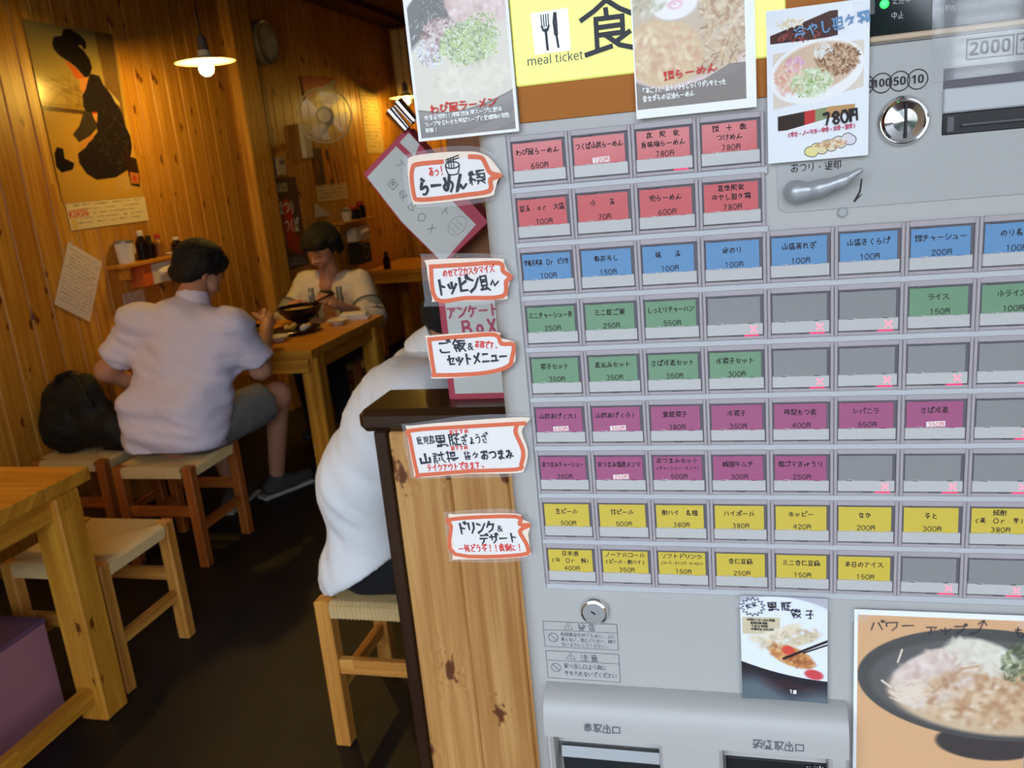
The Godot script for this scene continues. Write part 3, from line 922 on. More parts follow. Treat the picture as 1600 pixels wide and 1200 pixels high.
func menu() -> Array:
	# colour, then for each column: "" nothing, "x" sold out, else lines / price, "*" marks a pasted price
	return [
		["red", ["わび屋らーめん", "650円"], ["つくば山賊らーめん", "*720円"], ["夜 限 定", "白味噌らーめん", "780円", "!"], ["鶏 + 魚", "つけめん", "780円"]],
		["red", ["替玉 or 大盛", "100円"], ["小  玉", "70円"], ["純らーめん", "600円"], ["夏季限定", "冷やし担々麺", "780円"]],
		["blue", ["辛味子高菜 Or ピリ辛", "100円"], ["梅おろし", "150円"], ["味  玉", "100円"], ["岩のり", "100円"], ["山盛青ねぎ", "100円"], ["山盛きくらげ", "100円"], ["鶏チャーシュー", "200円"], ["のり各種", "100円"]],
		["green", ["ミニチャーシュー丼", "250円"], ["ミニ豚ご飯", "250円"], ["しっとりチャーハン", "550円"], ["x"], ["x"], ["x"], ["ライス", "150円"], ["小ライス", "100円"]],
		["green", ["餃子セット", "350円"], ["煮込みセット", "350円"], ["さば水煮セット", "350円"], ["水餃子セット", "300円"], ["x"], ["x"], ["x"], ["x"]],
		["purple", ["山賊あげ(大)", "*650円"], ["山賊あげ(小)", "*350円"], ["黒豚餃子", "380円"], ["水餃子", "350円"], ["特製もつ煮", "400円"], ["レバニラ", "550円"], ["さば水煮", "*350円"], ["x"]],
		["purple", ["おつまみチャーシュー", "350円"], ["おつまみ塩昆メンマ", "*250円"], ["おつまみセット", "(チャーシュー・メンマ)", "500円"], ["韓国キムチ", "300円"], ["塩ゴマきゅうり", "250円"], ["x"], ["x"], ["x"]],
		["yellow", ["生ビール", "500円"], ["瓶ビール", "500円"], ["酎ハイ 各種", "380円"], ["ハイボール", "380円"], ["ホッピー", "420円"], ["なか", "200円"], ["そと", "300円"], ["焼酎", "(麦 Or 芋)", "380円"]],
		["yellow", ["日本酒", "(冷 Or 燗)", "400円"], ["ノーアルコール", "(ビール・酎ハイ)", "350円"], ["ソフトドリンク", "(コーラ・オレンジ・ウーロン)", "150円"], ["杏仁豆腐", "250円"], ["ミニ杏仁豆腐", "150円"], ["本日のアイス", "150円"], ["x"], ["x"]],
	]

func build_machine() -> void:
	var t := thing("ticket_machine", "light grey meal ticket vending machine covered in coloured menu buttons", "machine", Vector3(0, 0, MZ))
	# cabinet with a rounded left edge, swept along y
	var b := B.new()
	var prof := []
	for k in 7:
		var a := PI - k * PI / 12.0
		prof.append([Vector2(-0.179 + cos(a) * 0.018, -0.018 + sin(a) * 0.018), Vector2(cos(a), sin(a))])
	var y1 := 1.78
	for k in 6:
		var p = prof[k]
		var q = prof[k + 1]
		b.tri(Vector3(p[0].x, 0, p[0].y), Vector3(q[0].x, 0, q[0].y), Vector3(q[0].x, y1, q[0].y), Vector3(p[1].x, 0, p[1].y), Vector3(q[1].x, 0, q[1].y), Vector3(q[1].x, 0, q[1].y))
		b.tri(Vector3(p[0].x, 0, p[0].y), Vector3(q[0].x, y1, q[0].y), Vector3(p[0].x, y1, p[0].y), Vector3(p[1].x, 0, p[1].y), Vector3(q[1].x, 0, q[1].y), Vector3(p[1].x, 0, p[1].y))
	var xr := 0.48
	b.quad(Vector3(-0.179, 0, 0), Vector3(xr, 0, 0), Vector3(xr, y1, 0), Vector3(-0.179, y1, 0), Vector3(0, 0, 1))
	b.quad(Vector3(-0.197, 0, -0.018), Vector3(-0.197, 0, -0.36), Vector3(-0.197, y1, -0.36), Vector3(-0.197, y1, -0.018), Vector3(-1, 0, 0))
	b.quad(Vector3(xr, 0, 0), Vector3(xr, 0, -0.36), Vector3(xr, y1, -0.36), Vector3(xr, y1, 0), Vector3(1, 0, 0))
	b.quad(Vector3(-0.197, 0, -0.36), Vector3(xr, 0, -0.36), Vector3(xr, y1, -0.36), Vector3(-0.197, y1, -0.36), Vector3(0, 0, -1))
	b.quad(Vector3(-0.197, y1, -0.36), Vector3(xr, y1, -0.36), Vector3(xr, y1, 0), Vector3(-0.197, y1, 0), Vector3(0, 1, 0))
	b.quad(Vector3(-0.197, 0, -0.36), Vector3(xr, 0, -0.36), Vector3(xr, 0, 0), Vector3(-0.197, 0, 0), Vector3(0, -1, 0))
	part("cabinet", b, M.cabinet, t)
	# light rails between the rows of buttons and the seam below them
	for j in 9:
		b = B.new()
		var x1 := 0.028 if j < 2 else 0.42
		var yy := RY0 - j * RYP - BH - 0.0056
		b.box(Vector3((CX0 - 0.003 + x1) * 0.5, yy, 0.0012), Vector3(x1 - CX0 + 0.003, 0.0058, 0.0024), 0.0006)
		part("row_rail", b, M.rail, t)
	b = B.new()
	b.stroke([Vector2(-0.168, 1.0792), Vector2(0.42, 1.0785)], 0.0009, 0.0004)
	b.stroke([Vector2(-0.1705, 1.472), Vector2(-0.1705, 1.079)], 0.0005, 0.0004)
	part("seam", b, M.seam, t)
	# buttons
	var bez := B.new()
	var ow := CXP - 0.0003
	var hx := BW * 0.5
	var hy := BH * 0.5
	var zt := 0.0032
	bez.box(Vector3(-(hx + ow * 0.5) * 0.5, 0.0005, zt * 0.5), Vector3(ow * 0.5 - hx, BH + 0.0076, zt), 0.0005)
	bez.box(Vector3((hx + ow * 0.5) * 0.5, 0.0005, zt * 0.5), Vector3(ow * 0.5 - hx, BH + 0.0076, zt), 0.0005)
	bez.box(Vector3(0, hy + 0.0022, zt * 0.5), Vector3(BW, 0.0044, zt), 0.0005)
	bez.box(Vector3(0, -hy - 0.0013, zt * 0.5), Vector3(BW, 0.0026, zt), 0.0005)
	var bezm := bez.mesh()
	var tray := B.new()
	tray.box(Vector3(0, 0, 0.0008), Vector3(BW, BH, 0.0014), 0.0002)
	tray.box(Vector3(-0.011, hy - 0.0006, 0.0022), Vector3(0.011, 0.0012, 0.0016), 0.0003)
	tray.box(Vector3(0.001, -hy + 0.0004, 0.0030), Vector3(0.0075, 0.0008, 0.0008), 0.0002)
	var traym := tray.mesh()
	var cardm := B.new()
	var cw := 0.0395
	cardm.sheet(PackedVector2Array([Vector2(-0.0204, 0.0146), Vector2(0.0191, 0.0146), Vector2(0.0191, -0.0068), Vector2(-0.0204, -0.0068)]), 0.0014, 0.0021)
	var card := cardm.mesh()
	var flb := B.new()
	flb.box(Vector3(-0.0002, -0.0108, 0.0021), Vector3(0.0424, 0.0092, 0.0018), 0.0004)
	flb.box(Vector3(-0.0115, -0.0062, 0.0019), Vector3(0.005, 0.0012, 0.0008), 0.0002)
	var flap := flb.mesh()
	var tabb := B.new()
	tabb.box(Vector3(0, -0.0064, 0.0026), Vector3(0.0042, 0.0009, 0.0006), 0.0002)
	var tabs := tabb.mesh()
	var cross := B.new()
	cross.stroke([Vector2(0.0118, -0.0086), Vector2(0.0160, -0.0130)], 0.0012, 0.00315)
	cross.stroke([Vector2(0.0160, -0.0086), Vector2(0.0118, -0.0130)], 0.0012, 0.00315)
	var crossm := cross.mesh()
	var bar := B.new()
	bar.box(Vector3(0.0122, -hy + 0.0003, 0.0024), Vector3(0.011, 0.0009, 0.0016), 0.0003)
	var barm := bar.mesh()
	var rows := menu()
	for j in rows.size():
		var row: Array = rows[j]
		for i in row.size() - 1:
			var item: Array = row[i + 1]
			var at := Vector3(CX0 + i * CXP + BW * 0.5, RY0 - j * RYP - BH * 0.5, 0)
			var sold: bool = item[0] == "x"
			var bt := part("button", bezm, M.bezel, t, at)
			part("tray", traym, M.gap_dark, bt)
			part("name_card", card, M["card_grey" if sold else "card_" + row[0]], bt)
			part("flap", flap, M.flap, bt)
			for s in [-0.0125, 0.0118]:
				part("clip", tabs, M.gap_dark if sold else M["card_" + row[0]], bt, Vector3(s, 0, 0))
			if sold:
				part("sold_out_light", crossm, M.led_red, bt)
				part("sold_out_light_bar", barm, M.led_bar, bt)
				continue
			var lines := item.duplicate()
			if lines[-1] == "!":
				lines.pop_back()
				part("sold_out_light_bar", barm, M.led_bar, bt)
			var ink := B.new()
			var price: String = lines.pop_back()
			var cx := -0.0008
			var z := 0.00225
			if lines.size() == 1:
				var n: int = (lines[0] as String).length()
				write_mid(ink, lines[0], Vector2(cx, 0.0080), 0.0046, minf(0.0050, 0.037 / n), 0.00062, z)
			else:
				var n1: int = (lines[0] as String).length()
				write_mid(ink, lines[0], Vector2(cx, 0.0113), 0.0044, minf(0.0050, 0.037 / n1), 0.0006, z)
				var n2: int = (lines[1] as String).length()
				write_mid(ink, lines[1], Vector2(cx, 0.0046), 0.0042 if n2 < 10 else 0.003, minf(0.0048, 0.037 / n2), 0.0006 if n2 < 10 else 0.0004, z)
			if price.begins_with("*"):
				var st := B.new()
				st.sheet(PackedVector2Array([Vector2(-0.0062, -0.0058), Vector2(0.0070, -0.0053), Vector2(0.0069, -0.0010), Vector2(-0.0063, -0.0016)]), 0.0021, 0.0024)
				part("price_sticker", st, M.paper_white, bt)
				var sk := B.new()
				write(sk, price.substr(1), Vector2(-0.0056, -0.0052), Vector2(0.0062, -0.0048), 0.0032, 0.0004, 0.0025)
				part("price_lettering", sk, M.ink_red, bt)
			else:
				write_mid(ink, price, Vector2(cx + 0.001, -0.0030), 0.0042, 0.0036, 0.00055, z)
			part("lettering", ink, M.ink, bt)
	# key lock
	var lk := B.new()
	var fwd := Basis(Vector3.RIGHT, PI / 2)
	lk.lathe([Vector2(0.0128, 0), Vector2(0.0128, 0.004), Vector2(0.0118, 0.0075), Vector2(0.0100, 0.0085), Vector2(0.0, 0.0085)], 32, Transform3D(fwd, Vector3(-0.1268, 1.0562, 0)))
	var lock := part("key_lock", lk, M.chrome, t)
	lk = B.new()
	lk.box(Vector3(-0.1272, 1.0568, 0.0086), Vector3(0.0045, 0.0015, 0.0006), 0.0002, 1, Vector2.ZERO, Basis(Vector3.BACK, -0.6))
	part("keyhole", lk, M.black, lock)
	# warning and caution labels
	for w in [[-0.1763, 1.0416, 0.0682, 0.0262, true], [-0.1762, 1.0110, 0.0680, 0.0288, false]]:
		var x0: float = w[0]
		var yt: float = w[1]
		var x1: float = x0 + w[2]
		var yb: float = yt - w[3]
		var plate := B.new()
		plate.sheet(PackedVector2Array([Vector2(x0, yb), Vector2(x1, yb), Vector2(x1, yt), Vector2(x0, yt)]), 0, 0.0003)
		var pl := part("warning_label" if w[4] else "caution_label", plate, M.cabinet, t)
		var ink := B.new()
		var z := 0.0005
		var ym := yt - 0.0088 if w[4] else yt - 0.0098
		ink.stroke([Vector2(x0, yb), Vector2(x1, yb), Vector2(x1, yt), Vector2(x0, yt), Vector2(x0, yb)], 0.0005, z)
		ink.stroke([Vector2(x0, ym), Vector2(x1, ym)], 0.0005, z)
		var c := Vector2(x0 + 0.0235, (yt + ym) * 0.5)
		ink.stroke([c + Vector2(-0.0042, -0.0028), c + Vector2(0.0042, -0.0028), c + Vector2(0, 0.0038), c + Vector2(-0.0042, -0.0028)], 0.00055, z)
		ink.stroke([c + Vector2(0, 0.0014), c + Vector2(0, -0.0010)], 0.0006, z)
		ink.stroke([c + Vector2(0, -0.0017), c + Vector2(0, -0.0021)], 0.0006, z)
		write(ink, "警告" if w[4] else "注意", Vector2(x0 + 0.031, ym + 0.0012), Vector2(x0 + 0.0500, ym + 0.0012), 0.0066, 0.0008, z, 0.75)
		var ring := []
		var rc := Vector2(x0 + 0.0085, ym - 0.0075)
		for i in 17:
			ring.append(rc + Vector2.from_angle(TAU * i / 16.0) * 0.0044)
		ink.stroke(ring, 0.0006, z)
		ink.stroke([rc + Vector2(-0.003, 0.003), rc + Vector2(0.003, -0.003)], 0.0006, z)
		if w[4]:
			write(ink, "転倒事故を防ぐために、上に", Vector2(x0 + 0.0155, ym - 0.0056), Vector2(x1 - 0.002, ym - 0.0056), 0.0038, 0.00042, z)
			write(ink, "乗らない、揺さぶらない、傾け", Vector2(x0 + 0.0155, ym - 0.0108), Vector2(x1 - 0.002, ym - 0.0108), 0.0038, 0.00042, z)
			write(ink, "ないようにしてください。", Vector2(x0 + 0.0155, ym - 0.0160), Vector2(x1 - 0.008, ym - 0.0160), 0.0038, 0.00042, z)
		else:
			write(ink, "取り出し口より奥に", Vector2(x0 + 0.0160, ym - 0.0072), Vector2(x1 - 0.012, ym - 0.0072), 0.0048, 0.0006, z)
			write(ink, "手を入れないでください", Vector2(x0 + 0.0160, ym - 0.0150), Vector2(x1 - 0.003, ym - 0.0150), 0.0048, 0.0006, z)
		part("lettering", ink, M.ink_grey, pl)
	# outlet hood: rounded ledge over two openings
	b = B.new()
	var pf := [Vector2(0.0, 0.9785), Vector2(0.008, 0.9775), Vector2(0.016, 0.974), Vector2(0.022, 0.968), Vector2(0.0255, 0.960), Vector2(0.027, 0.950), Vector2(0.0275, 0.939)]
	var xa := -0.1775
	var xb := 0.0855
	for k in pf.size() - 1:
		var p: Vector2 = pf[k]
		var q: Vector2 = pf[k + 1]
		var pn: Vector2 = (pf[mini(k + 1, pf.size() - 1)] - pf[maxi(k - 1, 0)]).normalized()
		var qn: Vector2 = (pf[mini(k + 2, pf.size() - 1)] - pf[k]).normalized()
		var na := Vector3(0, pn.x, -pn.y)
		var nb := Vector3(0, qn.x, -qn.y)
		b.tri(Vector3(xa, p.y, p.x), Vector3(xb, p.y, p.x), Vector3(xb, q.y, q.x), na, na, nb)
		b.tri(Vector3(xa, p.y, p.x), Vector3(xb, q.y, q.x), Vector3(xa, q.y, q.x), na, nb, nb)
		b.quad(Vector3(xa, p.y, 0), Vector3(xa, p.y, p.x), Vector3(xa, q.y, q.x), Vector3(xa, q.y, 0), Vector3(-1, 0, 0))
		b.quad(Vector3(xb, p.y, 0), Vector3(xb, p.y, p.x), Vector3(xb, q.y, q.x), Vector3(xb, q.y, 0), Vector3(1, 0, 0))
	b.quad(Vector3(xa, 0.939, 0), Vector3(xb, 0.939, 0), Vector3(xb, 0.939, 0.0275), Vector3(xa, 0.939, 0.0275), Vector3(0, -1, 0))
	for c in [[-0.1775, -0.1700], [-0.0735, -0.0185], [0.0695, 0.0855]]:
		b.box(Vector3((c[0] + c[1]) * 0.5, 0.869, 0.0137), Vector3(c[1] - c[0], 0.14, 0.0275), 0.003)
	var hood := part("outlet_hood", b, M.cabinet, t)
	b = B.new()
	b.box(Vector3(-0.122, 0.9295, 0.006), Vector3(0.096, 0.019, 0.006), 0.001)
	part("inner_panel", b, M.cabinet, hood)
	b = B.new()
	b.box(Vector3(0.0255, 0.929, 0.006), Vector3(0.088, 0.020, 0.006), 0.001)
	part("inner_panel", b, M.cabinet, hood)
	b = B.new()
	b.box(Vector3(-0.1205, 0.913, 0.012), Vector3(0.0930, 0.0125, 0.003), 0.001, 1, Vector2.ZERO, Basis(Vector3.RIGHT, -0.25))
	part("ticket_flap", b, M.steel, hood)
	b = B.new()
	b.box(Vector3(-0.1205, 0.875, 0.004), Vector3(0.0925, 0.07, 0.004), 0.001)
	part("ticket_tray", b, M.display_glass, hood)
	b = B.new()
	b.box(Vector3(0.0270, 0.880, 0.006), Vector3(0.0860, 0.075, 0.004), 0.001)
	part("coin_tray", b, M.black, hood)
	b = B.new()
	for k in 7:
		var pp := []
		for q in 9:
			pp.append(Vector3(0.0530 + 0.0022 * k, 0.9165 - q * 0.004, 0.0098 + 0.0012 * sin(q * 2.1 + k)))
		b.tube(pp, 0.0008, 0.0008, 6)
	part("coin_curtain_wire", b, M.steel, hood)
	var hk := B.new()
	write(hk, "券取出口", Vector2(-0.1410, 0.9478), Vector2(-0.1065, 0.9473), 0.0086, 0.0009, 0.0277, 0.92)
	part("lettering", hk, M.ink_grey, hood)
	hk = B.new()
	write(hk, "硬貨取出口", Vector2(0.0065, 0.9445), Vector2(0.0500, 0.9440), 0.0086, 0.0009, 0.0277, 0.92)
	part("lettering", hk, M.ink_grey, hood)
	# grey payment panel with coin slot, bill slot, return lever
	b = B.new()
	var corner := PackedVector2Array()
	for k in 7:
		corner.append(Vector2(0.0425, 1.4035) + Vector2.from_angle(PI + k * PI / 12.0) * 0.0075)
	corner.append_array([Vector2(0.0425, 1.396), Vector2(0.42, 1.3985), Vector2(0.42, 1.5065), Vector2(0.035, 1.5065)])
	b.sheet(corner, 0.0, 0.0012)
	var pay := part("payment_panel", b, M.panel_grey, t)
	b = B.new()
	b.stroke([Vector2(0.035, 1.5070), Vector2(0.42, 1.5066)], 0.0006, 0.0016)
	var circ := [[0.1292, 1.4812], [0.1176, 1.4812], [0.1060, 1.4812], [0.0944, 1.4812]]
	for c in circ:
		var ring := []
		for i in 21:
			ring.append(Vector2(c[0], c[1]) + Vector2.from_angle(TAU * i / 20.0) * 0.0066)
		b.stroke(ring, 0.0007, 0.0016)
	b.stroke([Vector2(0.1598, 1.4905), Vector2(0.1885, 1.4905), Vector2(0.1885, 1.5033), Vector2(0.1598, 1.5033), Vector2(0.1598, 1.4905)], 0.0008, 0.0016)
	b.stroke([Vector2(0.1905, 1.4905), Vector2(0.2192, 1.4905), Vector2(0.2192, 1.5033), Vector2(0.1905, 1.5033), Vector2(0.1905, 1.4905)], 0.0008, 0.0016)
	write(b, "おつり・返却", Vector2(0.0440, 1.4250), Vector2(0.0792, 1.4247), 0.0064, 0.0006, 0.0016, 0.92)
	b.stroke([Vector2(0.0935, 1.4160), Vector2(0.0924, 1.4074), Vector2(0.0888, 1.4007)], 0.0009, 0.0016, 0.0016)
	b.stroke([Vector2(0.0888, 1.4007), Vector2(0.0936, 1.4052)], 0.0012, 0.0016, 0.0006)
	part("print", b, M.ink, pay)
	for n in [["10", 0.1292, 1.4812, 0.0058], ["50", 0.1176, 1.4812, 0.0058], ["100", 0.1060, 1.4812, 0.0055], ["500", 0.0944, 1.4812, 0.0055]]:
		part("numeral", latin(n[0], n[3], true), M.ink, pay, Vector3(n[1], n[2], 0.0015))
	part("numeral", latin("2000", 0.0088, true), M.ink, pay, Vector3(0.1741, 1.4969, 0.0015))
	part("numeral", latin("1000", 0.0088, true), M.ink, pay, Vector3(0.2048, 1.4969, 0.0015))
	b = B.new()
	b.lathe([Vector2(0.0172, 0.0), Vector2(0.0172, 0.0025), Vector2(0.0160, 0.0050), Vector2(0.0150, 0.0046), Vector2(0.0130, 0.0068), Vector2(0.008, 0.0088), Vector2(0.0, 0.0096)], 40, Transform3D(fwd, Vector3(0.1203, 1.4542, 0.001)))
	var coin := part("coin_slot", b, M.chrome, pay)
	b = B.new()
	b.box(Vector3(0.1205, 1.4542, 0.0085), Vector3(0.0022, 0.0240, 0.0060), 0.0005)
	part("slit", b, M.black, coin)
	b = B.new()
	# bill entry: sloping grey top, white ledge, dark mouth
	var bx0 := 0.1458
	var bx1 := 0.2450
	b.quad(Vector3(bx0, 1.4861, 0.0016), Vector3(bx1, 1.4861, 0.0016), Vector3(bx1, 1.4728, -0.008), Vector3(bx0, 1.4728, -0.008), Vector3(0, -0.58, 0.81))
	var bill := part("bill_slot", b, M.gap_dark, pay)
	b = B.new()
	b.box(Vector3((bx0 + bx1) * 0.5, 1.4645, 0.0025), Vector3(bx1 - bx0, 0.0165, 0.005), 0.001)
	part("ledge", b, M.rail, bill)
	b = B.new()
	b.box(Vector3((bx0 + bx1) * 0.5, 1.4489, 0.0010), Vector3(bx1 - bx0, 0.0146, 0.002), 0.0006)
	part("mouth", b, M.black, bill)
	b = B.new()
	b.box(Vector3((bx0 + bx1) * 0.5 + 0.006, 1.4475, 0.003), Vector3(bx1 - bx0 - 0.012, 0.0016, 0.004), 0.0005)
	b.box(Vector3(bx0 + 0.005, 1.4485, 0.003), Vector3(0.005, 0.0110, 0.004), 0.0008)
	part("lip", b, M.gap_dark, bill)
	b = B.new()
	b.box(Vector3((bx0 + bx1) * 0.5, 1.4793, 0.0014), Vector3(bx1 - bx0, 0.0133, 0.0012), 0.0004)
	part("slope", b, M.gap_dark, bill)
	b = B.new()
	blob(b, [[Vector3(0.0470, 1.4110, 0.004), Vector3(0.0475, 1.4110, 0.008), 0.0085, 0.0080], [Vector3(0.0500, 1.4105, 0.008), Vector3(0.0640, 1.4125, 0.012), 0.0062, 0.0056], [Vector3(0.0640, 1.4125, 0.012), Vector3(0.0790, 1.4165, 0.014), 0.0056, 0.0040], [Vector3(0.0790, 1.4165, 0.014), Vector3(0.0905, 1.4228, 0.015), 0.0040, 0.0022]], 0.0011, 0.005)
	part("return_lever", b, M.silver_plastic, pay)
	b = B.new()
	b.lathe([Vector2(0.0036, 0), Vector2(0.0036, 0.002), Vector2(0.003, 0.003), Vector2(0, 0.003)], 20, Transform3D(fwd, Vector3(0.0805, 1.3932, 0)))
	part("screw", b, M.silver_plastic, t)
	# header: brown board, backlit yellow sign, dark display window
	b = B.new()
	b.box(Vector3(-0.0475, 1.62, 0.0008), Vector3(0.2200, 0.28, 0.0016), 0.0004)
	b.box(Vector3(0.0615, 1.62, 0.0007), Vector3(0.0710, 0.22, 0.0014), 0.0004)
	part("header_board", b, M.header_brown, t)
	b = B.new()
	b.box(Vector3(-0.058, 1.5875, 0.0024), Vector3(0.1995, 0.161, 0.0028), 0.0012)
	var sign := part("backlit_sign", b, M.backlit_yellow, t)
	b = B.new()
	b.sheet(PackedVector2Array([Vector2(-0.1407, 1.5287), Vector2(-0.1129, 1.5289), Vector2(-0.1132, 1.5584), Vector2(-0.1415, 1.5581)]), 0.0038, 0.0041)
	part("backlit_icon_field", b, M.backlit_white, sign)
	b = B.new()
	var z := 0.0043
	for k in 4:
		b.stroke([Vector2(-0.1338 + 0.0018 * k, 1.5560), Vector2(-0.1336 + 0.0017 * k, 1.5475)], 0.0009, z)
	b.stroke([Vector2(-0.1338, 1.5480), Vector2(-0.1328, 1.5450), Vector2(-0.1310, 1.5440), Vector2(-0.1294, 1.5450), Vector2(-0.1284, 1.5480)], 0.0016, z)
	b.stroke([Vector2(-0.1310, 1.5455), Vector2(-0.1306, 1.5312)], 0.0020, z)
	b.stroke([Vector2(-0.1235, 1.5560), Vector2(-0.1245, 1.5500), Vector2(-0.1240, 1.5412), Vector2(-0.1226, 1.5410), Vector2(-0.1226, 1.5560)], 0.0018, z)
	b.stroke([Vector2(-0.1232, 1.5420), Vector2(-0.1222, 1.5320)], 0.0018, z)
	for s in [[-84.3, 1560.1, -93.5, 1553.7, -103.4, 1548.5], [-84.3, 1560.1, -74.8, 1553.1, -62.1, 1546.8], [-85.0, 1553.8, -84.5, 1547.8], [-92.7, 1547.8, -73.2, 1547.6], [-73.2, 1547.6, -73.2, 1536.6], [-92.7, 1547.8, -92.9, 1525.6], [-91.8, 1541.8, -73.5, 1541.9], [-92.1, 1536.5, -73.2, 1536.6], [-101.3, 1523.9, -82.6, 1527.7], [-85.8, 1535.7, -76.2, 1528.1, -61.4, 1523.6], [-68.7, 1536.3, -78.6, 1530.7]]:
		b.stroke(Array(v2(s)), 0.0036, z)
	part("sign_print", b, M.ink_brush, sign)
	part("sign_lettering", latin("meal ticket", 0.0066), M.ink_grey, sign, Vector3(-0.1258, 1.5243, 0.0042))
	b = B.new()
	b.box(Vector3(0.2585, 1.5105, 0.0016), Vector3(0.323, 0.0042, 0.0032), 0.001)
	part("display_sill", b, M.header_tan, t)
	b = B.new()
	b.box(Vector3(0.2585, 1.62, 0.0014), Vector3(0.323, 0.2150, 0.0028), 0.0006)
	var win := part("display_window", b, M.display_glass, t)
	b = B.new()
	write(b, "中止", Vector2(0.1108, 1.5226), Vector2(0.1192, 1.5224), 0.0042, 0.0004, 0.0031, 0.9)
	write(b, "発売中", Vector2(0.1108, 1.5318), Vector2(0.1234, 1.5316), 0.0042, 0.0004, 0.0031, 0.9)
	write(b, "つり切れ", Vector2(0.1378, 1.5224), Vector2(0.1520, 1.5232), 0.0040, 0.0004, 0.0031, 0.9)
	part("lettering", b, M.panel_grey, win)
	b = B.new()
	b.lathe([Vector2(0.0030, 0.0), Vector2(0.0030, 0.0008), Vector2(0.002, 0.0018), Vector2(0, 0.0021)], 16, Transform3D(fwd, Vector3(0.1066, 1.5328, 0.0026)))
	part("indicator_light", b, M.led_green, win)
	# clear plastic film taped over the display and the bill numbers
	b = B.new()
	b.sheet(PackedVector2Array([Vector2(0.137, 1.478), Vector2(0.30, 1.480), Vector2(0.30, 1.60), Vector2(0.136, 1.60)]), 0.0052, 0.0053)
	part("plastic_film", b, M.film, t)

# ------------------------------------------------------------ hand-lettered signs and posters on the machine
func bubble(label: String, paper: Array, border: Array, lam: Array, closed: bool) -> Node3D:
	var raw := v2(paper)
	var c := Vector2.ZERO
	var low := 9.0
	for p in raw:
		c += p / raw.size()
		low = minf(low, p.y)
	var o := Vector2(c.x, low)
	var t := thing("menu_sign", label, "sign", Vector3(o.x, o.y, MZ + 0.0062), 0.0, "hand-lettered speech-bubble signs")
	t.set_meta("origin_x", o.x)
	t.set_meta("origin_y", o.y)
	var b := B.new()
	b.sheet(PackedVector2Array(smooth(Array(v2(paper, o)), true, 3)), 0.0, 0.0006)
	part("paper", b, M.paper_cream, t)
	b = B.new()
	var inner := Array(v2(border, o))
	if not closed:
		inner.append(inner[0])
	var poly := PackedVector2Array(inner)
	poly.remove_at(poly.size() - 1)
	b.sheet(poly, 0.0005, 0.0008)
	part("paper_field", b, M.paper_white, t)
	b = B.new()
	b.stroke(smooth(Array(v2(border, o)), false, 4), 0.0036, 0.00105)
	part("orange_border", b, M.marker_orange, t)
	var lb := lam if lam.size() else []
	var film := PackedVector2Array()
	if lb.size():
		film = PackedVector2Array(smooth(Array(v2(lb, o)), true, 3))
	else:
		var ctr := c - o
		for p in smooth(Array(v2(paper, o)), true, 3):
			film.append(ctr + (p - ctr) * 1.0 + (p - ctr).normalized() * 0.0045)
	b = B.new()
	b.sheet(film, -0.0004, -0.0001)
	part("laminate", b, M.laminate, t)
	return t

func ink_on(t: Node3D, called: String, m: Material, lines: Array) -> void:
	var o := Vector2(t.get_meta("origin_x"), t.get_meta("origin_y"))
	var b := B.new()
	for l in lines:
		write(b, l[0], Vector2(l[1], l[2]) * 0.001 - o, Vector2(l[3], l[4]) * 0.001 - o, l[5] * 0.001, l[6] * 0.00128, 0.0012, 0.92, l[6] * 0.00085)
	part(called, b, m, t)

func poster(called: String, label: String, category: String, x0: float, y0: float, x1: float, y1: float, m: Material, z: float, curl := 0.0) -> Node3D:
	var t := thing(called, label, category, Vector3((x0 + x1) * 0.5, y0, MZ + z))
	var b := B.new()
	var w := x1 - x0
	var h := y1 - y0
	var nx := 10
	for i in nx:
		var u0 := float(i) / nx
		var u1 := float(i + 1) / nx
		var z0 := curl * pow(absf(u0 * 2 - 1), 2.0)
		var z1 := curl * pow(absf(u1 * 2 - 1), 2.0)
		var nn := Vector3(-(z1 - z0), 0, w / nx).normalized()
		var a := Vector3((u0 - 0.5) * w, 0, z0)
		var c := Vector3((u1 - 0.5) * w, 0, z1)
		var up := Vector3(0, h, 0)
		b.quad(a, c, c + up, a + up, nn, Vector2(u0, 1), Vector2(u1, 1), Vector2(u1, 0), Vector2(u0, 0))
		var dz := Vector3(0, 0, -0.0004)
		b.quad(a + dz, c + dz, c + up + dz, a + up + dz, -nn, Vector2(0, 0), Vector2(0, 0), Vector2(0, 0), Vector2(0, 0))
	part("print", b, m, t)
	for s in [-1, 1]:
		b = B.new()
		b.box(Vector3(s * (w * 0.5 - 0.004), h - 0.006, curl * 0.8 + 0.0004), Vector3(0.014, 0.010, 0.0002), 0.0001)
		part("tape", b, M.laminate, t)
	t.set_meta("origin_x", (x0 + x1) * 0.5)
	t.set_meta("origin_y", y0)
	return t

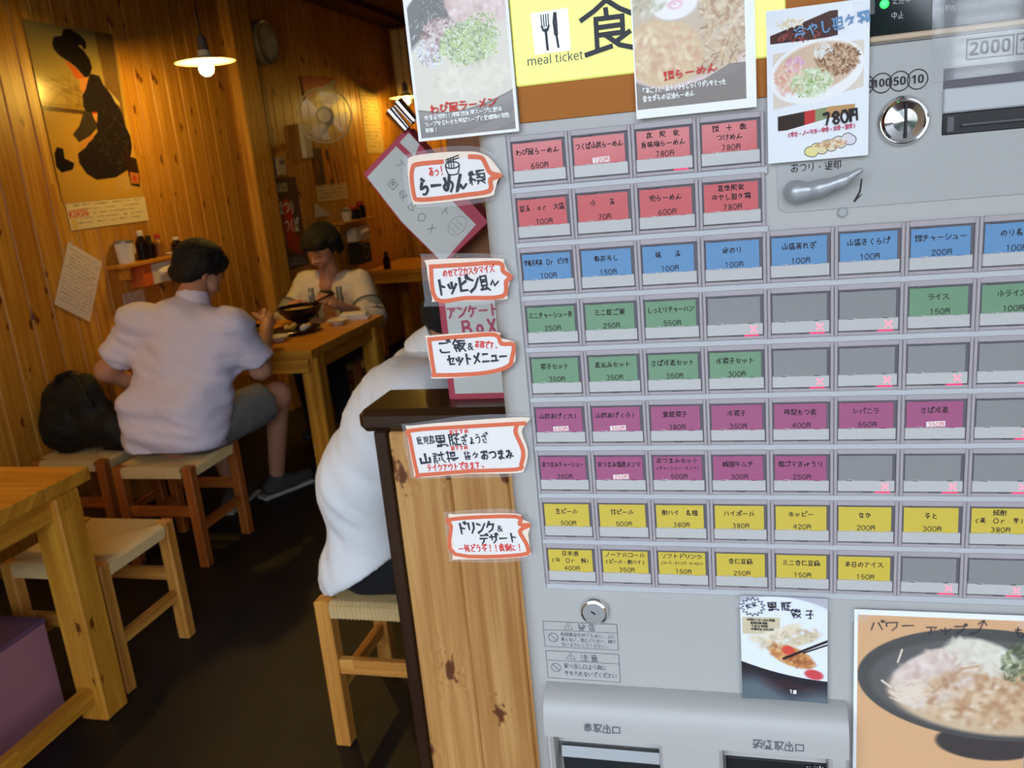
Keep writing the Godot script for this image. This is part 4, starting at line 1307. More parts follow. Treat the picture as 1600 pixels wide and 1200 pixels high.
func paint_ramen() -> Image:
	var im := canvas(332, 508, rgb8(150, 148, 146))
	# bowl: outer wall, dark inner wall, broth
	dab(im, 195, 235, 270, 235, -0.35, rgb8(228, 230, 232), 0.02)
	dab(im, 200, 232, 258, 218, -0.35, rgb8(92, 90, 84), 0.03, 0.12)
	dab(im, 205, 300, 250, 168, -0.28, rgb8(216, 208, 190), 0.06, 0.03)
	strew(im, 130, 120, 90, 40, 160, 4, 3, [rgb8(126, 122, 110), rgb8(70, 68, 62), rgb8(160, 158, 146), rgb8(88, 92, 78)])
	for i in 60:
		var x := rr(10, 110)
		var y := rr(150, 300)
		dash(im, x, y, x + rr(4, 14), y - rr(4, 16), 2.5, Color(0.86, 0.88, 0.92, 0.5))
	# slice of pork
	dab(im, 225, 118, 100, 74, 0.25, rgb8(206, 178, 170), 0.10, 0.05)
	dab(im, 205, 100, 62, 44, -0.2, rgb8(222, 200, 192), 0.6, 0.05)
	dab(im, 290, 140, 60, 52, 0.3, rgb8(216, 192, 184), 0.4, 0.05)
	strew(im, 225, 118, 80, 54, 120, 8, 2, [Color(0.90, 0.82, 0.79, 0.5), Color(0.74, 0.60, 0.57, 0.4)])
	# shredded pepper left of the onion
	strew(im, 112, 188, 62, 38, 220, 7, 3, [rgb8(150, 104, 100), rgb8(196, 164, 160), rgb8(112, 72, 72), rgb8(214, 196, 192)])
	strew(im, 70, 245, 44, 40, 120, 7, 3, [rgb8(202, 206, 216), rgb8(156, 150, 160), rgb8(228, 230, 234), rgb8(180, 160, 166)])
	mottle(im, 225, 118, 92, 64, 160, 14, [rgb8(226, 204, 196), rgb8(190, 158, 150), rgb8(214, 188, 180), rgb8(232, 216, 208)], 0.25)
	mottle(im, 200, 330, 120, 50, 140, 18, [rgb8(226, 218, 200), rgb8(206, 196, 176), rgb8(232, 226, 210)])
	mottle(im, 110, 200, 66, 50, 120, 9, [rgb8(170, 130, 126), rgb8(206, 186, 184), rgb8(130, 92, 90), rgb8(222, 214, 214)])
	# heap of cut green onion
	dab(im, 195, 230, 100, 68, 0.05, rgb8(158, 176, 128), 0.5, 0.2)
	strew(im, 150, 262, 70, 40, 60, 5, 3, [rgb8(196, 208, 158), rgb8(148, 170, 92), rgb8(216, 222, 194)])
	strew(im, 240, 200, 60, 52, 200, 6, 3, [rgb8(196, 208, 158), rgb8(148, 170, 92), rgb8(216, 222, 194), rgb8(128, 150, 90)])
	strew(im, 195, 230, 88, 58, 600, 5, 3, [rgb8(148, 170, 92), rgb8(196, 208, 158), rgb8(108, 132, 74), rgb8(216, 222, 194), rgb8(176, 194, 116), rgb8(128, 146, 112)])
	mottle(im, 195, 230, 92, 62, 240, 9, [rgb8(170, 190, 120), rgb8(206, 216, 176), rgb8(120, 142, 88), rgb8(222, 228, 206)])
	for i in 26:
		var cx := rr(110, 285)
		var cy := rr(190, 280)
		dab(im, cx, cy, 8, 6, rr(0, 3), rgb8(206, 220, 150), 0.3)
		dab(im, cx, cy, 4.5, 3.4, rr(0, 3), rgb8(146, 166, 104), 0.4)
	for i in 60:
		dash(im, rr(60, 310), rr(300, 370), rr(60, 310), rr(300, 370), 4, Color(0.89, 0.85, 0.77, 0.35))
	# rim of the bowl and the grey table below it
	for x in 332:
		var edge := 408.0 + 0.00085 * (x - 120.0) * (x - 120.0) * -1.0 + (20.0 if x < 120 else 20.0) - absf(x - 120.0) * 0.06
		for y in range(maxi(0, int(edge)), 508):
			var q := y - edge
			im.set_pixel(x, y, rgb8(118, 112, 106) if q < 5 else rgb8(142, 134, 128).lerp(rgb8(112, 106, 102), clampf(q / 60.0, 0.0, 1.0)))
	fill_poly(im, [120, 508, 332, 440, 332, 470, 220, 508], rgb8(126, 118, 114), 0.05)
	var white := rgb8(232, 230, 230)
	im.fill_rect(Rect2i(0, 0, 332, 9), white)
	im.fill_rect(Rect2i(0, 499, 332, 9), white)
	im.fill_rect(Rect2i(0, 0, 10, 508), white)
	im.fill_rect(Rect2i(322, 0, 10, 508), white)
	return im

func paint_soy_ramen() -> Image:
	var im := canvas(346, 508, rgb8(120, 108, 98))
	dab(im, 150, 190, 280, 250, -0.12, rgb8(214, 190, 186), 0.03)
	dab(im, 150, 180, 268, 236, -0.12, rgb8(196, 174, 148), 0.05, 0.04)
	# noodles and bamboo shoots on the right
	for i in 220:
		var x := rr(205, 318)
		var y := rr(170, 390)
		var c: Color = [rgb8(224, 206, 174), rgb8(176, 132, 90), rgb8(208, 178, 134), rgb8(150, 108, 72), rgb8(190, 156, 116)][i % 5]
		c.a = 0.7
		dash(im, x, y, x + rr(-26, 26), y + rr(-34, 10), 5, c)
	mottle(im, 262, 250, 60, 100, 160, 13, [rgb8(214, 190, 150), rgb8(166, 122, 82), rgb8(196, 160, 118), rgb8(228, 212, 184)])
	# pork on the left
	dab(im, 85, 330, 124, 98, 0.15, rgb8(208, 178, 134), 0.12, 0.05)
	mottle(im, 85, 325, 104, 78, 260, 16, [rgb8(226, 202, 160), rgb8(196, 156, 112), rgb8(216, 186, 142), rgb8(206, 150, 124), rgb8(234, 216, 180)], 0.15)
	# fish cake with its pink swirl
	dab(im, 125, 205, 70, 44, -0.1, rgb8(196, 184, 170), 0.1)
	dab(im, 125, 202, 68, 42, -0.1, rgb8(236, 230, 226), 0.12, 0.02)
	dab(im, 125, 202, 26, 15, -0.1, rgb8(228, 176, 188), 0.4)
	dab(im, 127, 203, 16, 9, -0.1, rgb8(240, 232, 228), 0.4)
	dab(im, 124, 201, 7, 4, -0.1, rgb8(228, 176, 188), 0.5)
	mottle(im, 40, 180, 60, 46, 90, 12, [rgb8(204, 206, 178), rgb8(180, 188, 150), rgb8(222, 222, 200), rgb8(160, 150, 120)])
	for y in range(380, 508):
		for x in 346:
			if y > 458 - x * 0.22 + 0.00045 * (x - 120) * (x - 120) * 0.2 - maxf(0, x - 200) * 0.28:
				im.set_pixel(x, y, im.get_pixel(x, y).lerp(rgb8(116, 104, 96), 0.92))
	var white := rgb8(236, 236, 234)
	im.fill_rect(Rect2i(0, 482, 346, 26), white)
	im.fill_rect(Rect2i(0, 0, 4, 508), white)
	im.fill_rect(Rect2i(318, 0, 28, 508), white)
	return im

func paint_cold_noodles() -> Image:
	var im := canvas(272, 420, rgb8(232, 234, 238))
	for y in range(20, 90):
		for x in range(10, 190):
			if y > 70 - x * 0.30 and y < 108 - x * 0.12:
				im.set_pixel(x, y, rgb8(74, 40, 36))
	strew(im, 90, 75, 60, 14, 60, 8, 3, [rgb8(130, 50, 50), rgb8(50, 34, 34), rgb8(160, 80, 70)])
	strew(im, 60, 40, 40, 10, 40, 8, 3, [rgb8(220, 200, 160), rgb8(236, 224, 200)])
	for y in range(106, 270):
		for x in range(16, 258):
			if y > 118 - x * 0.08 and y < 272 - x * 0.16:
				im.set_pixel(x, y, rgb8(222, 208, 192))
	dab(im, 132, 175, 130, 86, -0.18, rgb8(240, 238, 236), 0.03)
	dab(im, 132, 165, 118, 68, -0.18, rgb8(216, 186, 160), 0.1, 0.05)
	strew(im, 190, 150, 55, 40, 260, 5, 3.5, [rgb8(150, 106, 76), rgb8(190, 152, 116), rgb8(112, 74, 50), rgb8(214, 184, 150)])
	strew(im, 60, 185, 40, 40, 120, 6, 3, [rgb8(232, 190, 170), rgb8(226, 150, 130), rgb8(240, 214, 190)])
	strew(im, 75, 150, 26, 20, 60, 6, 3, [rgb8(214, 150, 184), rgb8(230, 180, 206)])
	strew(im, 120, 205, 55, 38, 220, 7, 3.5, [rgb8(196, 214, 160), rgb8(226, 234, 206), rgb8(150, 176, 110), rgb8(238, 240, 226)])
	mottle(im, 190, 150, 58, 42, 140, 9, [rgb8(160, 118, 86), rgb8(196, 160, 126), rgb8(124, 86, 60), rgb8(216, 190, 160)])
	mottle(im, 62, 190, 44, 44, 90, 10, [rgb8(234, 200, 180), rgb8(228, 166, 146), rgb8(240, 220, 200)])
	mottle(im, 120, 205, 56, 40, 130, 9, [rgb8(206, 220, 176), rgb8(230, 236, 214), rgb8(160, 184, 124)])
	strew(im, 150, 120, 24, 18, 30, 14, 2, [rgb8(240, 240, 238), rgb8(220, 220, 214)])
	for y in range(275, 330):
		for x in range(28, 236):
			if y > 292 - x * 0.10 and y < 340 - x * 0.20:
				var cc := rgb8(58, 44, 40)
				if x > 100 and x < 130:
					cc = rgb8(196, 60, 60)
				elif x >= 130 and x < 160:
					cc = rgb8(140, 150, 110)
				elif x >= 160:
					cc = rgb8(196, 150, 100)
				im.set_pixel(x, y, cc)
	for i in 14:
		var a := i / 13.0
		dab(im, 115 + 110 * a, 395 - 26 * a + 5 * sin(i * 2.0), 16, 15, 0, rgb8(70, 72, 80), 0.05)
	for i in 14:
		var a := i / 13.0
		dab(im, 115 + 110 * a, 395 - 26 * a + 5 * sin(i * 2.0), 14, 13, 0, rgb8(232, 218, 140).lerp(rgb8(222, 214, 220), a), 0.05)
	strew(im, 175, 380, 40, 10, 60, 6, 3, [rgb8(196, 150, 110), rgb8(230, 200, 160)])
	return im

func paint_gyoza() -> Image:
	var im := canvas(282, 406, rgb8(178, 176, 186))
	im.fill_rect(Rect2i(0, 150, 282, 256), rgb8(200, 206, 218))
	dab(im, 175, 170, 260, 165, 0.28, rgb8(226, 232, 244), 0.04)
	for y in range(240, 406):
		for x in 282:
			var edge := 252.0 + x * 0.42 - 0.0007 * x * x
			if y > edge:
				im.set_pixel(x, y, rgb8(36, 30, 38).lerp(rgb8(92, 104, 112), clampf((y - edge - 30 + 18 * sin(x * 0.03)) / 60.0, 0.0, 1.0)))
	for y in range(80, 145):
		for x in range(6, 130):
			im.set_pixel(x, y, im.get_pixel(x, y).lerp(rgb8(206, 190, 152), 0.9))
	dab(im, 60, 165, 45, 22, 0.2, rgb8(226, 216, 194), 0.4, 0.05)
	dab(im, 150, 130, 70, 26, -0.5, rgb8(228, 214, 186), 0.4, 0.05)
	dab(im, 200, 160, 80, 24, -0.4, rgb8(214, 200, 172), 0.4, 0.05)
	dab(im, 110, 145, 55, 26, -0.3, rgb8(232, 222, 200), 0.4, 0.05)
	dab(im, 165, 225, 88, 40, 0.42, rgb8(204, 142, 84), 0.2, 0.06)
	dab(im, 195, 240, 60, 20, 0.3, rgb8(166, 96, 52), 0.5, 0.08)
	dab(im, 115, 190, 36, 20, 0.7, rgb8(214, 150, 86), 0.5, 0.08)
	mottle(im, 150, 160, 110, 34, 120, 14, [rgb8(232, 220, 196), rgb8(206, 188, 158), rgb8(222, 206, 180), rgb8(190, 166, 130)], -0.3)
	mottle(im, 165, 226, 80, 30, 120, 11, [rgb8(214, 156, 96), rgb8(176, 108, 60), rgb8(226, 180, 122), rgb8(150, 84, 46)], 0.42)
	dab(im, 155, 202, 24, 20, 0.2, rgb8(214, 74, 62), 0.3, 0.12)
	dab(im, 238, 292, 36, 22, 0.2, rgb8(208, 72, 76), 0.3, 0.15)
	dash(im, 140, 236, 284, 158, 9, rgb8(40, 26, 26))
	dash(im, 205, 210, 284, 172, 6, rgb8(56, 42, 42))
	for i in 5:
		dash(im, 60 + i * 6, 318 + i * 9, 170 + i * 20, 326 + i * 8, 2.0, Color(0.50, 0.25, 0.25, 0.6))
	return im

func paint_power() -> Image:
	var im := canvas(420, 536, rgb8(214, 168, 124))
	for i in 120:
		dab(im, rr(0, 420), rr(0, 536), rr(20, 60), rr(10, 30), rr(0, 3), Color(0.86, 0.68, 0.50, 0.18), 1.0)
	# foot, outer wall and inner wall of the black bowl
	dab(im, 330, 378, 130, 56, 0.0, rgb8(66, 60, 58), 0.1)
	dab(im, 330, 205, 325, 165, 0.05, rgb8(80, 78, 76), 0.02)
	dab(im, 335, 214, 306, 146, 0.05, rgb8(96, 94, 92), 0.06)
	dab(im, 130, 190, 60, 50, -0.4, rgb8(124, 124, 124), 0.9)
	# heap: sprouts below, pork slices above
	dab(im, 335, 240, 262, 118, 0.06, rgb8(206, 178, 146), 0.1, 0.05)
	dab(im, 205, 190, 130, 84, -0.55, rgb8(222, 204, 192), 0.12, 0.04)
	dab(im, 330, 230, 150, 96, 0.35, rgb8(200, 164, 128), 0.25, 0.05)
	dab(im, 310, 120, 100, 50, 0.35, rgb8(224, 218, 200), 0.25, 0.05)
	mottle(im, 205, 190, 118, 74, 260, 22, [rgb8(230, 216, 206), rgb8(212, 188, 174), rgb8(224, 206, 196), rgb8(200, 170, 154)], -0.55)
	mottle(im, 340, 245, 170, 84, 320, 20, [rgb8(212, 180, 144), rgb8(186, 144, 106), rgb8(222, 198, 166), rgb8(172, 126, 92), rgb8(228, 210, 186)])
	mottle(im, 310, 125, 90, 44, 120, 16, [rgb8(232, 228, 214), rgb8(206, 200, 178), rgb8(222, 214, 196)], 0.35)
	mottle(im, 395, 140, 40, 60, 140, 11, [rgb8(92, 104, 70), rgb8(132, 142, 98), rgb8(72, 82, 58), rgb8(160, 166, 130)])
	for i in 46:
		var a := rr(2.6, 4.0)
		var x := 215 + cos(a) * rr(60, 130)
		var y := 245 + sin(a) * rr(20, 70)
		var d := rr(-0.8, 0.8)
		dash(im, x, y, x + cos(d) * rr(20, 44), y + sin(d) * rr(20, 44), 5, Color(0.90, 0.83, 0.74, 0.55))
	dash(im, 196, 236, 262, 160, 9, Color(0.74, 0.60, 0.48, 0.8))
	dash(im, 262, 160, 300, 150, 8, Color(0.78, 0.62, 0.46, 0.7))
	dash(im, 108, 150, 118, 112, 5, rgb8(222, 208, 188))
	dash(im, 70, 208, 92, 226, 6, rgb8(222, 208, 188))
	var white := rgb8(236, 238, 240)
	im.fill_rect(Rect2i(0, 0, 420, 15), white)
	im.fill_rect(Rect2i(0, 0, 9, 536), white)
	return im

func build_notices() -> void:
	var t := bubble("white speech-bubble sign reading ramen dishes, with a small bowl drawing", [-248.3, 1463.3, -224.3, 1464.1, -198.0, 1462.5, -189.2, 1459.8, -182.7, 1455.5, -175.3, 1444.5, -174.9, 1441.2, -178.4, 1438.2, -181.7, 1430.4, -185.6, 1426.5, -213.3, 1425.3, -247.9, 1424.9, -252.7, 1428.9, -253.8, 1445.1, -252.6, 1458.4], [-223.1, 1456.7, -243.9, 1456.7, -248.6, 1454.2, -250.6, 1445.7, -250.2, 1432.1, -246.9, 1428.7, -228.6, 1428.3, -207.7, 1429.2, -186.2, 1430.8, -184.3, 1439.6, -176.0, 1441.8, -183.8, 1444.6, -187.5, 1452.6, -190.5, 1457.1, -199.5, 1458.6], [], false)
	ink_on(t, "brush_lettering", M.ink_brush, [["らーめん", -245.7, 1432.5, -204.2, 1433.2, 13.5, 2.1], ["類", -203.6, 1436.6, -188.1, 1437.1, 11.5, 1.2]])
	ink_on(t, "red_lettering", M.ink_red, [["あっ!", -235.3, 1446.4, -222.3, 1446.6, 7.5, 0.8]])
	var o := Vector2(t.get_meta("origin_x"), t.get_meta("origin_y"))
	var b := B.new()
	var bc := Vector2(-0.2148, 1.4528) - o
	var rim := []
	for i in 17:
		rim.append(bc + Vector2(cos(TAU * i / 16.0) * 0.0058, sin(TAU * i / 16.0) * 0.0026 + 0.0006))
	b.stroke(rim, 0.0010, 0.0012)
	b.stroke(smooth([bc + Vector2(-0.0058, 0), bc + Vector2(-0.005, -0.004), bc + Vector2(-0.003, -0.0066), bc + Vector2(0.003, -0.0066), bc + Vector2(0.005, -0.004), bc + Vector2(0.0058, 0)]), 0.0010, 0.0012)
	for k in 3:
		b.stroke([bc + Vector2(-0.003 + k * 0.0022, 0.006), bc + Vector2(-0.0028 + k * 0.002, -0.0012)], 0.0008, 0.0012)
	b.stroke([bc + Vector2(-0.005, 0.0050), bc + Vector2(0.006, 0.0078)], 0.0009, 0.0012)
	b.stroke([bc + Vector2(-0.005, 0.0035), bc + Vector2(0.006, 0.0058)], 0.0009, 0.0012)
	part("bowl_drawing", b, M.ink_brush, t)
	t = bubble("white speech-bubble sign for toppings, second from the top", [-246.9, 1374.2, -242.6, 1379.3, -184.5, 1376.6, -179.8, 1373.4, -177.4, 1366.5, -173.4, 1361.4, -176.3, 1357.0, -179.9, 1345.6, -184.8, 1342.4, -240.6, 1343.6, -245.0, 1346.5], [-242.8, 1373.4, -212.2, 1373.2, -183.9, 1372.7, -181.0, 1365.8, -175.0, 1360.8, -179.3, 1357.2, -183.5, 1345.3, -215.3, 1345.5, -241.4, 1345.8, -242.8, 1373.4], [-250.9, 1380.4, -244.2, 1383.9, -179.3, 1378.7, -168.4, 1361.6, -175.8, 1341.4, -247.5, 1339.6, -252.1, 1345.4], true)
	ink_on(t, "brush_lettering", M.ink_brush, [["トッピン", -239.5, 1349.2, -202.0, 1351.0, 13.5, 2.0], ["具〜", -202.0, 1350.0, -183.9, 1351.8, 14.0, 1.5]])
	ink_on(t, "red_lettering", M.ink_red, [["のせて2カスタマイズ", -233.3, 1364.4, -188.1, 1365.8, 6.0, 0.8]])
	t = bubble("white speech-bubble sign for rice and set menus, above the partition cap", [-254.6, 1311.6, -250.5, 1314.8, -193.5, 1315.8, -188.9, 1310.2, -177.5, 1306.3, -176.9, 1298.3, -180.9, 1286.2, -207.7, 1278.5, -250.7, 1276.6, -253.5, 1282.2], [-251.9, 1311.5, -220.9, 1312.8, -193.3, 1313.2, -188.4, 1305.4, -178.2, 1304.0, -180.3, 1293.4, -185.1, 1285.3, -207.6, 1280.3, -248.2, 1279.8, -251.0, 1283.2, -251.9, 1311.5], [-256.9, 1314.8, -252.3, 1317.8, -189.2, 1318.1, -171.6, 1309.3, -174.7, 1287.0, -201.8, 1274.9, -252.3, 1272.6, -257.0, 1279.2], true)
	ink_on(t, "brush_lettering", M.ink_brush, [["ご飯", -246.0, 1299.6, -219.8, 1300.2, 10.2, 1.5], ["&", -219.0, 1301.2, -213.0, 1301.2, 6.0, 0.9], ["セットメニュー", -238.0, 1287.8, -183.6, 1290.4, 9.5, 1.6]])
	ink_on(t, "red_lettering", M.ink_red, [["お得です。", -212.0, 1303.2, -190.9, 1300.8, 6.0, 0.8]])
	t = bubble("widest speech-bubble sign, offering pork dumplings, hung before the partition", [-283.0, 1230.5, -277.9, 1234.2, -207.4, 1239.1, -171.4, 1239.9, -173.0, 1234.9, -178.0, 1226.9, -174.0, 1210.0, -178.4, 1193.7, -186.0, 1189.2, -230.4, 1188.5, -276.4, 1185.2, -281.7, 1192.3], [-174.7, 1234.9, -225.6, 1232.7, -278.5, 1229.7, -280.9, 1222.9, -278.3, 1189.2, -274.6, 1187.7, -227.1, 1191.4, -185.7, 1193.0, -180.9, 1198.2, -178.3, 1210.0, -183.3, 1226.3, -182.1, 1232.1], [], false)
	ink_on(t, "brush_lettering", M.ink_brush, [["鹿児島", -274.6, 1216.5, -257.2, 1218.0, 7.0, 0.8], ["黒豚", -257.2, 1214.3, -233.2, 1216.4, 11.0, 1.3], ["ぎょうざ", -233.2, 1216.0, -208.0, 1218.4, 8.6, 1.0], ["山", -274.8, 1198.0, -262.5, 1199.0, 8.8, 1.9], ["賊揚", -262.0, 1198.6, -237.2, 1200.6, 10.0, 1.2], ["皆々", -232.8, 1202.4, -217.5, 1202.8, 7.0, 0.9], ["おつまみ", -217.0, 1202.4, -187.0, 1203.4, 8.4, 1.4]])
	ink_on(t, "red_lettering", M.ink_red, [["おすすめ", -243.8, 1225.6, -225.2, 1227.0, 4.0, 0.7], ["おすすめ", -243.8, 1210.8, -227.5, 1212.0, 4.0, 0.7], ["テイクアウトできます。", -268.2, 1191.4, -213.0, 1194.6, 6.2, 0.9]])
	t = bubble("lowest speech-bubble sign, for drinks and desserts", [-253.7, 1145.6, -246.8, 1149.6, -191.0, 1151.1, -185.3, 1145.8, -177.5, 1141.3, -180.7, 1131.2, -180.6, 1118.7, -185.9, 1109.1, -248.7, 1104.8, -254.0, 1108.8], [-179.4, 1140.5, -187.5, 1141.1, -191.3, 1148.4, -250.4, 1144.9, -252.0, 1137.7, -251.2, 1110.2, -188.7, 1111.4, -182.7, 1120.2, -188.1, 1134.1, -179.5, 1139.7], [], false)
	ink_on(t, "brush_lettering", M.ink_brush, [["ドリンク", -245.6, 1130.4, -210.0, 1133.6, 11.0, 1.7], ["&", -209.4, 1133.8, -203.4, 1134.2, 5.6, 0.9], ["デザート", -226.4, 1121.2, -189.8, 1124.4, 9.0, 1.4]])
	ink_on(t, "red_lettering", M.ink_red, [["一杯どうぞ!!食後に!", -247.4, 1112.6, -187.2, 1115.6, 7.0, 0.9]])
	# photo posters
	t = poster("ramen_poster", "photo poster of creamy ramen with green onion, hanging over the machine's left edge", "poster", -0.2410, 1.4740, -0.1575, 1.601, print_material("print_creamy_ramen", paint_ramen(), 0.22), 0.006, 0.0007)
	ink_on(t, "white_lettering", M.ink_white, [["完香全相和!濃厚鶏白湯スープに野菜", -234.1, 1489.9, -169.3, 1490.6, 3.4, 0.55], ["スープを合わせた特製スープと極細麺の相性", -234.2, 1484.7, -163.9, 1485.5, 3.4, 0.55], ["抜群!", -234.3, 1480.1, -223.4, 1480.4, 3.4, 0.55]])
	ink_on(t, "red_lettering", M.ink_red, [["わび屋ラーメン", -228.7, 1494.6, -172.7, 1495.4, 6.4, 0.9]])
	t = poster("ramen_poster", "photo poster of soy ramen with a pink-swirled fish cake, right of the yellow sign", "poster", -0.0662, 1.4738, 0.0208, 1.601, print_material("print_soy_ramen", paint_soy_ramen(), 0.22), 0.0062, 0.0007)
	ink_on(t, "white_lettering", M.ink_white, [["「あご」と「煮干」からじっくりダシをとった", -61.2, 1491.8, -0.4, 1492.0, 3.8, 0.6], ["昔ながらの醤油らーめん", -60.9, 1485.8, -23.0, 1486.2, 3.8, 0.6]])
	ink_on(t, "red_lettering", M.ink_red, [["鶏らーめん", -45.2, 1499.4, -6.1, 1501.7, 6.0, 0.8]])
	t = poster("cold_noodle_poster", "white poster of cold sesame noodles priced 780 yen, beside the coin slot", "poster", 0.0283, 1.4328, 0.0968, 1.5376, print_material("print_cold_noodles", paint_cold_noodles(), 0.15), 0.0062, 0.0007)
	ink_on(t, "blue_lettering", M.card_blue, [["冷やし担々麺", 47.0, 1516.5, 97.0, 1522.5, 8.0, 1.0]])
	ink_on(t, "price_lettering", M.ink, [["780円", 66.0, 1456.2, 90.0, 1458.0, 8.4, 1.6]])
	ink_on(t, "red_lettering", M.marker_pink, [["(辛さ・ノーマル・中辛・大辛・激辛)", 41.5, 1450.2, 89.0, 1452.6, 3.4, 0.6]])
	t = poster("dumpling_flyer", "small flyer of fried dumplings held by chopsticks, above the coin outlet", "flyer", -0.0003, 0.9768, 0.0702, 1.0778, print_material("print_dumplings", paint_gyoza(), 0.3), 0.0052, 0.0008)
	ink_on(t, "brush_lettering", M.ink, [["黒", 22.0, 1064.9, 31.8, 1066.0, 8.0, 0.9], ["豚", 33.0, 1065.6, 42.0, 1066.2, 8.0, 0.9], ["餃", 40.4, 1058.6, 49.4, 1059.6, 8.0, 0.9], ["子", 52.4, 1058.6, 60.4, 1059.6, 8.0, 0.9], ["限定", 5.6, 1064.8, 14.6, 1069.2, 5.0, 0.5]])
	ink_on(t, "small_lettering", M.ink, [["天然ミニらーめん完食", 5.0, 1054.8, 28.0, 1054.8, 2.0, 0.4], ["黒豚は鹿児島", 8.0, 1051.8, 22.0, 1051.8, 2.0, 0.4], ["うまさ特製", 8.0, 1048.8, 22.0, 1048.8, 2.0, 0.4], ["水餃子は350円", 8.0, 1045.8, 27.0, 1045.8, 2.0, 0.4]])
	ink_on(t, "white_lettering", M.ink_white, [["1皿", 39.0, 986.0, 45.0, 986.2, 3.6, 0.7]])
	o = Vector2(t.get_meta("origin_x"), t.get_meta("origin_y"))
	b = B.new()
	var star := []
	for i in 29:
		var rad := 0.0105 if i % 2 == 0 else 0.0074
		star.append(Vector2(0.0100, 1.0680) - o + Vector2.from_angle(TAU * i / 28.0 + 0.2) * rad * Vector2(1.0, 0.85))
	b.stroke(star, 0.0007, 0.0012)
	part("starburst", b, M.ink, t)
	t = poster("power_bowl_poster", "large orange poster of a black bowl heaped with pork and sprouts", "poster", 0.0912, 0.900, 0.2232, 1.0688, print_material("print_power_bowl", paint_power(), 0.3), 0.0052, 0.0)
	ink_on(t, "pen_lettering", M.ink_brush, [["パワー", 102.6, 1049.6, 138.6, 1052.6, 9.5, 0.8], ["アップ", 145.4, 1048.4, 176.5, 1051.0, 9.0, 0.8], ["も", 209.3, 1049.6, 219.5, 1051.0, 9.5, 0.9]])
	o = Vector2(t.get_meta("origin_x"), t.get_meta("origin_y"))
	b = B.new()
	b.stroke(smooth([Vector2(0.1781, 1.0506) - o, Vector2(0.1842, 1.0535) - o, Vector2(0.1879, 1.0639) - o]), 0.0008, 0.0012)
	b.stroke([Vector2(0.1839, 1.0603) - o, Vector2(0.1879, 1.0639) - o, Vector2(0.1901, 1.0597) - o], 0.0008, 0.0012)
	part("arrow", b, M.ink_brush, t)
	# survey boxes behind the signs, on and above the partition
	t = thing("survey_box", "upright white survey box with red edges standing on the partition cap", "box", Vector3(-0.405, 1.0502, -1.432))
	b = B.new()
	b.box(Vector3(0, 0.10, 0), Vector3(0.184, 0.20, 0.07), 0.002)
	part("body", b, M.box_white, t)
	b = B.new()
	for s in [-1, 1]:
		b.box(Vector3(s * 0.0865, 0.10, 0.0), Vector3(0.0125, 0.2004, 0.0712), 0.0012)
		b.box(Vector3(0, 0.10 + s * 0.0945, 0.0), Vector3(0.1848, 0.0118, 0.0714), 0.0012)
	part("red_tape_edging", b, M.box_red, t)
	b = B.new()
	write(b, "アンケート回収", Vector2(-0.080, 0.149), Vector2(0.055, 0.152), 0.021, 0.0032, 0.0362, 0.9)
	write(b, "BoX", Vector2(-0.058, 0.118), Vector2(0.012, 0.120), 0.026, 0.0044, 0.0362, 0.9)
	part("lettering", b, M.marker_pink, t)
	t = thing("slanted_survey_box", "white survey box with red edges hung at a slant on the brown post", "box", Vector3(-0.543, 1.404, -1.515))
	t.rotation.z = -0.916
	b = B.new()
	b.sheet(PackedVector2Array([Vector2(-0.112, -0.059), Vector2(0.0, -0.066), Vector2(0.112, -0.058), Vector2(0.112, 0.060), Vector2(-0.112, 0.060)]), -0.045, 0.0)
	part("body", b, M.box_red, t)
	b = B.new()
	b.sheet(PackedVector2Array([Vector2(-0.103, -0.0575), Vector2(0.0, -0.064), Vector2(0.108, -0.0565), Vector2(0.100, 0.040), Vector2(-0.103, 0.024)]), 0.0, 0.0008)
	part("front_paper", b, M.box_white, t)
	b = B.new()
	b.sheet(PackedVector2Array([Vector2(-0.103, 0.034), Vector2(-0.066, 0.037), Vector2(-0.075, 0.0595), Vector2(-0.103, 0.0585)]), 0.0, 0.0008)
	part("lid_paper", b, M.box_white, t)
	b = B.new()
	write(b, "アンケート", Vector2(-0.088, 0.000), Vector2(0.060, 0.006), 0.017, 0.0011, 0.0011, 0.62)
	write(b, "回収BOX", Vector2(-0.074, -0.036), Vector2(0.062, -0.036), 0.016, 0.0011, 0.0011, 0.60)
	var ring := []
	for i in 17:
		ring.append(Vector2(0.078, 0.012) + Vector2(cos(TAU * i / 16.0) * 0.014, sin(TAU * i / 16.0) * 0.021))
	b.stroke(ring, 0.0006, 0.0011)
	for k in 3:
		b.stroke([Vector2(0.070, 0.0 + 0.009 * k), Vector2(0.086, 0.001 + 0.009 * k)], 0.0006, 0.0011)
	part("pen_lettering", b, M.ink_grey, t)
	b = B.new()
	for s in [0.060, 0.082]:
		b.lathe([Vector2(0.0085, 0.0), Vector2(0.0105, 0.046), Vector2(0.0095, 0.046), Vector2(0.0078, 0.002), Vector2(0, 0.002)], 18, Transform3D(Basis(Vector3.BACK, PI / 2), Vector3(-0.108, s, 0.004)))
	part("chrome_clip", b, M.chrome, t)

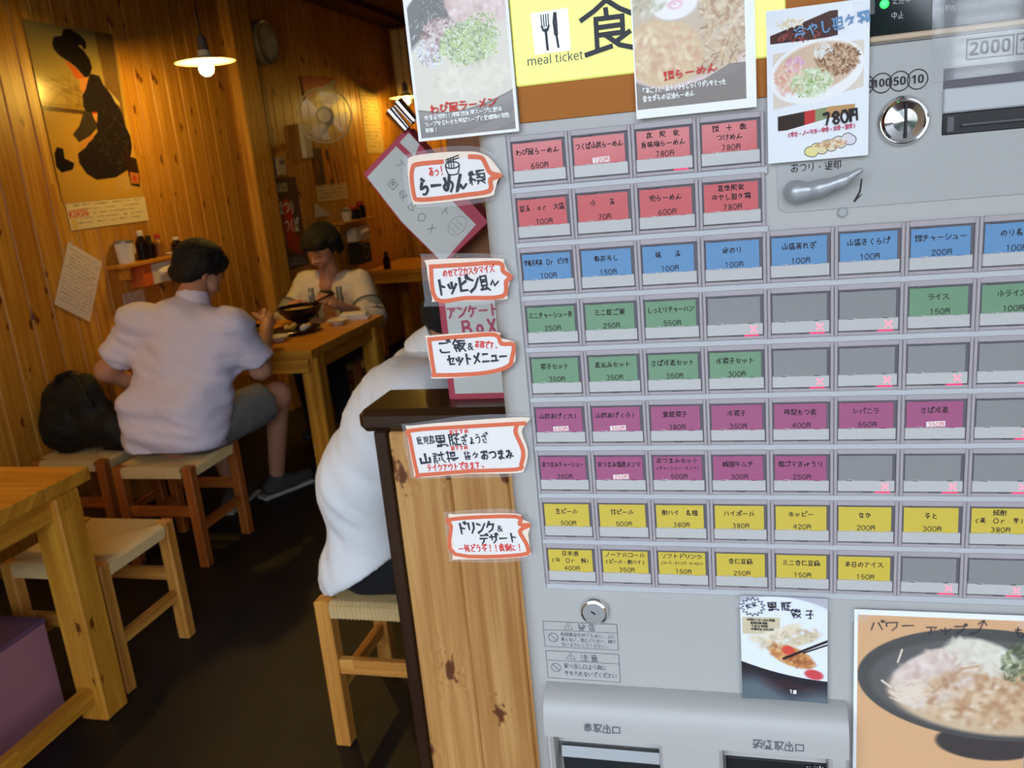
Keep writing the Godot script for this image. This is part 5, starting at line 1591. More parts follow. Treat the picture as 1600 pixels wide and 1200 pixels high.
# ------------------------------------------------------------ rounded bodies: smooth union of tapered limbs, meshed as surface nets
# limb: [from, to, radius, radius, (optional) squash Vector3, (optional) 1 = cut flat at the far end]
func blob(b: B, limbs: Array, cell: float, k: float, fold := 0.0, fold_freq := 0.0, fold2 := 0.0, xf := Transform3D(), clips := [], drape := Vector3.ZERO) -> void:
	var lo := Vector3.ONE * 1e9
	var hi := -lo
	for l in limbs:
		var r: float = maxf(l[2], l[3])
		lo = lo.min((l[0] as Vector3).min(l[1]) - Vector3.ONE * (r + k * 0.5))
		hi = hi.max((l[0] as Vector3).max(l[1]) + Vector3.ONE * (r + k * 0.5))
	lo -= Vector3.ONE * (cell * 2.0 + fold)
	hi += Vector3.ONE * (cell * 2.0 + fold)
	var nx := int((hi.x - lo.x) / cell) + 2
	var ny := int((hi.y - lo.y) / cell) + 2
	var nz := int((hi.z - lo.z) / cell) + 2
	var f := PackedFloat32Array()
	f.resize(nx * ny * nz)
	f.fill(1.0)
	for l in limbs:
		var a: Vector3 = l[0]
		var c: Vector3 = l[1]
		var ra: float = l[2]
		var rb: float = l[3]
		var sq := Vector3.ONE
		var flat := false
		if l.size() > 4 and l[4] != null:
			sq = l[4]
		if l.size() > 5:
			flat = l[5] == 1
		var mid := (a + c) * 0.5
		var mins := minf(sq.x, minf(sq.y, sq.z))
		var ba := (c - a) / sq
		var bb := maxf(ba.dot(ba), 1e-9)
		var dir := (c - a).normalized()
		var pad := maxf(ra, rb) * maxf(1.0, maxf(sq.x, maxf(sq.y, sq.z))) + k + cell * 2.5 + fold
		var l0 := ((a.min(c) - Vector3.ONE * pad - lo) / cell).floor().max(Vector3.ZERO)
		var h0 := ((a.max(c) + Vector3.ONE * pad - lo) / cell).ceil().min(Vector3(nx - 1, ny - 1, nz - 1))
		for iz in range(int(l0.z), int(h0.z) + 1):
			for iy in range(int(l0.y), int(h0.y) + 1):
				var row := (iz * ny + iy) * nx
				for ix in range(int(l0.x), int(h0.x) + 1):
					var p := lo + Vector3(ix, iy, iz) * cell
					var pa := (p - a) / sq
					var t := clampf(pa.dot(ba) / bb, 0.0, 1.0)
					var d := ((pa - ba * t).length() - lerpf(ra, rb, t)) * mins
					if flat:
						d = maxf(d, (p - c).dot(dir))
					var old := f[row + ix]
					var h := maxf(k - absf(old - d), 0.0) / k
					f[row + ix] = minf(old, d) - h * h * k * 0.25
	if fold > 0.0 or fold2 > 0.0:
		var nz_ := FastNoiseLite.new()
		nz_.seed = 4
		nz_.frequency = 1.0
		for iz in nz:
			for iy in ny:
				var row := (iz * ny + iy) * nx
				for ix in nx:
					if absf(f[row + ix]) < 0.06:
						var p := lo + Vector3(ix, iy, iz) * cell
						if drape != Vector3.ZERO:
							# cloth hangs in long folds: quick change along drape, slow across it
							var q := p.dot(drape)
							p = drape * q + (p - drape * q) * 0.3
						f[row + ix] += fold * nz_.get_noise_3d(p.x * fold_freq, p.y * fold_freq * 1.4, p.z * fold_freq) + fold2 * nz_.get_noise_3d(p.x * fold_freq * 3.0 + p.y * fold_freq, p.y * fold_freq * 2.0, p.z * fold_freq * 3.0)
	for cl in clips:
		var cp: Vector3 = cl[0]
		var cn: Vector3 = (cl[1] as Vector3).normalized()
		for iz in nz:
			for iy in ny:
				var row := (iz * ny + iy) * nx
				for ix in nx:
					f[row + ix] = maxf(f[row + ix], (lo + Vector3(ix, iy, iz) * cell - cp).dot(cn))
	# surface nets
	var id := PackedInt32Array()
	id.resize(nx * ny * nz)
	id.fill(-1)
	var vs := PackedVector3Array()
	var off := [0, 1, nx, nx + 1, nx * ny, nx * ny + 1, nx * ny + nx, nx * ny + nx + 1]
	var corner := [Vector3(0, 0, 0), Vector3(1, 0, 0), Vector3(0, 1, 0), Vector3(1, 1, 0), Vector3(0, 0, 1), Vector3(1, 0, 1), Vector3(0, 1, 1), Vector3(1, 1, 1)]
	var edges := [[0, 1], [2, 3], [4, 5], [6, 7], [0, 2], [1, 3], [4, 6], [5, 7], [0, 4], [1, 5], [2, 6], [3, 7]]
	for iz in nz - 1:
		for iy in ny - 1:
			var row := (iz * ny + iy) * nx
			for ix in nx - 1:
				var at := row + ix
				var d0 := f[at]
				if absf(d0) > cell * 5.0:
					continue
				var mask := 0
				for q in 8:
					if f[at + off[q]] < 0.0:
						mask += 1
				if mask == 0 or mask == 8:
					continue
				var sum := Vector3.ZERO
				var cnt := 0
				for e in edges:
					var fa := f[at + off[e[0]]]
					var fb := f[at + off[e[1]]]
					if (fa < 0.0) != (fb < 0.0):
						sum += (corner[e[0]] as Vector3).lerp(corner[e[1]], fa / (fa - fb))
						cnt += 1
				id[at] = vs.size()
				vs.append(lo + (Vector3(ix, iy, iz) + sum / cnt) * cell)
	var ns := PackedVector3Array()
	ns.resize(vs.size())
	var tris := PackedInt32Array()
	var step := [1, nx, nx * ny]
	for iz in range(1, nz - 1):
		for iy in range(1, ny - 1):
			var row := (iz * ny + iy) * nx
			for ix in range(1, nx - 1):
				var at := row + ix
				if id[at] < 0:
					continue
				var d0 := f[at]
				for ax in 3:
					var d1 := f[at + step[ax]]
					if (d0 < 0.0) == (d1 < 0.0):
						continue
					var u: int = step[(ax + 1) % 3]
					var w: int = step[(ax + 2) % 3]
					var q0 := id[at]
					var q1 := id[at - u]
					var q2 := id[at - u - w]
					var q3 := id[at - w]
					if q0 < 0 or q1 < 0 or q2 < 0 or q3 < 0:
						continue
					if d0 < 0.0:
						tris.append_array([q0, q1, q2, q0, q2, q3])
					else:
						tris.append_array([q0, q2, q1, q0, q3, q2])
	for i in range(0, tris.size(), 3):
		var fn := (vs[tris[i + 1]] - vs[tris[i]]).cross(vs[tris[i + 2]] - vs[tris[i]])
		for q in 3:
			ns[tris[i + q]] += fn
	for i in range(0, tris.size(), 3):
		var p := [0, 0, 0]
		var nn := [0, 0, 0]
		for q in 3:
			p[q] = xf * vs[tris[i + q]]
			nn[q] = (xf.basis * ns[tris[i + q]]).normalized()
		b.tri(p[0], p[1], p[2], nn[0], nn[1], nn[2])

func moved(limbs: Array, xf: Transform3D) -> Array:
	var out := []
	for l in limbs:
		var c: Array = l.duplicate()
		c[0] = xf * (l[0] as Vector3)
		c[1] = xf * (l[1] as Vector3)
		out.append(c)
	return out

# a head looking along its own +z, with its centre at the origin
func head_limbs() -> Array:
	return [
		[Vector3(0, 0.028, -0.022), Vector3(0, 0.030, 0.012), 0.080, 0.078], [Vector3(0, -0.015, 0.028), Vector3(0, -0.030, 0.036), 0.062, 0.056],
		[Vector3(0, -0.05, 0.040), Vector3(0, -0.088, 0.056), 0.046, 0.026], [Vector3(-0.034, -0.03, 0.050), Vector3(0.034, -0.03, 0.050), 0.034, 0.034],
		[Vector3(-0.03, 0.012, 0.078), Vector3(0.03, 0.012, 0.078), 0.016, 0.016], [Vector3(0, 0.002, 0.092), Vector3(0, -0.030, 0.106), 0.007, 0.012],
		[Vector3(-0.014, -0.036, 0.092), Vector3(0.014, -0.036, 0.092), 0.008, 0.008], [Vector3(-0.018, -0.062, 0.084), Vector3(0.018, -0.062, 0.084), 0.009, 0.009],
		[Vector3(0.080, -0.022, -0.006), Vector3(0.084, 0.014, -0.012), 0.013, 0.018, Vector3(0.55, 1, 1)], [Vector3(-0.080, -0.022, -0.006), Vector3(-0.084, 0.014, -0.012), 0.013, 0.018, Vector3(0.55, 1, 1)],
	]

# a hand: palm towards -y, fingers along +z, thumb on the side given
func hand_limbs(side: float, curl: float) -> Array:
	var out := [[Vector3(0, 0, -0.01), Vector3(0, 0, 0.03), 0.020, 0.022], [Vector3(-0.026, 0, 0.045), Vector3(0.026, 0, 0.045), 0.014, 0.014], [Vector3(-0.02, 0, 0.02), Vector3(0.02, 0, 0.02), 0.016, 0.016], [Vector3(0, 0, 0.02), Vector3(0, 0, 0.065), 0.016, 0.014]]
	var ln := [0.068, 0.078, 0.072, 0.056]
	for i in 4:
		var x := (-0.027 + 0.018 * i) * side
		var p := Vector3(x, 0, 0.070)
		var dir := Vector3(x * 0.6, 0, 1).normalized()
		var ang := curl * 0.35
		for s in 3:
			var d := Vector3(dir.x, -sin(ang), cos(ang)).normalized()
			var q: Vector3 = p + d * ln[i] * [0.45, 0.32, 0.23][s]
			out.append([p, q, 0.0085 - 0.0008 * s, 0.0080 - 0.0008 * s])
			p = q
			ang += curl * 0.6
	var t0 := Vector3(-0.024 * side, -0.004, 0.006)
	var t1 := t0 + Vector3(-0.028 * side, -0.016, 0.028)
	var t2 := t1 + Vector3(-0.006 * side, -0.016 * (0.5 + curl), 0.030)
	out.append([t0, t1, 0.013, 0.0095])
	out.append([t1, t2, 0.0092, 0.0078])
	return out

func along(at: Vector3, dir: Vector3) -> Transform3D:
	var y := dir.normalized()
	var x := y.cross(Vector3(0.1, 0.2, 1)).normalized()
	return Transform3D(Basis(x, y, x.cross(y)), at)

# locks of hair combed from the crown down over the skull (head axes)
func locks(b: B, xf: Transform3D, front: float, sides: float, back: float, count: int, thick: float) -> void:
	for i in count:
		var phi := TAU * i / count + rr(-0.05, 0.05)
		var fr := maxf(0.0, cos(phi))
		var bk := maxf(0.0, -cos(phi))
		var end := lerpf(sides, front, pow(fr, 0.8)) if fr > 0.0 else lerpf(sides, back, bk)
		end *= rr(0.86, 1.06)
		var start := rr(0.05, 0.5)
		var sweep := rr(-0.25, 0.25) + 0.25
		var pts := []
		for k in 7:
			var u := k / 6.0
			var th := deg_to_rad(lerpf(start * 30.0, end, u))
			var ph := phi + sweep * u * 0.5
			var swell := 1.0 + 0.06 * sin(u * PI) + rr(-0.012, 0.012)
			pts.append(xf * (Vector3(0, 0.040, -0.010) + Vector3(sin(th) * sin(ph) * 0.093, cos(th) * 0.098, sin(th) * cos(ph) * 0.106) * swell))
		b.tube(pts, thick, thick * 0.3, 5, false)

func aim(at: Vector3, forward: Vector3, up: Vector3) -> Transform3D:
	var z := forward.normalized()
	var x := up.cross(z).normalized()
	return Transform3D(Basis(x, z.cross(x), z), at)

func eyes_and_mouth(t: Node3D, xf: Transform3D) -> void:
	var b := B.new()
	for s in [-1.0, 1.0]:
		var pts := []
		for i in 7:
			var u := (i / 6.0 - 0.5)
			pts.append(xf * Vector3(s * 0.033 + u * 0.030, 0.002 - 0.006 * (0.25 - u * u) * 4.0, 0.0905 - absf(s * 0.033 + u * 0.03) * 0.22))
		b.tube(pts, 0.0016, 0.0016, 6)
		var brow := []
		for i in 7:
			var u := (i / 6.0 - 0.5)
			brow.append(xf * Vector3(s * 0.034 + u * 0.036, 0.022 + 0.004 * (0.25 - u * u) * 4.0, 0.0955 - absf(s * 0.034 + u * 0.036) * 0.22))
		b.tube(brow, 0.0022, 0.0022, 6)
	part("eyes", b, M.hair, t)
	b = B.new()
	b.tube([xf * Vector3(-0.020, -0.062, 0.0905), xf * Vector3(-0.008, -0.060, 0.0965), xf * Vector3(0.008, -0.060, 0.0965), xf * Vector3(0.020, -0.062, 0.0905)], 0.0032, 0.0032, 6)
	part("mouth", b, M.lip, t)

func build_people() -> void:
	man()
	woman()
	diner()

func man() -> void:
	var o := Vector3(-2.235, 0, -2.87)
	var t := thing("person", "person in a lilac short-sleeved shirt and grey shorts, seen from behind, eating", "person", o)
	var w := func(x: float, y: float, z: float) -> Vector3: return Vector3(x, y, z) - o
	var hip: Vector3 = w.call(-2.235, 0.50, -2.90)
	var chest: Vector3 = w.call(-2.185, 0.88, -3.02)
	var neck: Vector3 = w.call(-2.165, 1.03, -3.07)
	var hc: Vector3 = w.call(-2.165, 1.125, -3.14)
	var ls: Vector3 = w.call(-2.375, 0.945, -2.98)
	var le: Vector3 = w.call(-2.560, 0.765, -2.95)
	var lw: Vector3 = w.call(-2.47, 0.60, -3.14)
	var rs: Vector3 = w.call(-1.975, 0.915, -3.01)
	var re: Vector3 = w.call(-1.925, 0.715, -3.10)
	var rw: Vector3 = w.call(-1.985, 0.870, -3.31)
	var lh: Vector3 = w.call(-2.34, 0.50, -2.93)
	var rh: Vector3 = w.call(-2.13, 0.50, -2.93)
	var lk: Vector3 = w.call(-2.40, 0.50, -3.34)
	var rk: Vector3 = w.call(-1.985, 0.545, -3.30)
	var la: Vector3 = w.call(-2.30, 0.090, -3.30)
	var ra: Vector3 = w.call(-2.165, 0.095, -3.47)
	var hx := aim(hc, Vector3(0.42, -0.55, -0.75), Vector3.UP)
	var b := B.new()
	blob(b, [[hip, chest, 0.11, 0.12], [chest, neck, 0.10, 0.06], [neck, hc, 0.056, 0.055], [ls, le, 0.050, 0.042], [le, lw, 0.040, 0.028], [rs, re, 0.050, 0.042], [re, rw, 0.041, 0.028], [lh, lk, 0.075, 0.058], [rh, rk, 0.075, 0.058], [lk, la, 0.055, 0.036], [rk, ra, 0.055, 0.036], [ls, chest, 0.06, 0.08], [rs, chest, 0.06, 0.08]], 0.012, 0.03)
	blob(b, moved(head_limbs(), hx), 0.005, 0.012)
	blob(b, hand_limbs(-1.0, 1.0), 0.003, 0.008, 0, 0, 0, aim(rw, Vector3(-0.25, 0.35, -0.9), Vector3(0.8, 0.5, 0.1)))
	blob(b, hand_limbs(1.0, 0.6), 0.003, 0.008, 0, 0, 0, aim(lw, Vector3(0.35, -0.45, -0.6), Vector3(-0.4, 0.8, 0.2)))
	part("body", b, M.skin, t)
	# hair: cap over crown and nape
	b = B.new()
	var hair := [[Vector3(0, 0.052, -0.030), Vector3(0, 0.055, 0.010), 0.086, 0.080], [Vector3(-0.045, 0.035, -0.035), Vector3(0.045, 0.035, -0.035), 0.066, 0.066], [Vector3(-0.04, -0.02, -0.060), Vector3(0.04, -0.02, -0.060), 0.045, 0.045], [Vector3(-0.045, 0.075, 0.045), Vector3(0.045, 0.075, 0.045), 0.040, 0.040], [Vector3(0.076, 0.035, -0.02), Vector3(0.074, 0.030, 0.035), 0.022, 0.014], [Vector3(-0.076, 0.035, -0.02), Vector3(-0.074, 0.030, 0.035), 0.022, 0.014]]
	blob(b, moved(hair, hx), 0.006, 0.02, 0.006, 40.0, 0.003)
	locks(b, hx, 68.0, 98.0, 122.0, 170, 0.010)
	part("hair", b, M.hair, t)
	# shirt
	b = B.new()
	var side := Vector3(0.10, 0, 0)
	var sl := ls + (le - ls) * 0.74
	var sr := rs + (re - rs) * 0.80
	blob(b, [[hip - side + Vector3(0, 0.0, 0.0), chest - side * 1.15, 0.112, 0.118], [hip + side + Vector3(0, 0.0, 0.0), chest + side * 1.15, 0.112, 0.118], [hip + Vector3(0, -0.01, 0.02), chest, 0.125, 0.14], [ls, rs, 0.082, 0.082], [chest + Vector3(0, 0.09, -0.01), neck + Vector3(0, -0.015, 0.012), 0.10, 0.064], [ls, sl, 0.080, 0.074, null, 1], [rs, sr, 0.080, 0.078, null, 1], [hip + Vector3(-0.07, 0.02, 0.03), hip + Vector3(0.08, 0.02, 0.03), 0.138, 0.138], [hip + Vector3(-0.11, 0.135, 0.055), hip + Vector3(0.12, 0.125, 0.05), 0.085, 0.085]], 0.010, 0.045, 0.020, 8.0, 0.007, Transform3D(), [[Vector3(0, 0.462, 0.10), Vector3(0, -1, 0.15)]], Vector3(0.35, 0.93, 0.1).normalized())
	var shirt := part("shirt", b, M.shirt_lilac, t)
	b = B.new()
	b.lathe([Vector2(0.078, -0.022), Vector2(0.074, 0.0), Vector2(0.063, 0.040), Vector2(0.058, 0.041), Vector2(0.060, 0.0)], 28, along(neck + Vector3(0.0, -0.012, 0.006), Vector3(0.02, 0.9, -0.28)))
	part("collar", b, M.shirt_lilac, shirt)
	# shorts
	b = B.new()
	var lm := lh + (lk - lh) * 0.80
	var rm := rh + (rk - rh) * 0.80
	blob(b, [[hip + Vector3(-0.09, -0.005, 0.01), hip + Vector3(0.09, -0.005, 0.01), 0.118, 0.118, Vector3(1, 0.62, 1)], [lh, lm, 0.096, 0.082, null, 1], [rh, rm, 0.100, 0.092, null, 1]], 0.011, 0.03, 0.006, 14.0, 0.003)
	part("shorts", b, M.shorts, t)
	for f in [[la, Vector3(-0.05, 0, -1)], [ra, Vector3(0.55, 0, -1)]]:
		var sh := B.new()
		var a: Vector3 = f[0]
		var dir: Vector3 = (f[1] as Vector3).normalized()
		var heel := Vector3(a.x, 0.045, a.z) - dir * 0.045
		blob(sh, [[heel, heel + dir * 0.10, 0.040, 0.040], [heel + dir * 0.10, heel + dir * 0.21, 0.042, 0.034, Vector3(1, 0.85, 1)], [a, heel + dir * 0.04, 0.044, 0.04]], 0.007, 0.02)
		part("shoe", sh, M.shoe, t)
		var so := B.new()
		so.box(heel + dir * 0.085 - Vector3(0, 0.036, 0), Vector3(0.082, 0.018, 0.285), 0.006, 1, Vector2.ZERO, Basis(Vector3.UP, atan2(dir.x, dir.z)))
		part("shoe_sole", so, M.shoe_sole, t)

func woman() -> void:
	var o := Vector3(-2.35, 0, -4.72)
	var t := thing("person", "person with short black hair in a white embroidered blouse, holding chopsticks", "person", o)
	var w := func(x: float, y: float, z: float) -> Vector3: return Vector3(x, y, z) - o
	var hip: Vector3 = w.call(-2.35, 0.50, -4.76)
	var chest: Vector3 = w.call(-2.345, 0.79, -4.71)
	var neck: Vector3 = w.call(-2.335, 0.925, -4.68)
	var hc: Vector3 = w.call(-2.328, 1.065, -4.63)
	var rs: Vector3 = w.call(-2.500, 0.865, -4.71)
	var ls: Vector3 = w.call(-2.165, 0.850, -4.71)
	var re: Vector3 = w.call(-2.575, 0.68, -4.56)
	var le: Vector3 = w.call(-2.065, 0.665, -4.58)
	var rw: Vector3 = w.call(-2.44, 0.785, -4.37)
	var lw: Vector3 = w.call(-2.165, 0.775, -4.375)
	var hx := aim(hc, Vector3(-0.30, -0.42, 0.86), Vector3(0.10, 1, 0))
	var b := B.new()
	blob(b, [[hip, chest, 0.10, 0.095], [chest, neck, 0.085, 0.05], [neck, hc, 0.048, 0.05], [rs, re, 0.042, 0.036], [re, rw, 0.035, 0.024], [ls, le, 0.042, 0.036], [le, lw, 0.036, 0.025], [chest, rs, 0.075, 0.05], [chest, ls, 0.075, 0.05]], 0.010, 0.03)
	blob(b, moved(head_limbs(), hx), 0.004, 0.011)
	var lf := Vector3(-0.35, 0.45, 0.5)
	blob(b, hand_limbs(1.0, 1.5), 0.003, 0.007, 0, 0, 0, aim(lw, lf, Vector3(0.5, 0.6, 0.5)))
	blob(b, hand_limbs(-1.0, 1.0), 0.003, 0.007, 0, 0, 0, aim(rw, Vector3(0.5, 0.0, 0.6), Vector3(-0.5, 0.6, 0.4)))
	part("body", b, M.skin, t)
	eyes_and_mouth(t, hx)
	b = B.new()
	var hair := [[Vector3(0, 0.052, -0.036), Vector3(0, 0.056, 0.006), 0.088, 0.080], [Vector3(-0.045, 0.035, -0.03), Vector3(0.045, 0.035, -0.03), 0.066, 0.066], [Vector3(-0.045, 0.076, 0.040), Vector3(0.045, 0.074, 0.040), 0.040, 0.040], [Vector3(-0.05, 0.052, 0.076), Vector3(0.045, 0.062, 0.072), 0.024, 0.026], [Vector3(-0.082, 0.05, 0.01), Vector3(-0.083, -0.01, 0.036), 0.030, 0.018], [Vector3(0.082, 0.05, -0.01), Vector3(0.083, 0.012, -0.004), 0.030, 0.020], [Vector3(-0.045, -0.02, -0.060), Vector3(0.045, -0.02, -0.060), 0.045, 0.045]]
	blob(b, moved(hair, hx), 0.006, 0.022, 0.006, 36.0, 0.003)
	locks(b, hx, 74.0, 104.0, 118.0, 190, 0.011)
	part("hair", b, M.hair, t)
	b = B.new()
	blob(b, [[hip + Vector3(-0.09, 0, 0), chest + Vector3(-0.085, 0.02, 0), 0.11, 0.100], [hip + Vector3(0.09, 0, 0), chest + Vector3(0.085, 0.02, 0), 0.11, 0.100], [rs, rs + (re - rs) * 0.95, 0.066, 0.078, null, 0], [ls, le, 0.066, 0.080, null, 0], [le, le + (lw - le) * 0.42, 0.080, 0.050, null, 1], [re, re + (rw - re) * 0.35, 0.074, 0.052, null, 1], [rs + Vector3(0.075, 0.012, 0), rs, 0.056, 0.062], [ls + Vector3(-0.075, 0.012, 0), ls, 0.056, 0.062]], 0.010, 0.04, 0.008, 14.0, 0.004)
	var bl := part("blouse", b, M.blouse, t)
	# bare skin and dark undershirt in the open neckline
	b = B.new()
	blob(b, [[chest + Vector3(0.0, 0.060, 0.050), neck + Vector3(0, -0.02, 0.015), 0.052, 0.050, Vector3(1, 1, 1)]], 0.006, 0.01)
	part("neckline", b, M.skin, t)
	b = B.new()
	blob(b, [[chest + Vector3(-0.022, 0.012, 0.082), chest + Vector3(0.022, 0.012, 0.082), 0.026, 0.026]], 0.005, 0.01)
	part("undershirt", b, M.trousers_black, t)
	# embroidered bands down the front and round the sleeves, lying on the cloth
	for s in [-1.0, 1.0]:
		var sx: float = s
		var e: Vector3 = le if s > 0 else re
		var sh: Vector3 = ls if s > 0 else rs
		var ax := (e - sh).normalized()
		for q in [[0.003, 0.020, "embroidery"], [0.006, 0.0, "edge"]]:
			var grow: float = q[0]
			var torso := [[hip + Vector3(sx * 0.09, 0, 0), chest + Vector3(sx * 0.085, 0.02, 0), 0.11 + grow, 0.100 + grow]]
			var xc: float = chest.x + sx * 0.088
			if q[2] == "embroidery":
				b = B.new()
				blob(b, torso, 0.005, 0.01, 0, 0, 0, Transform3D(), [[Vector3(xc - 0.013, 0, 0), Vector3(-1, 0, 0)], [Vector3(xc + 0.013, 0, 0), Vector3(1, 0, 0)], [Vector3(0, 0, chest.z + 0.02), Vector3(0, 0, -1)], [Vector3(0, chest.y + 0.055, 0), Vector3(0, 1, 0)]])
				part("embroidery", b, M.blouse_lace, bl)
				b = B.new()
				blob(b, [[sh, e, 0.066 + grow + 0.004, 0.080 + grow + 0.004]], 0.006, 0.01, 0, 0, 0, Transform3D(), [[sh + (e - sh) * 0.62, -ax], [sh + (e - sh) * 0.98, ax]])
				part("lace_band", b, M.blouse_lace, bl)
			else:
				for off in [-0.013, 0.013]:
					b = B.new()
					blob(b, torso, 0.004, 0.01, 0, 0, 0, Transform3D(), [[Vector3(xc + off - 0.004, 0, 0), Vector3(-1, 0, 0)], [Vector3(xc + off + 0.004, 0, 0), Vector3(1, 0, 0)], [Vector3(0, 0, chest.z + 0.02), Vector3(0, 0, -1)], [Vector3(0, chest.y + 0.055, 0), Vector3(0, 1, 0)]])
					part("embroidery_edge", b, M.blouse_band, bl)
				for u in [0.60, 0.95]:
					b = B.new()
					blob(b, [[sh, e, 0.066 + grow + 0.004, 0.080 + grow + 0.004]], 0.005, 0.01, 0, 0, 0, Transform3D(), [[sh + (e - sh) * u, -ax], [sh + (e - sh) * (u + 0.05), ax]])
					part("embroidery_edge", b, M.blouse_band, bl)
	b = B.new()
	blob(b, [[hip + Vector3(-0.08, -0.02, 0), hip + Vector3(-0.10, -0.03, 0.36), 0.085, 0.065], [hip + Vector3(0.08, -0.02, 0), hip + Vector3(0.10, -0.03, 0.36), 0.085, 0.065], [hip + Vector3(-0.10, -0.03, 0.36), hip + Vector3(-0.10, -0.42, 0.30), 0.062, 0.05], [hip + Vector3(0.10, -0.03, 0.36), hip + Vector3(0.10, -0.42, 0.30), 0.062, 0.05]], 0.014, 0.03)
	part("jeans", b, M.jeans, t)
	for s in [-0.1, 0.1]:
		b = B.new()
		blob(b, [[Vector3(s, 0.04, 0.24), Vector3(s, 0.036, 0.38), 0.038, 0.032]], 0.008, 0.01)
		part("shoe", b, M.shoe, t)
	# chopsticks are held, so they are a thing of their own
	t.position += Vector3(0.08, 0.02, 0.16)
	o = t.position
	var tip := Vector3(-2.205, 0.815, -4.04)
	var grip := lw + o + Vector3(-0.035, 0.055, 0.055)
	var c := thing("chopsticks", "dark chopsticks held by the woman over her black bowl", "chopsticks", tip)
	for s in [-0.003, 0.003]:
		b = B.new()
		b.tube([Vector3(s, 0, 0), (grip - tip) * 1.35 + Vector3(s * 2.4, 0, 0)], 0.0024, 0.0042, 6)
		part("stick", b, M.plate_brown, c)

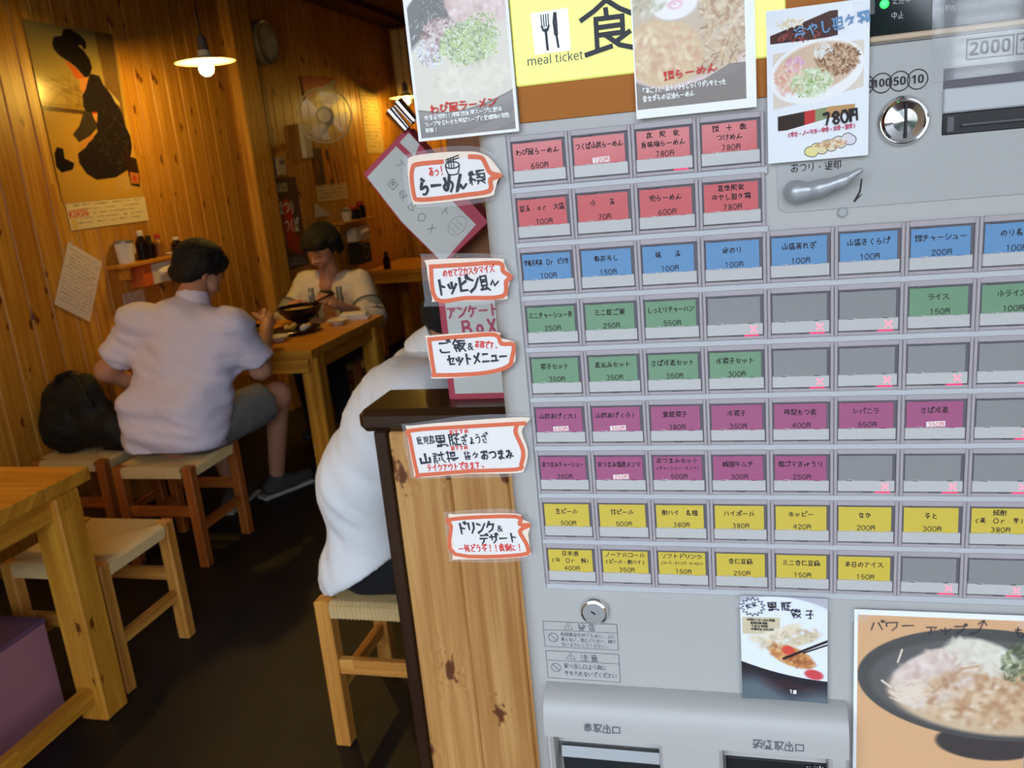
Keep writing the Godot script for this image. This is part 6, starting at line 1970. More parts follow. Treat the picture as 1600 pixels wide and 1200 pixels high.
func diner() -> void:
	var o := Vector3(-0.868, 0, -1.92)
	var t := thing("person", "person in a white shirt hunched forward on a stool behind the partition", "person", o)
	var w := func(x: float, y: float, z: float) -> Vector3: return Vector3(x, y, z) - o
	var hip: Vector3 = w.call(-0.915, 0.515, -1.92)
	var mid: Vector3 = w.call(-0.905, 0.72, -1.92)
	var chest: Vector3 = w.call(-0.770, 0.915, -1.92)
	var neck: Vector3 = w.call(-0.690, 1.030, -1.93)
	var hc: Vector3 = w.call(-0.600, 1.105, -1.94)
	var ns: Vector3 = w.call(-0.690, 0.950, -1.75)
	var fs: Vector3 = w.call(-0.690, 0.950, -2.09)
	var ne: Vector3 = w.call(-0.520, 0.770, -1.72)
	var fe: Vector3 = w.call(-0.520, 0.770, -2.12)
	var nw: Vector3 = w.call(-0.330, 0.840, -1.82)
	var fw: Vector3 = w.call(-0.330, 0.840, -2.04)
	var hx := aim(hc, Vector3(0.75, -0.60, 0.05), Vector3(0.4, 1, 0))
	var b := B.new()
	blob(b, [[hip, mid, 0.09, 0.09], [mid, chest, 0.09, 0.085], [chest, neck, 0.07, 0.05], [neck, hc, 0.055, 0.055], [ns, ne, 0.048, 0.040], [ne, nw, 0.038, 0.026], [fs, fe, 0.048, 0.040], [fe, fw, 0.038, 0.026]], 0.013, 0.03)
	blob(b, moved(head_limbs(), hx), 0.005, 0.012)
	blob(b, hand_limbs(1.0, 0.9), 0.0035, 0.008, 0, 0, 0, aim(nw, Vector3(0.9, -0.1, -0.2), Vector3(0, 1, 0.2)))
	blob(b, hand_limbs(-1.0, 0.9), 0.0035, 0.008, 0, 0, 0, aim(fw, Vector3(0.9, -0.1, 0.2), Vector3(0, 1, 0.2)))
	part("body", b, M.skin, t)
	b = B.new()
	var hair := [[Vector3(0, 0.048, -0.034), Vector3(0, 0.052, 0.010), 0.088, 0.082], [Vector3(-0.045, 0.03, -0.035), Vector3(0.045, 0.03, -0.035), 0.066, 0.066], [Vector3(-0.045, -0.03, -0.066), Vector3(0.045, -0.03, -0.066), 0.050, 0.050], [Vector3(-0.045, 0.07, 0.045), Vector3(0.045, 0.07, 0.045), 0.042, 0.042]]
	blob(b, moved(hair, hx), 0.006, 0.02, 0.008, 40.0, 0.004)
	locks(b, hx, 68.0, 98.0, 132.0, 170, 0.010)
	part("hair", b, M.hair, t)
	b = B.new()
	var s := Vector3(0, 0, 0.095)
	blob(b, [[hip + s, mid + s, 0.104, 0.100], [hip - s, mid - s, 0.104, 0.100], [mid + s, chest + s * 1.15, 0.106, 0.116], [mid - s, chest - s * 1.15, 0.106, 0.116], [ns, fs, 0.078, 0.078], [chest, neck + Vector3(-0.02, -0.01, 0), 0.10, 0.062], [ns, ne, 0.076, 0.066, null, 1], [fs, fe, 0.076, 0.066, null, 1], [hip + Vector3(-0.045, -0.045, -0.08), hip + Vector3(-0.045, -0.045, 0.10), 0.090, 0.090]], 0.010, 0.05, 0.014, 7.0, 0.008, Transform3D(), [[w.call(-1.02, 0.428, -1.9), Vector3(0.5, -0.868, 0)]], Vector3(0.75, 0.62, 0.2).normalized())
	var shirt := part("shirt", b, M.shirt_white, t)
	b = B.new()
	b.lathe([Vector2(0.082, -0.03), Vector2(0.078, 0.0), Vector2(0.066, 0.040), Vector2(0.061, 0.041), Vector2(0.063, 0.0)], 28, along(neck + Vector3(-0.012, -0.012, 0), Vector3(0.62, 0.62, 0)))
	part("collar", b, M.shirt_white, shirt)
	b = B.new()
	# loose tail of the shirt hanging over the edge of the seat
	blob(b, [[hip + Vector3(-0.075, 0.02, 0.07), hip + Vector3(-0.105, -0.075, 0.09), 0.055, 0.030, Vector3(0.55, 1, 1)], [hip + Vector3(-0.07, 0.02, -0.05), hip + Vector3(-0.10, -0.06, -0.05), 0.055, 0.030, Vector3(0.55, 1, 1)], [hip + Vector3(-0.09, -0.01, -0.08), hip + Vector3(-0.09, -0.01, 0.10), 0.040, 0.040]], 0.008, 0.04, 0.006, 18.0, 0.003)
	part("shirt_tail", b, M.shirt_white, shirt)
	b = B.new()
	blob(b, [[hip + Vector3(-0.02, -0.02, 0.07), hip + Vector3(0.40, -0.03, 0.09), 0.088, 0.062], [hip + Vector3(-0.02, -0.02, -0.07), hip + Vector3(0.40, -0.03, -0.09), 0.088, 0.062], [hip + Vector3(0.40, -0.03, 0.09), hip + Vector3(0.34, -0.43, 0.09), 0.06, 0.045], [hip + Vector3(0.40, -0.03, -0.09), hip + Vector3(0.34, -0.43, -0.09), 0.06, 0.045], [hip + Vector3(0, -0.03, -0.05), hip + Vector3(0, -0.03, 0.05), 0.075, 0.075]], 0.013, 0.04, 0.005, 14.0, 0.002)
	part("trousers", b, M.trousers_black, t)
	for q in [-0.09, 0.09]:
		b = B.new()
		blob(b, [[hip + Vector3(0.30, -0.475, q), hip + Vector3(0.46, -0.478, q), 0.038, 0.032]], 0.008, 0.01)
		part("shoe", b, M.shoe, t)

# ------------------------------------------------------------ things on the left wall
# a flat print on the wall: y from y0 to y1, running away from the door from z0 to z1
func wall_print(called: String, label: String, category: String, y0: float, y1: float, z0: float, z1: float, m: Material, turn := 0.0, lift := 0.004) -> Node3D:
	var t := thing(called, label, category, Vector3(WX + lift, y0, (z0 + z1) * 0.5), PI / 2)
	var w := absf(z1 - z0)
	var h := y1 - y0
	var b := B.new()
	b.sheet(PackedVector2Array([Vector2(-w * 0.5, 0), Vector2(w * 0.5, 0), Vector2(w * 0.5, h), Vector2(-w * 0.5, h)]), -0.0005, 0.0005)
	part("print", b, m, t)
	if turn != 0.0:
		t.rotation.x = 0.0
	return t

func paint_kimono() -> Image:
	var im := canvas(280, 388, rgb8(150, 136, 90))
	for y in 388:
		for x in 280:
			var c := rgb8(136, 130, 92).lerp(rgb8(206, 160, 70), clampf(y / 240.0, 0, 1))
			im.set_pixel(x, y, c.lerp(rgb8(190, 140, 60), 0.15 * rng.randf()))
	for i in 40:
		dash(im, rr(0, 160), rr(100, 190), rr(0, 200), rr(110, 200), 4, Color(0.45, 0.35, 0.16, 0.25))
	var k := rgb8(30, 25, 28)
	fill_poly(im, [217, 0, 280, 0, 262, 239, 238, 145, 218, 126], rgb8(120, 92, 58), 0.3)
	fill_poly(im, [2, 177, 128, 183, 125, 192, 0, 187], rgb8(92, 66, 34))
	fill_poly(im, [97, 74, 113, 80, 135, 92, 148, 107, 161, 109, 152, 121, 138, 114, 121, 112, 113, 95, 105, 82], rgb8(196, 96, 44), 0.1)
	fill_poly(im, [134, 111, 165, 108, 153, 135, 139, 146, 129, 136], rgb8(206, 138, 74), 0.1)
	fill_poly(im, [80, 27, 106, 22, 115, 8, 136, 3, 164, 12, 181, 26, 179, 40, 170, 45, 162, 35, 151, 38, 169, 48, 182, 65, 185, 83, 175, 98, 164, 107, 151, 107, 135, 90, 114, 78, 87, 67, 72, 54, 71, 41], k, 0.2)
	fill_poly(im, [216, 126, 234, 138, 257, 159, 259, 170, 242, 160], rgb8(196, 176, 130))
	fill_poly(im, [175, 98, 204, 101, 212, 121, 233, 141, 244, 163, 259, 182, 263, 216, 274, 239, 272, 266, 243, 320, 190, 338, 122, 341, 94, 327, 76, 301, 78, 280, 108, 266, 136, 244, 158, 233, 161, 214, 152, 200, 135, 193, 129, 172, 133, 150, 148, 135, 162, 113], rgb8(38, 32, 36), 0.35)
	strew(im, 190, 250, 70, 70, 70, 9, 3, [Color(0.32, 0.26, 0.24, 0.5), Color(0.10, 0.09, 0.12, 0.5), Color(0.40, 0.30, 0.22, 0.35)])
	fill_poly(im, [128, 183, 168, 192, 159, 222, 132, 240, 90, 255, 75, 237, 101, 219], rgb8(62, 52, 44), 0.3)
	fill_poly(im, [89, 260, 128, 242, 148, 229, 141, 244, 108, 264, 89, 273], rgb8(208, 140, 72), 0.1)
	fill_poly(im, [153, 187, 172, 186, 162, 211, 155, 198], rgb8(216, 150, 70), 0.1)
	dash(im, 155, 187, 168, 186, 4, rgb8(190, 50, 40))
	fill_poly(im, [6, 279, 18, 265, 36, 269, 34, 290, 61, 301, 52, 315, 15, 321, 3, 307], k, 0.3)
	fill_poly(im, [254, 255, 252, 289, 279, 294, 283, 329, 272, 365, 240, 359, 238, 328, 237, 281], rgb8(52, 32, 24), 0.3)
	fill_poly(im, [244, 326, 278, 331, 273, 357, 242, 354], rgb8(196, 120, 60), 0.2)
	dab(im, 258, 342, 9, 9, 0, rgb8(190, 70, 40), 0.4)
	fill_poly(im, [191, 340, 208, 337, 210, 370, 190, 369], rgb8(196, 160, 96), 0.2)
	fill_poly(im, [213, 335, 235, 335, 236, 371, 216, 370], rgb8(200, 164, 100), 0.2)
	return im

func paint_festival() -> Image:
	var im := canvas(200, 250, rgb8(60, 52, 54))
	for i in 240:
		var x := rr(0, 200)
		var y := rr(0, 250)
		dash(im, x, y, x + rr(-14, 14), y + rr(-6, 6), 5, [rgb8(78, 66, 66), rgb8(44, 38, 44), rgb8(110, 90, 80), rgb8(96, 40, 34), rgb8(40, 50, 64)][i % 5])
	im.fill_rect(Rect2i(30, 8, 90, 44), rgb8(40, 36, 42))
	dab(im, 100, 90, 40, 36, 0, rgb8(206, 44, 32), 0.2)
	dab(im, 96, 140, 48, 70, 0.1, rgb8(196, 40, 30), 0.3)
	dab(im, 120, 175, 40, 40, 0.1, rgb8(160, 34, 28), 0.4)
	dab(im, 150, 190, 40, 40, 0, rgb8(150, 60, 34), 0.6, 0.3)
	im.fill_rect(Rect2i(0, 214, 200, 36), rgb8(46, 50, 60))
	for i in 40:
		dash(im, rr(0, 200), rr(216, 248), rr(0, 200), rr(216, 248), 2, Color(0.55, 0.6, 0.7, 0.35))
	return im

func paint_bottles() -> Image:
	var im := canvas(220, 120, rgb8(206, 140, 50))
	im.fill_rect(Rect2i(0, 0, 70, 120), rgb8(40, 44, 36))
	dab(im, 24, 60, 20, 34, 0, rgb8(110, 70, 40), 0.4, 0.2)
	dash(im, 0, 0, 4, 120, 8, rgb8(120, 40, 30))
	dash(im, 108, 18, 118, 118, 26, rgb8(40, 30, 60))
	dash(im, 104, 46, 112, 96, 20, rgb8(214, 110, 40))
	dash(im, 106, 60, 110, 80, 12, rgb8(230, 170, 60))
	dash(im, 150, 40, 166, 118, 10, rgb8(60, 40, 46))
	dash(im, 180, 40, 200, 118, 12, rgb8(150, 90, 50))
	return im

func paint_notes(w: int, h: int, lines: int, base: Color) -> Image:
	var im := canvas(w, h, base)
	for i in lines:
		var y := h * (0.08 + 0.86 * i / lines)
		var x := w * 0.08
		while x < w * 0.9:
			var l := rr(3, 12)
			if rng.randf() < 0.75:
				dash(im, x, y + rr(-1, 1), x + l, y + rr(-1, 1), rr(1.5, 3.0), Color(0.25, 0.22, 0.2, rr(0.25, 0.6)))
			x += l + 3
	return im

func build_wall_things() -> void:
	var t := wall_print("beer_poster", "tall golden poster of a kneeling figure in a dark kimono", "poster", 1.462, 2.236, -3.30, -3.862, print_material("print_kimono", paint_kimono(), 0.2))
	t = wall_print("beer_poster_strip", "cream strip with a red brand word below the kimono poster", "poster", 1.340, 1.460, -3.312, -3.866, print_material("print_strip", paint_notes(256, 56, 5, rgb8(232, 214, 172)), 0.5))
	part("red_lettering", latin("KIRIN", 0.034, true), M.ink_red, t, Vector3(-0.208, 0.070, 0.0007))
	var b := B.new()
	b.box(Vector3(-0.245, 0.026, 0.0006), Vector3(0.034, 0.044, 0.0006), 0.0002)
	part("emblem", b, M.egg, t)
	# notice hung by one corner
	t = thing("paper_notice", "white handwritten paper hanging askew left of the wall shelf", "notice", Vector3(WX + 0.006, 1.107, -3.289), PI / 2)
	var p := PackedVector2Array([Vector2(0.171, -0.069), Vector2(-0.010, -0.186), Vector2(-0.171, 0.073), Vector2(0.010, 0.189)])
	b = B.new()
	var q := PackedVector2Array([Vector2(-0.11, -0.152), Vector2(0.11, -0.152), Vector2(0.11, 0.152), Vector2(-0.11, 0.152)])
	b.sheet(q, -0.0005, 0.0005)
	part("sheet", b, print_material("print_notice", paint_notes(160, 224, 15, rgb8(226, 214, 206)), 0.8), t).rotation.z = -0.565
	b = B.new()
	b.lathe([Vector2(0.005, 0), Vector2(0.006, 0.004), Vector2(0, 0.006)], 12, Transform3D(Basis(Vector3.RIGHT, PI / 2), Vector3(0.008, 0.182, 0.0005)))
	part("pin", b, M.cream_plaster, t)
	# condiment shelf
	t = thing("wall_shelf", "small wooden condiment shelf on the left wall", "shelf", Vector3(WX, 1.135, -3.86))
	b = B.new()
	b.box(Vector3(0.055, 0.010, 0), Vector3(0.11, 0.018, 0.74), 0.002, 2)
	part("board", b, M.table_pine, t)
	for s in [-0.30, 0.30]:
		b = B.new()
		b.box(Vector3(0.04, -0.03, s), Vector3(0.07, 0.06, 0.016), 0.002, 1)
		part("bracket", b, M.table_pine, t)
	var y := 1.1545
	t = thing("condiment_pot", "white lidded jug at the left end of the wall shelf", "jug", Vector3(WX + 0.055, y, -3.575))
	b = B.new()
	b.lathe([Vector2(0.0, 0.0), Vector2(0.036, 0.0), Vector2(0.038, 0.01), Vector2(0.044, 0.092), Vector2(0.046, 0.1), Vector2(0.0, 0.1)], 24)
	part("body", b, M.china, t)
	b = B.new()
	b.lathe([Vector2(0.047, 0.098), Vector2(0.047, 0.108), Vector2(0.03, 0.112), Vector2(0, 0.112)], 24)
	part("lid", b, M.metal_grey, t)
	b = B.new()
	b.tube([Vector3(0, 0.085, -0.042), Vector3(0, 0.080, -0.068), Vector3(0, 0.045, -0.070), Vector3(0, 0.03, -0.040)], 0.006, 0.006, 8)
	part("handle", b, M.china, t)
	for d in [["soy_bottle", "tall soy sauce bottle with a white cap on the wall shelf", -3.705, 0.145, 0.028, M.plastic_white], ["spice_bottle", "dark spice jar beside the tall bottle on the wall shelf", -3.765, 0.115, 0.024, M.speaker_black], ["chilli_oil_bottle", "chilli oil bottle with a red cap on the wall shelf", -3.835, 0.115, 0.024, M.cap_red], ["vinegar_bottle", "small dark bottle with a pale cap at the shelf's right end", -3.985, 0.085, 0.030, M.plastic_white]]:
		t = thing(d[0], d[1], "bottle", Vector3(WX + 0.055, y, d[2]))
		var hh: float = d[3]
		var r: float = d[4]
		b = B.new()
		b.lathe([Vector2(0, 0), Vector2(r * 0.96, 0), Vector2(r, 0.006), Vector2(r, hh * 0.6), Vector2(r * 0.5, hh * 0.78), Vector2(r * 0.45, hh * 0.84), Vector2(0, hh * 0.84)], 20)
		part("glass", b, M.soy if d[0] != "chilli_oil_bottle" else M.broth, t)
		b = B.new()
		b.lathe([Vector2(r * 0.56, hh * 0.82), Vector2(r * 0.56, hh * 0.97), Vector2(r * 0.4, hh), Vector2(0, hh)], 16)
		part("cap", b, d[5], t)
	t = thing("saucer", "small pale saucer on the wall shelf", "saucer", Vector3(WX + 0.06, y, -3.91))
	b = B.new()
	b.lathe([Vector2(0, 0.0), Vector2(0.018, 0.0), Vector2(0.030, 0.010), Vector2(0.028, 0.011), Vector2(0.016, 0.003), Vector2(0, 0.003)], 20)
	part("dish", b, M.china, t)
	# tissue box hung below the shelf
	t = thing("tissue_box", "orange and white tissue box fixed under the wall shelf", "tissue box", Vector3(WX + 0.045, 1.028, -3.775), PI / 2)
	b = B.new()
	b.box(Vector3(0.055, 0.052, 0), Vector3(0.25, 0.104, 0.085), 0.003)
	part("carton", b, M.paper_warm, t)
	b = B.new()
	b.box(Vector3(-0.105, 0.052, 0), Vector3(0.068, 0.1045, 0.0855), 0.003)
	part("orange_end", b, M.tissue_orange, t)
	b = B.new()
	blob(b, [[Vector3(0.0, 0.055, 0.045), Vector3(0.13, 0.06, 0.045), 0.020, 0.022]], 0.006, 0.01, 0.006, 30.0, 0.004)
	part("tissue", b, M.towel, t)
	t = thing("table_card", "small printed card below the tissue box, behind the man's shoulder", "card", Vector3(WX + 0.004, 0.915, -3.635), PI / 2)
	b = B.new()
	b.sheet(PackedVector2Array([Vector2(-0.08, 0), Vector2(0.08, 0), Vector2(0.08, 0.092), Vector2(-0.08, 0.092)]), 0.0, 0.001)
	part("print", b, print_material("print_card", paint_notes(96, 56, 6, rgb8(206, 196, 180)), 0.8), t)
	t = thing("menu_holder", "clear plastic menu holder on the wall right of the man's head", "menu holder", Vector3(WX + 0.006, 0.99, -4.36), PI / 2)
	b = B.new()
	b.box(Vector3(0, 0.075, 0.006), Vector3(0.20, 0.15, 0.004), 0.001)
	part("pane", b, M.clear_glass, t)
	b = B.new()
	b.box(Vector3(0, 0.156, 0.006), Vector3(0.21, 0.012, 0.014), 0.002)
	part("rail", b, M.table_pine, t)
	# wall clock
	t = thing("wall_clock", "round silver-rimmed wall clock beside the wooden post", "clock", Vector3(WX, 2.335, -5.25), PI / 2)
	var fwd := Basis(Vector3.RIGHT, PI / 2)
	b = B.new()
	b.lathe([Vector2(0.115, 0.0), Vector2(0.135, 0.01), Vector2(0.138, 0.078), Vector2(0.130, 0.088), Vector2(0.122, 0.084), Vector2(0.122, 0.05)], 36, Transform3D(fwd, Vector3.ZERO))
	part("rim", b, M.metal_grey, t)
	b = B.new()
	b.lathe([Vector2(0.123, 0.050), Vector2(0.0, 0.050)], 36, Transform3D(fwd, Vector3.ZERO))
	var face := part("face", b, M.clock_face, t)
	b = B.new()
	for i in 12:
		var a := TAU * i / 12.0
		b.stroke([Vector2.from_angle(a) * 0.100, Vector2.from_angle(a) * 0.114], 0.004, 0.051)
	part("hour_mark", b, M.ink, face)
	b = B.new()
	b.stroke([Vector2.ZERO, Vector2(-0.035, 0.045)], 0.006, 0.052)
	b.stroke([Vector2.ZERO, Vector2(0.07, 0.05)], 0.004, 0.053)
	part("hand", b, M.ink, t)
	# thermostat
	t = thing("wall_controller", "cream wall controller above the red festival poster", "controller", Vector3(WX, 1.515, -5.30), PI / 2)
	b = B.new()
	b.box(Vector3(0, 0.058, 0.012), Vector3(0.115, 0.116, 0.024), 0.004)
	part("case", b, M.cream_plaster, t)
	b = B.new()
	b.box(Vector3(0.01, 0.085, 0.0245), Vector3(0.06, 0.032, 0.002), 0.0006)
	part("display_screen", b, M.gap_dark, t)
	t = wall_print("festival_poster", "dark and red festival poster with white brush lettering", "poster", 0.895, 1.502, -5.125, -5.505, print_material("print_festival", paint_festival(), 0.3))
	b = B.new()
	write(b, "まつり", Vector2(-0.11, 0.375), Vector2(0.10, 0.365), 0.085, 0.012, 0.0012, 0.9)
	write(b, "つくば", Vector2(-0.07, 0.255), Vector2(0.13, 0.245), 0.085, 0.012, 0.0012, 0.9)
	part("white_lettering", b, M.ink_white, t)
	b = B.new()
	write(b, "夏祭20", Vector2(-0.09, 0.515), Vector2(0.05, 0.52), 0.055, 0.008, 0.0012, 0.9)
	part("title_lettering", b, M.box_white, t)
	wall_print("bottle_poster", "small golden poster of dark bottles below the fan", "poster", 1.428, 1.690, -5.80, -6.30, print_material("print_bottles", paint_bottles(), 0.3))
	wall_print("bottle_poster_strip", "cream strip below the poster of bottles", "poster", 1.306, 1.426, -5.785, -6.315, print_material("print_strip_far", paint_notes(160, 36, 4, rgb8(226, 204, 150)), 0.5))
	# poster behind the fan in red, grey and yellow
	t = thing("folded_flag", "red, grey and yellow paper banner above the fan", "banner", Vector3(WX + 0.006, 2.03, -6.12), PI / 2)
	for d in [[[-320.0, 150.0, 250.0, 175.0, -120.0, 60.0, -160.0, -10.0, -300.0, -10.0], M.cap_red], [[-120.0, 62.0, 250.0, 176.0, 190.0, 60.0, -100.0, -10.0, -155.0, -10.0], M.metal_grey], [[-98.0, -10.0, 190.0, 58.0, 200.0, -12.0], M.card_yellow]]:
		b = B.new()
		b.sheet(v2(d[0]), 0.0, 0.0012)
		part("panel", b, d[1], t)
	wall_print("menu_scroll", "tall pale vertical menu sheet on the far left wall", "menu", 1.64, 2.18, -6.80, -7.18, print_material("print_scroll", paint_notes(120, 170, 16, rgb8(190, 164, 110)), 0.8))
	# folded menu card and second shelf
	t = thing("folded_card", "cream triangular card standing under the bottle poster", "card", Vector3(WX + 0.008, 1.205, -5.83), PI / 2)
	b = B.new()
	b.sheet(v2([-130.0, 0.0, 130.0, 0.0, -100.0, 100.0]), 0.0, 0.003)
	part("card", b, M.paper_warm, t)
	t = thing("wall_shelf", "far condiment shelf behind the woman's head", "shelf", Vector3(WX, 1.125, -6.25))
	b = B.new()
	b.box(Vector3(0.055, 0.010, 0), Vector3(0.11, 0.018, 0.60), 0.002, 2)
	part("board", b, M.table_pine, t)
	b = B.new()
	b.box(Vector3(0.02, -0.03, 0), Vector3(0.04, 0.05, 0.5), 0.002, 2)
	part("bracket", b, M.table_pine, t)
	t = thing("condiment_pot", "white jug on the far condiment shelf", "jug", Vector3(WX + 0.055, 1.1445, -6.13))
	b = B.new()
	b.lathe([Vector2(0, 0), Vector2(0.035, 0), Vector2(0.042, 0.07), Vector2(0.02, 0.095), Vector2(0, 0.1)], 18)
	part("body", b, M.china, t)
	b = B.new()
	b.lathe([Vector2(0.043, 0.068), Vector2(0.03, 0.090), Vector2(0, 0.094)], 18)
	part("lid", b, M.metal_grey, t)
	for d in [[-6.28, 0.10, 0.05, "dark red jar on the far condiment shelf"], [-6.40, 0.13, 0.04, "dark bottle at the end of the far condiment shelf"]]:
		t = thing("spice_jar", d[3], "jar", Vector3(WX + 0.055, 1.1445, d[0]))
		var hh: float = d[1]
		var r: float = d[2]
		b = B.new()
		b.lathe([Vector2(0, 0), Vector2(r, 0), Vector2(r, hh * 0.7), Vector2(r * 0.7, hh * 0.8), Vector2(0, hh * 0.8)], 18)
		part("jar", b, M.soy, t)
		b = B.new()
		b.lathe([Vector2(r * 0.75, hh * 0.78), Vector2(r * 0.75, hh), Vector2(0, hh)], 18)
		part("cap", b, M.cap_red, t)
	t = thing("tissue_box", "yellowish tissue box fixed under the far shelf", "tissue box", Vector3(WX + 0.045, 0.975, -6.32), PI / 2)
	b = B.new()
	b.box(Vector3(0, 0.055, 0), Vector3(0.27, 0.11, 0.085), 0.003)
	part("carton", b, M.paper_warm, t)
	b = B.new()
	blob(b, [[Vector3(-0.03, 0.06, 0.045), Vector3(0.06, 0.065, 0.045), 0.02, 0.022]], 0.007, 0.01, 0.006, 30.0, 0.004)
	part("tissue", b, M.towel, t)
	t = thing("loudspeaker", "small black speaker on the wall beside the woman's head", "speaker", Vector3(WX, 0.80, -6.27), PI / 2)
	b = B.new()
	b.box(Vector3(0, 0.08, 0.06), Vector3(0.19, 0.16, 0.11), 0.006)
	part("case", b, M.speaker_black, t)
	b = B.new()
	b.lathe([Vector2(0.055, 0.0), Vector2(0.05, 0.004), Vector2(0.02, -0.006), Vector2(0, -0.004)], 20, Transform3D(fwd, Vector3(0, 0.08, 0.115)))
	part("cone", b, M.gap_dark, t)
	wall_fan(Vector3(WX + 0.0, 1.86, -5.72))

func wall_fan(at: Vector3) -> void:
	# head centre found in front of the wall; it faces the door
	var c := Vector3(0.30, 0.015, 0.25)
	var t := thing("wall_fan", "wall-mounted fan with a round wire guard and white hub", "fan", at)
	var b := B.new()
	b.box(Vector3(0.02, -0.12, 0.02), Vector3(0.04, 0.24, 0.10), 0.006)
	part("wall_plate", b, M.plastic_white, t)
	b = B.new()
	b.tube([Vector3(0.03, -0.10, 0.02), Vector3(0.16, -0.11, 0.10), c + Vector3(0, -0.03, -0.10)], 0.02, 0.018, 10)
	part("arm", b, M.plastic_white, t)
	var face := aim(c, Vector3(0.40, -0.04, 0.92), Vector3.UP) * Transform3D(Basis(Vector3.RIGHT, PI / 2), Vector3.ZERO)
	b = B.new()
	b.lathe([Vector2(0, -0.15), Vector2(0.05, -0.15), Vector2(0.06, -0.12), Vector2(0.06, -0.05), Vector2(0, -0.04)], 20, face)
	part("motor", b, M.plastic_white, t)
	b = B.new()
	b.lathe([Vector2(0.052, 0.0), Vector2(0.052, 0.045), Vector2(0.044, 0.056), Vector2(0, 0.060)], 28, face)
	part("hub", b, M.plastic_white, t)
	for s in [-0.05, 0.045]:
		b = B.new()
		var ring := []
		for i in 41:
			var a := TAU * i / 40.0
			ring.append(face * Vector3(cos(a) * 0.175, s * 0.1, sin(a) * 0.175))
		b.tube(ring, 0.0045, 0.0045, 6, false)
		part("guard_ring", b, M.plastic_white, t)
	b = B.new()
	for i in 72:
		var a := TAU * i / 72.0
		var d := Vector3(cos(a), 0, sin(a))
		b.tube([face * (d * 0.05 + Vector3(0, 0.05, 0)), face * (d * 0.12 + Vector3(0, 0.045, 0)), face * (d * 0.175)], 0.0008, 0.0008, 4, false)
		b.tube([face * (d * 0.05 + Vector3(0, -0.05, 0)), face * (d * 0.12 + Vector3(0, -0.05, 0)), face * (d * 0.175)], 0.0008, 0.0008, 4, false)
	part("guard_wires", b, M.plastic_white, t)
	for i in 4:
		b = B.new()
		var a0 := TAU * i / 4.0 + 0.4
		for k in 6:
			var u0 := k / 6.0
			var u1 := (k + 1) / 6.0
			var q := []
			for e in [[u0, 0.04], [u1, 0.04], [u1, 0.155], [u0, 0.155]]:
				var an: float = a0 + (e[0] - 0.5) * (1.0 if e[1] > 0.1 else 0.7)
				q.append(face * Vector3(cos(an) * e[1], (e[0] - 0.5) * 0.035, sin(an) * e[1]))
			b.quad(q[0], q[1], q[2], q[3], face.basis * Vector3.UP)
		part("blade", b, M.clear_glass, t)

# ------------------------------------------------------------ things on the tables
func ramen_bowl(called: String, label: String, at: Vector3, r: float, m: Material) -> Node3D:
	var t := thing(called, label, "bowl", at)
	var b := B.new()
	b.lathe([Vector2(0, 0), Vector2(r * 0.36, 0), Vector2(r * 0.38, r * 0.10), Vector2(r * 0.66, r * 0.26), Vector2(r * 0.90, r * 0.52), Vector2(r, r * 0.76), Vector2(r * 0.975, r * 0.76), Vector2(r * 0.86, r * 0.52), Vector2(r * 0.6, r * 0.30), Vector2(0, r * 0.2)], 36)
	part("bowl", b, m, t)
	b = B.new()
	b.lathe([Vector2(r * 0.92, r * 0.60), Vector2(0, r * 0.605)], 30)
	part("broth", b, M.broth, t)
	b = B.new()
	for i in 26:
		var a := rr(0, TAU)
		var q := rr(0, r * 0.6)
		var p := Vector3(cos(a) * q, r * 0.61, sin(a) * q)
		b.tube([p, p + Vector3(rr(-0.03, 0.03), 0.004, rr(-0.03, 0.03)), p + Vector3(rr(-0.05, 0.05), 0, rr(-0.05, 0.05))], 0.0022, 0.0022, 5)
	part("noodles", b, M.egg, t)
	return t

func small_dish(label: String, at: Vector3, r: float, m: Material) -> Node3D:
	var t := thing("small_dish", label, "dish", at)
	var b := B.new()
	b.lathe([Vector2(0, 0), Vector2(r * 0.5, 0), Vector2(r * 0.55, 0.006), Vector2(r, 0.026), Vector2(r * 0.96, 0.027), Vector2(r * 0.55, 0.010), Vector2(0, 0.009)], 28)
	part("dish", b, m, t)
	return t

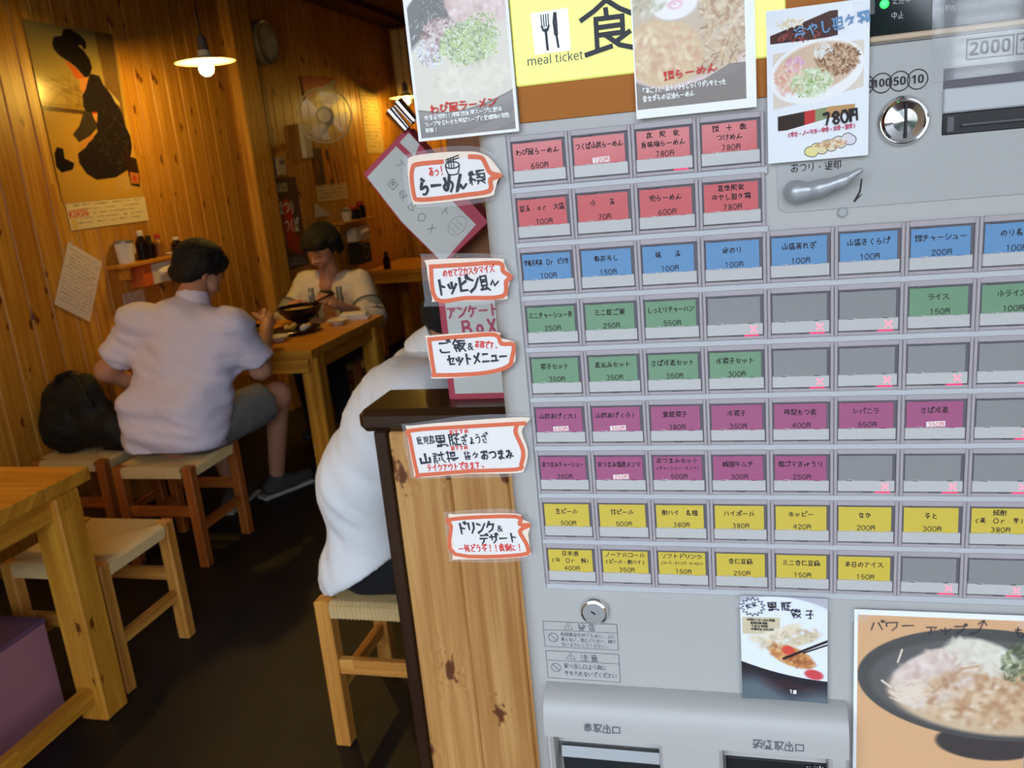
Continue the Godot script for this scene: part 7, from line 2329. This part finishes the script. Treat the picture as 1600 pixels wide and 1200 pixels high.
func build_table_things() -> void:
	var y := 0.7452
	ramen_bowl("ramen_bowl", "large black ramen bowl in front of the woman", Vector3(-2.19, y, -3.99), 0.118, M.bowl_black)
	var t := thing("food_plate", "long dark plate with pale food between the two diners", "plate", Vector3(-2.087, y, -3.73))
	var b := B.new()
	b.lathe([Vector2(0, 0), Vector2(0.075, 0), Vector2(0.10, 0.008), Vector2(0.128, 0.020), Vector2(0.125, 0.022), Vector2(0.09, 0.012), Vector2(0, 0.010)], 32)
	part("plate", b, M.plate_brown, t)
	for i in 7:
		b = B.new()
		var p := Vector3(rr(-0.05, 0.06), 0.024, rr(-0.04, 0.04))
		blob(b, [[p, p + Vector3(rr(-0.02, 0.02), 0.006, rr(-0.02, 0.02)), 0.014, 0.011]], 0.005, 0.008, 0.003, 60.0, 0.002)
		part("morsel", b, M.egg if i % 2 == 0 else M.china, t)
	t = small_dish("small white dish beside the folded towel at the table's right edge", Vector3(-1.937, y, -3.893), 0.055, M.china)
	b = B.new()
	blob(b, [[Vector3(-0.015, 0.018, 0), Vector3(0.015, 0.018, 0.01), 0.012, 0.010]], 0.004, 0.006, 0.003, 70.0, 0.002)
	part("morsel", b, M.egg, t)
	t = small_dish("small white sauce dish by the man's right hand", Vector3(-2.067, y, -3.526), 0.052, M.china)
	b = B.new()
	b.lathe([Vector2(0.040, 0.014), Vector2(0, 0.014)], 20)
	part("sauce", b, M.egg, t)
	t = thing("folded_towel", "folded white hand towel at the table's right edge", "towel", Vector3(-1.90, y, -4.03), 0.25)
	b = B.new()
	b.box(Vector3(0, 0.010, 0), Vector3(0.15, 0.020, 0.10), 0.008)
	part("lower_fold", b, M.towel, t)
	b = B.new()
	b.box(Vector3(-0.005, 0.028, 0.004), Vector3(0.14, 0.016, 0.092), 0.007)
	part("upper_fold", b, M.towel, t)
	ramen_bowl("ramen_bowl", "black ramen bowl in front of the man, half hidden by his arm", Vector3(-2.20, y, -3.47), 0.105, M.bowl_black)
	for d in [[-2.51, -3.93, "water glass near the wall, nearer the man"], [-2.60, -4.05, "water glass near the wall, nearer the woman"]]:
		t = thing("water_glass", d[2], "glass", Vector3(d[0], y, d[1]))
		b = B.new()
		b.lathe([Vector2(0, 0), Vector2(0.030, 0), Vector2(0.036, 0.085), Vector2(0.034, 0.085), Vector2(0.028, 0.006), Vector2(0, 0.006)], 24)
		part("glass", b, M.clear_glass, t)
		b = B.new()
		b.lathe([Vector2(0.030, 0.045), Vector2(0, 0.045)], 20)
		part("drink", b, M.egg, t)
	t = small_dish("dark bowl against the wall at the back of the diners' table", Vector3(-2.74, y, -4.02), 0.07, M.bowl_black)
	b = B.new()
	b.lathe([Vector2(0.06, 0.026), Vector2(0.055, 0.045), Vector2(0.052, 0.045), Vector2(0.05, 0.02)], 24)
	part("inner_bowl", b, M.bowl_black, t)
	# sauce bottle on the far table
	t = thing("sauce_bottle", "small dark bottle on the far table behind the woman", "bottle", Vector3(-2.70, 0.7202, -6.45))
	b = B.new()
	b.lathe([Vector2(0, 0), Vector2(0.03, 0), Vector2(0.03, 0.08), Vector2(0.012, 0.11), Vector2(0, 0.11)], 16)
	part("glass", b, M.soy, t)
	b = B.new()
	b.lathe([Vector2(0.016, 0.105), Vector2(0.016, 0.14), Vector2(0, 0.142)], 14)
	part("cap", b, M.speaker_black, t)

# ------------------------------------------------------------ pendant lamps
func pendant(label: String, at: Vector3, energy: float) -> void:
	var t := thing("pendant_lamp", label, "lamp", at, 0.0, "enamel pendant lamps")
	var b := B.new()
	b.lathe([Vector2(0.024, 0.052), Vector2(0.034, 0.026), Vector2(0.060, 0.017), Vector2(0.138, 0.002), Vector2(0.140, 0.0), Vector2(0.137, -0.001), Vector2(0.060, 0.013), Vector2(0.034, 0.021), Vector2(0.022, 0.046)], 40)
	part("lamp_shade", b, M.enamel_white, t)
	b = B.new()
	b.lathe([Vector2(0, 0.125), Vector2(0.015, 0.12), Vector2(0.022, 0.10), Vector2(0.024, 0.05), Vector2(0.018, 0.030), Vector2(0, 0.030)], 20)
	part("socket", b, M.gap_dark, t)
	b = B.new()
	b.lathe([Vector2(0.014, 0.028), Vector2(0.018, 0.012), Vector2(0.031, -0.012), Vector2(0.036, -0.030), Vector2(0.030, -0.050), Vector2(0.014, -0.063), Vector2(0, -0.065)], 24)
	part("bulb", b, M.bulb_glass, t)
	b = B.new()
	b.tube([Vector3(0, 0.12, 0), Vector3(0, 2.745 - at.y, 0)], 0.003, 0.003, 6)
	part("cord", b, M.black, t)
	var l := OmniLight3D.new()
	l.name = "bulb_light"
	l.light_color = Color(1.0, 0.80, 0.33)
	l.light_energy = energy
	l.omni_range = 14.0
	l.omni_attenuation = 2.0
	l.light_size = 0.035
	l.shadow_enabled = true
	l.position = Vector3(0, -0.028, 0)
	t.add_child(l)

func build_lamps() -> void:
	pendant("lit enamel pendant lamp over the diners' table", Vector3(-2.375, 2.045, -3.80), 0.42)
	pendant("lit enamel pendant lamp at the far end, half behind the ramen poster", Vector3(-2.60, 2.068, -7.07), 0.26)
	pendant("enamel pendant lamp over the near table, above the photo's left edge", Vector3(-2.375, 2.045, -1.55), 0.42)
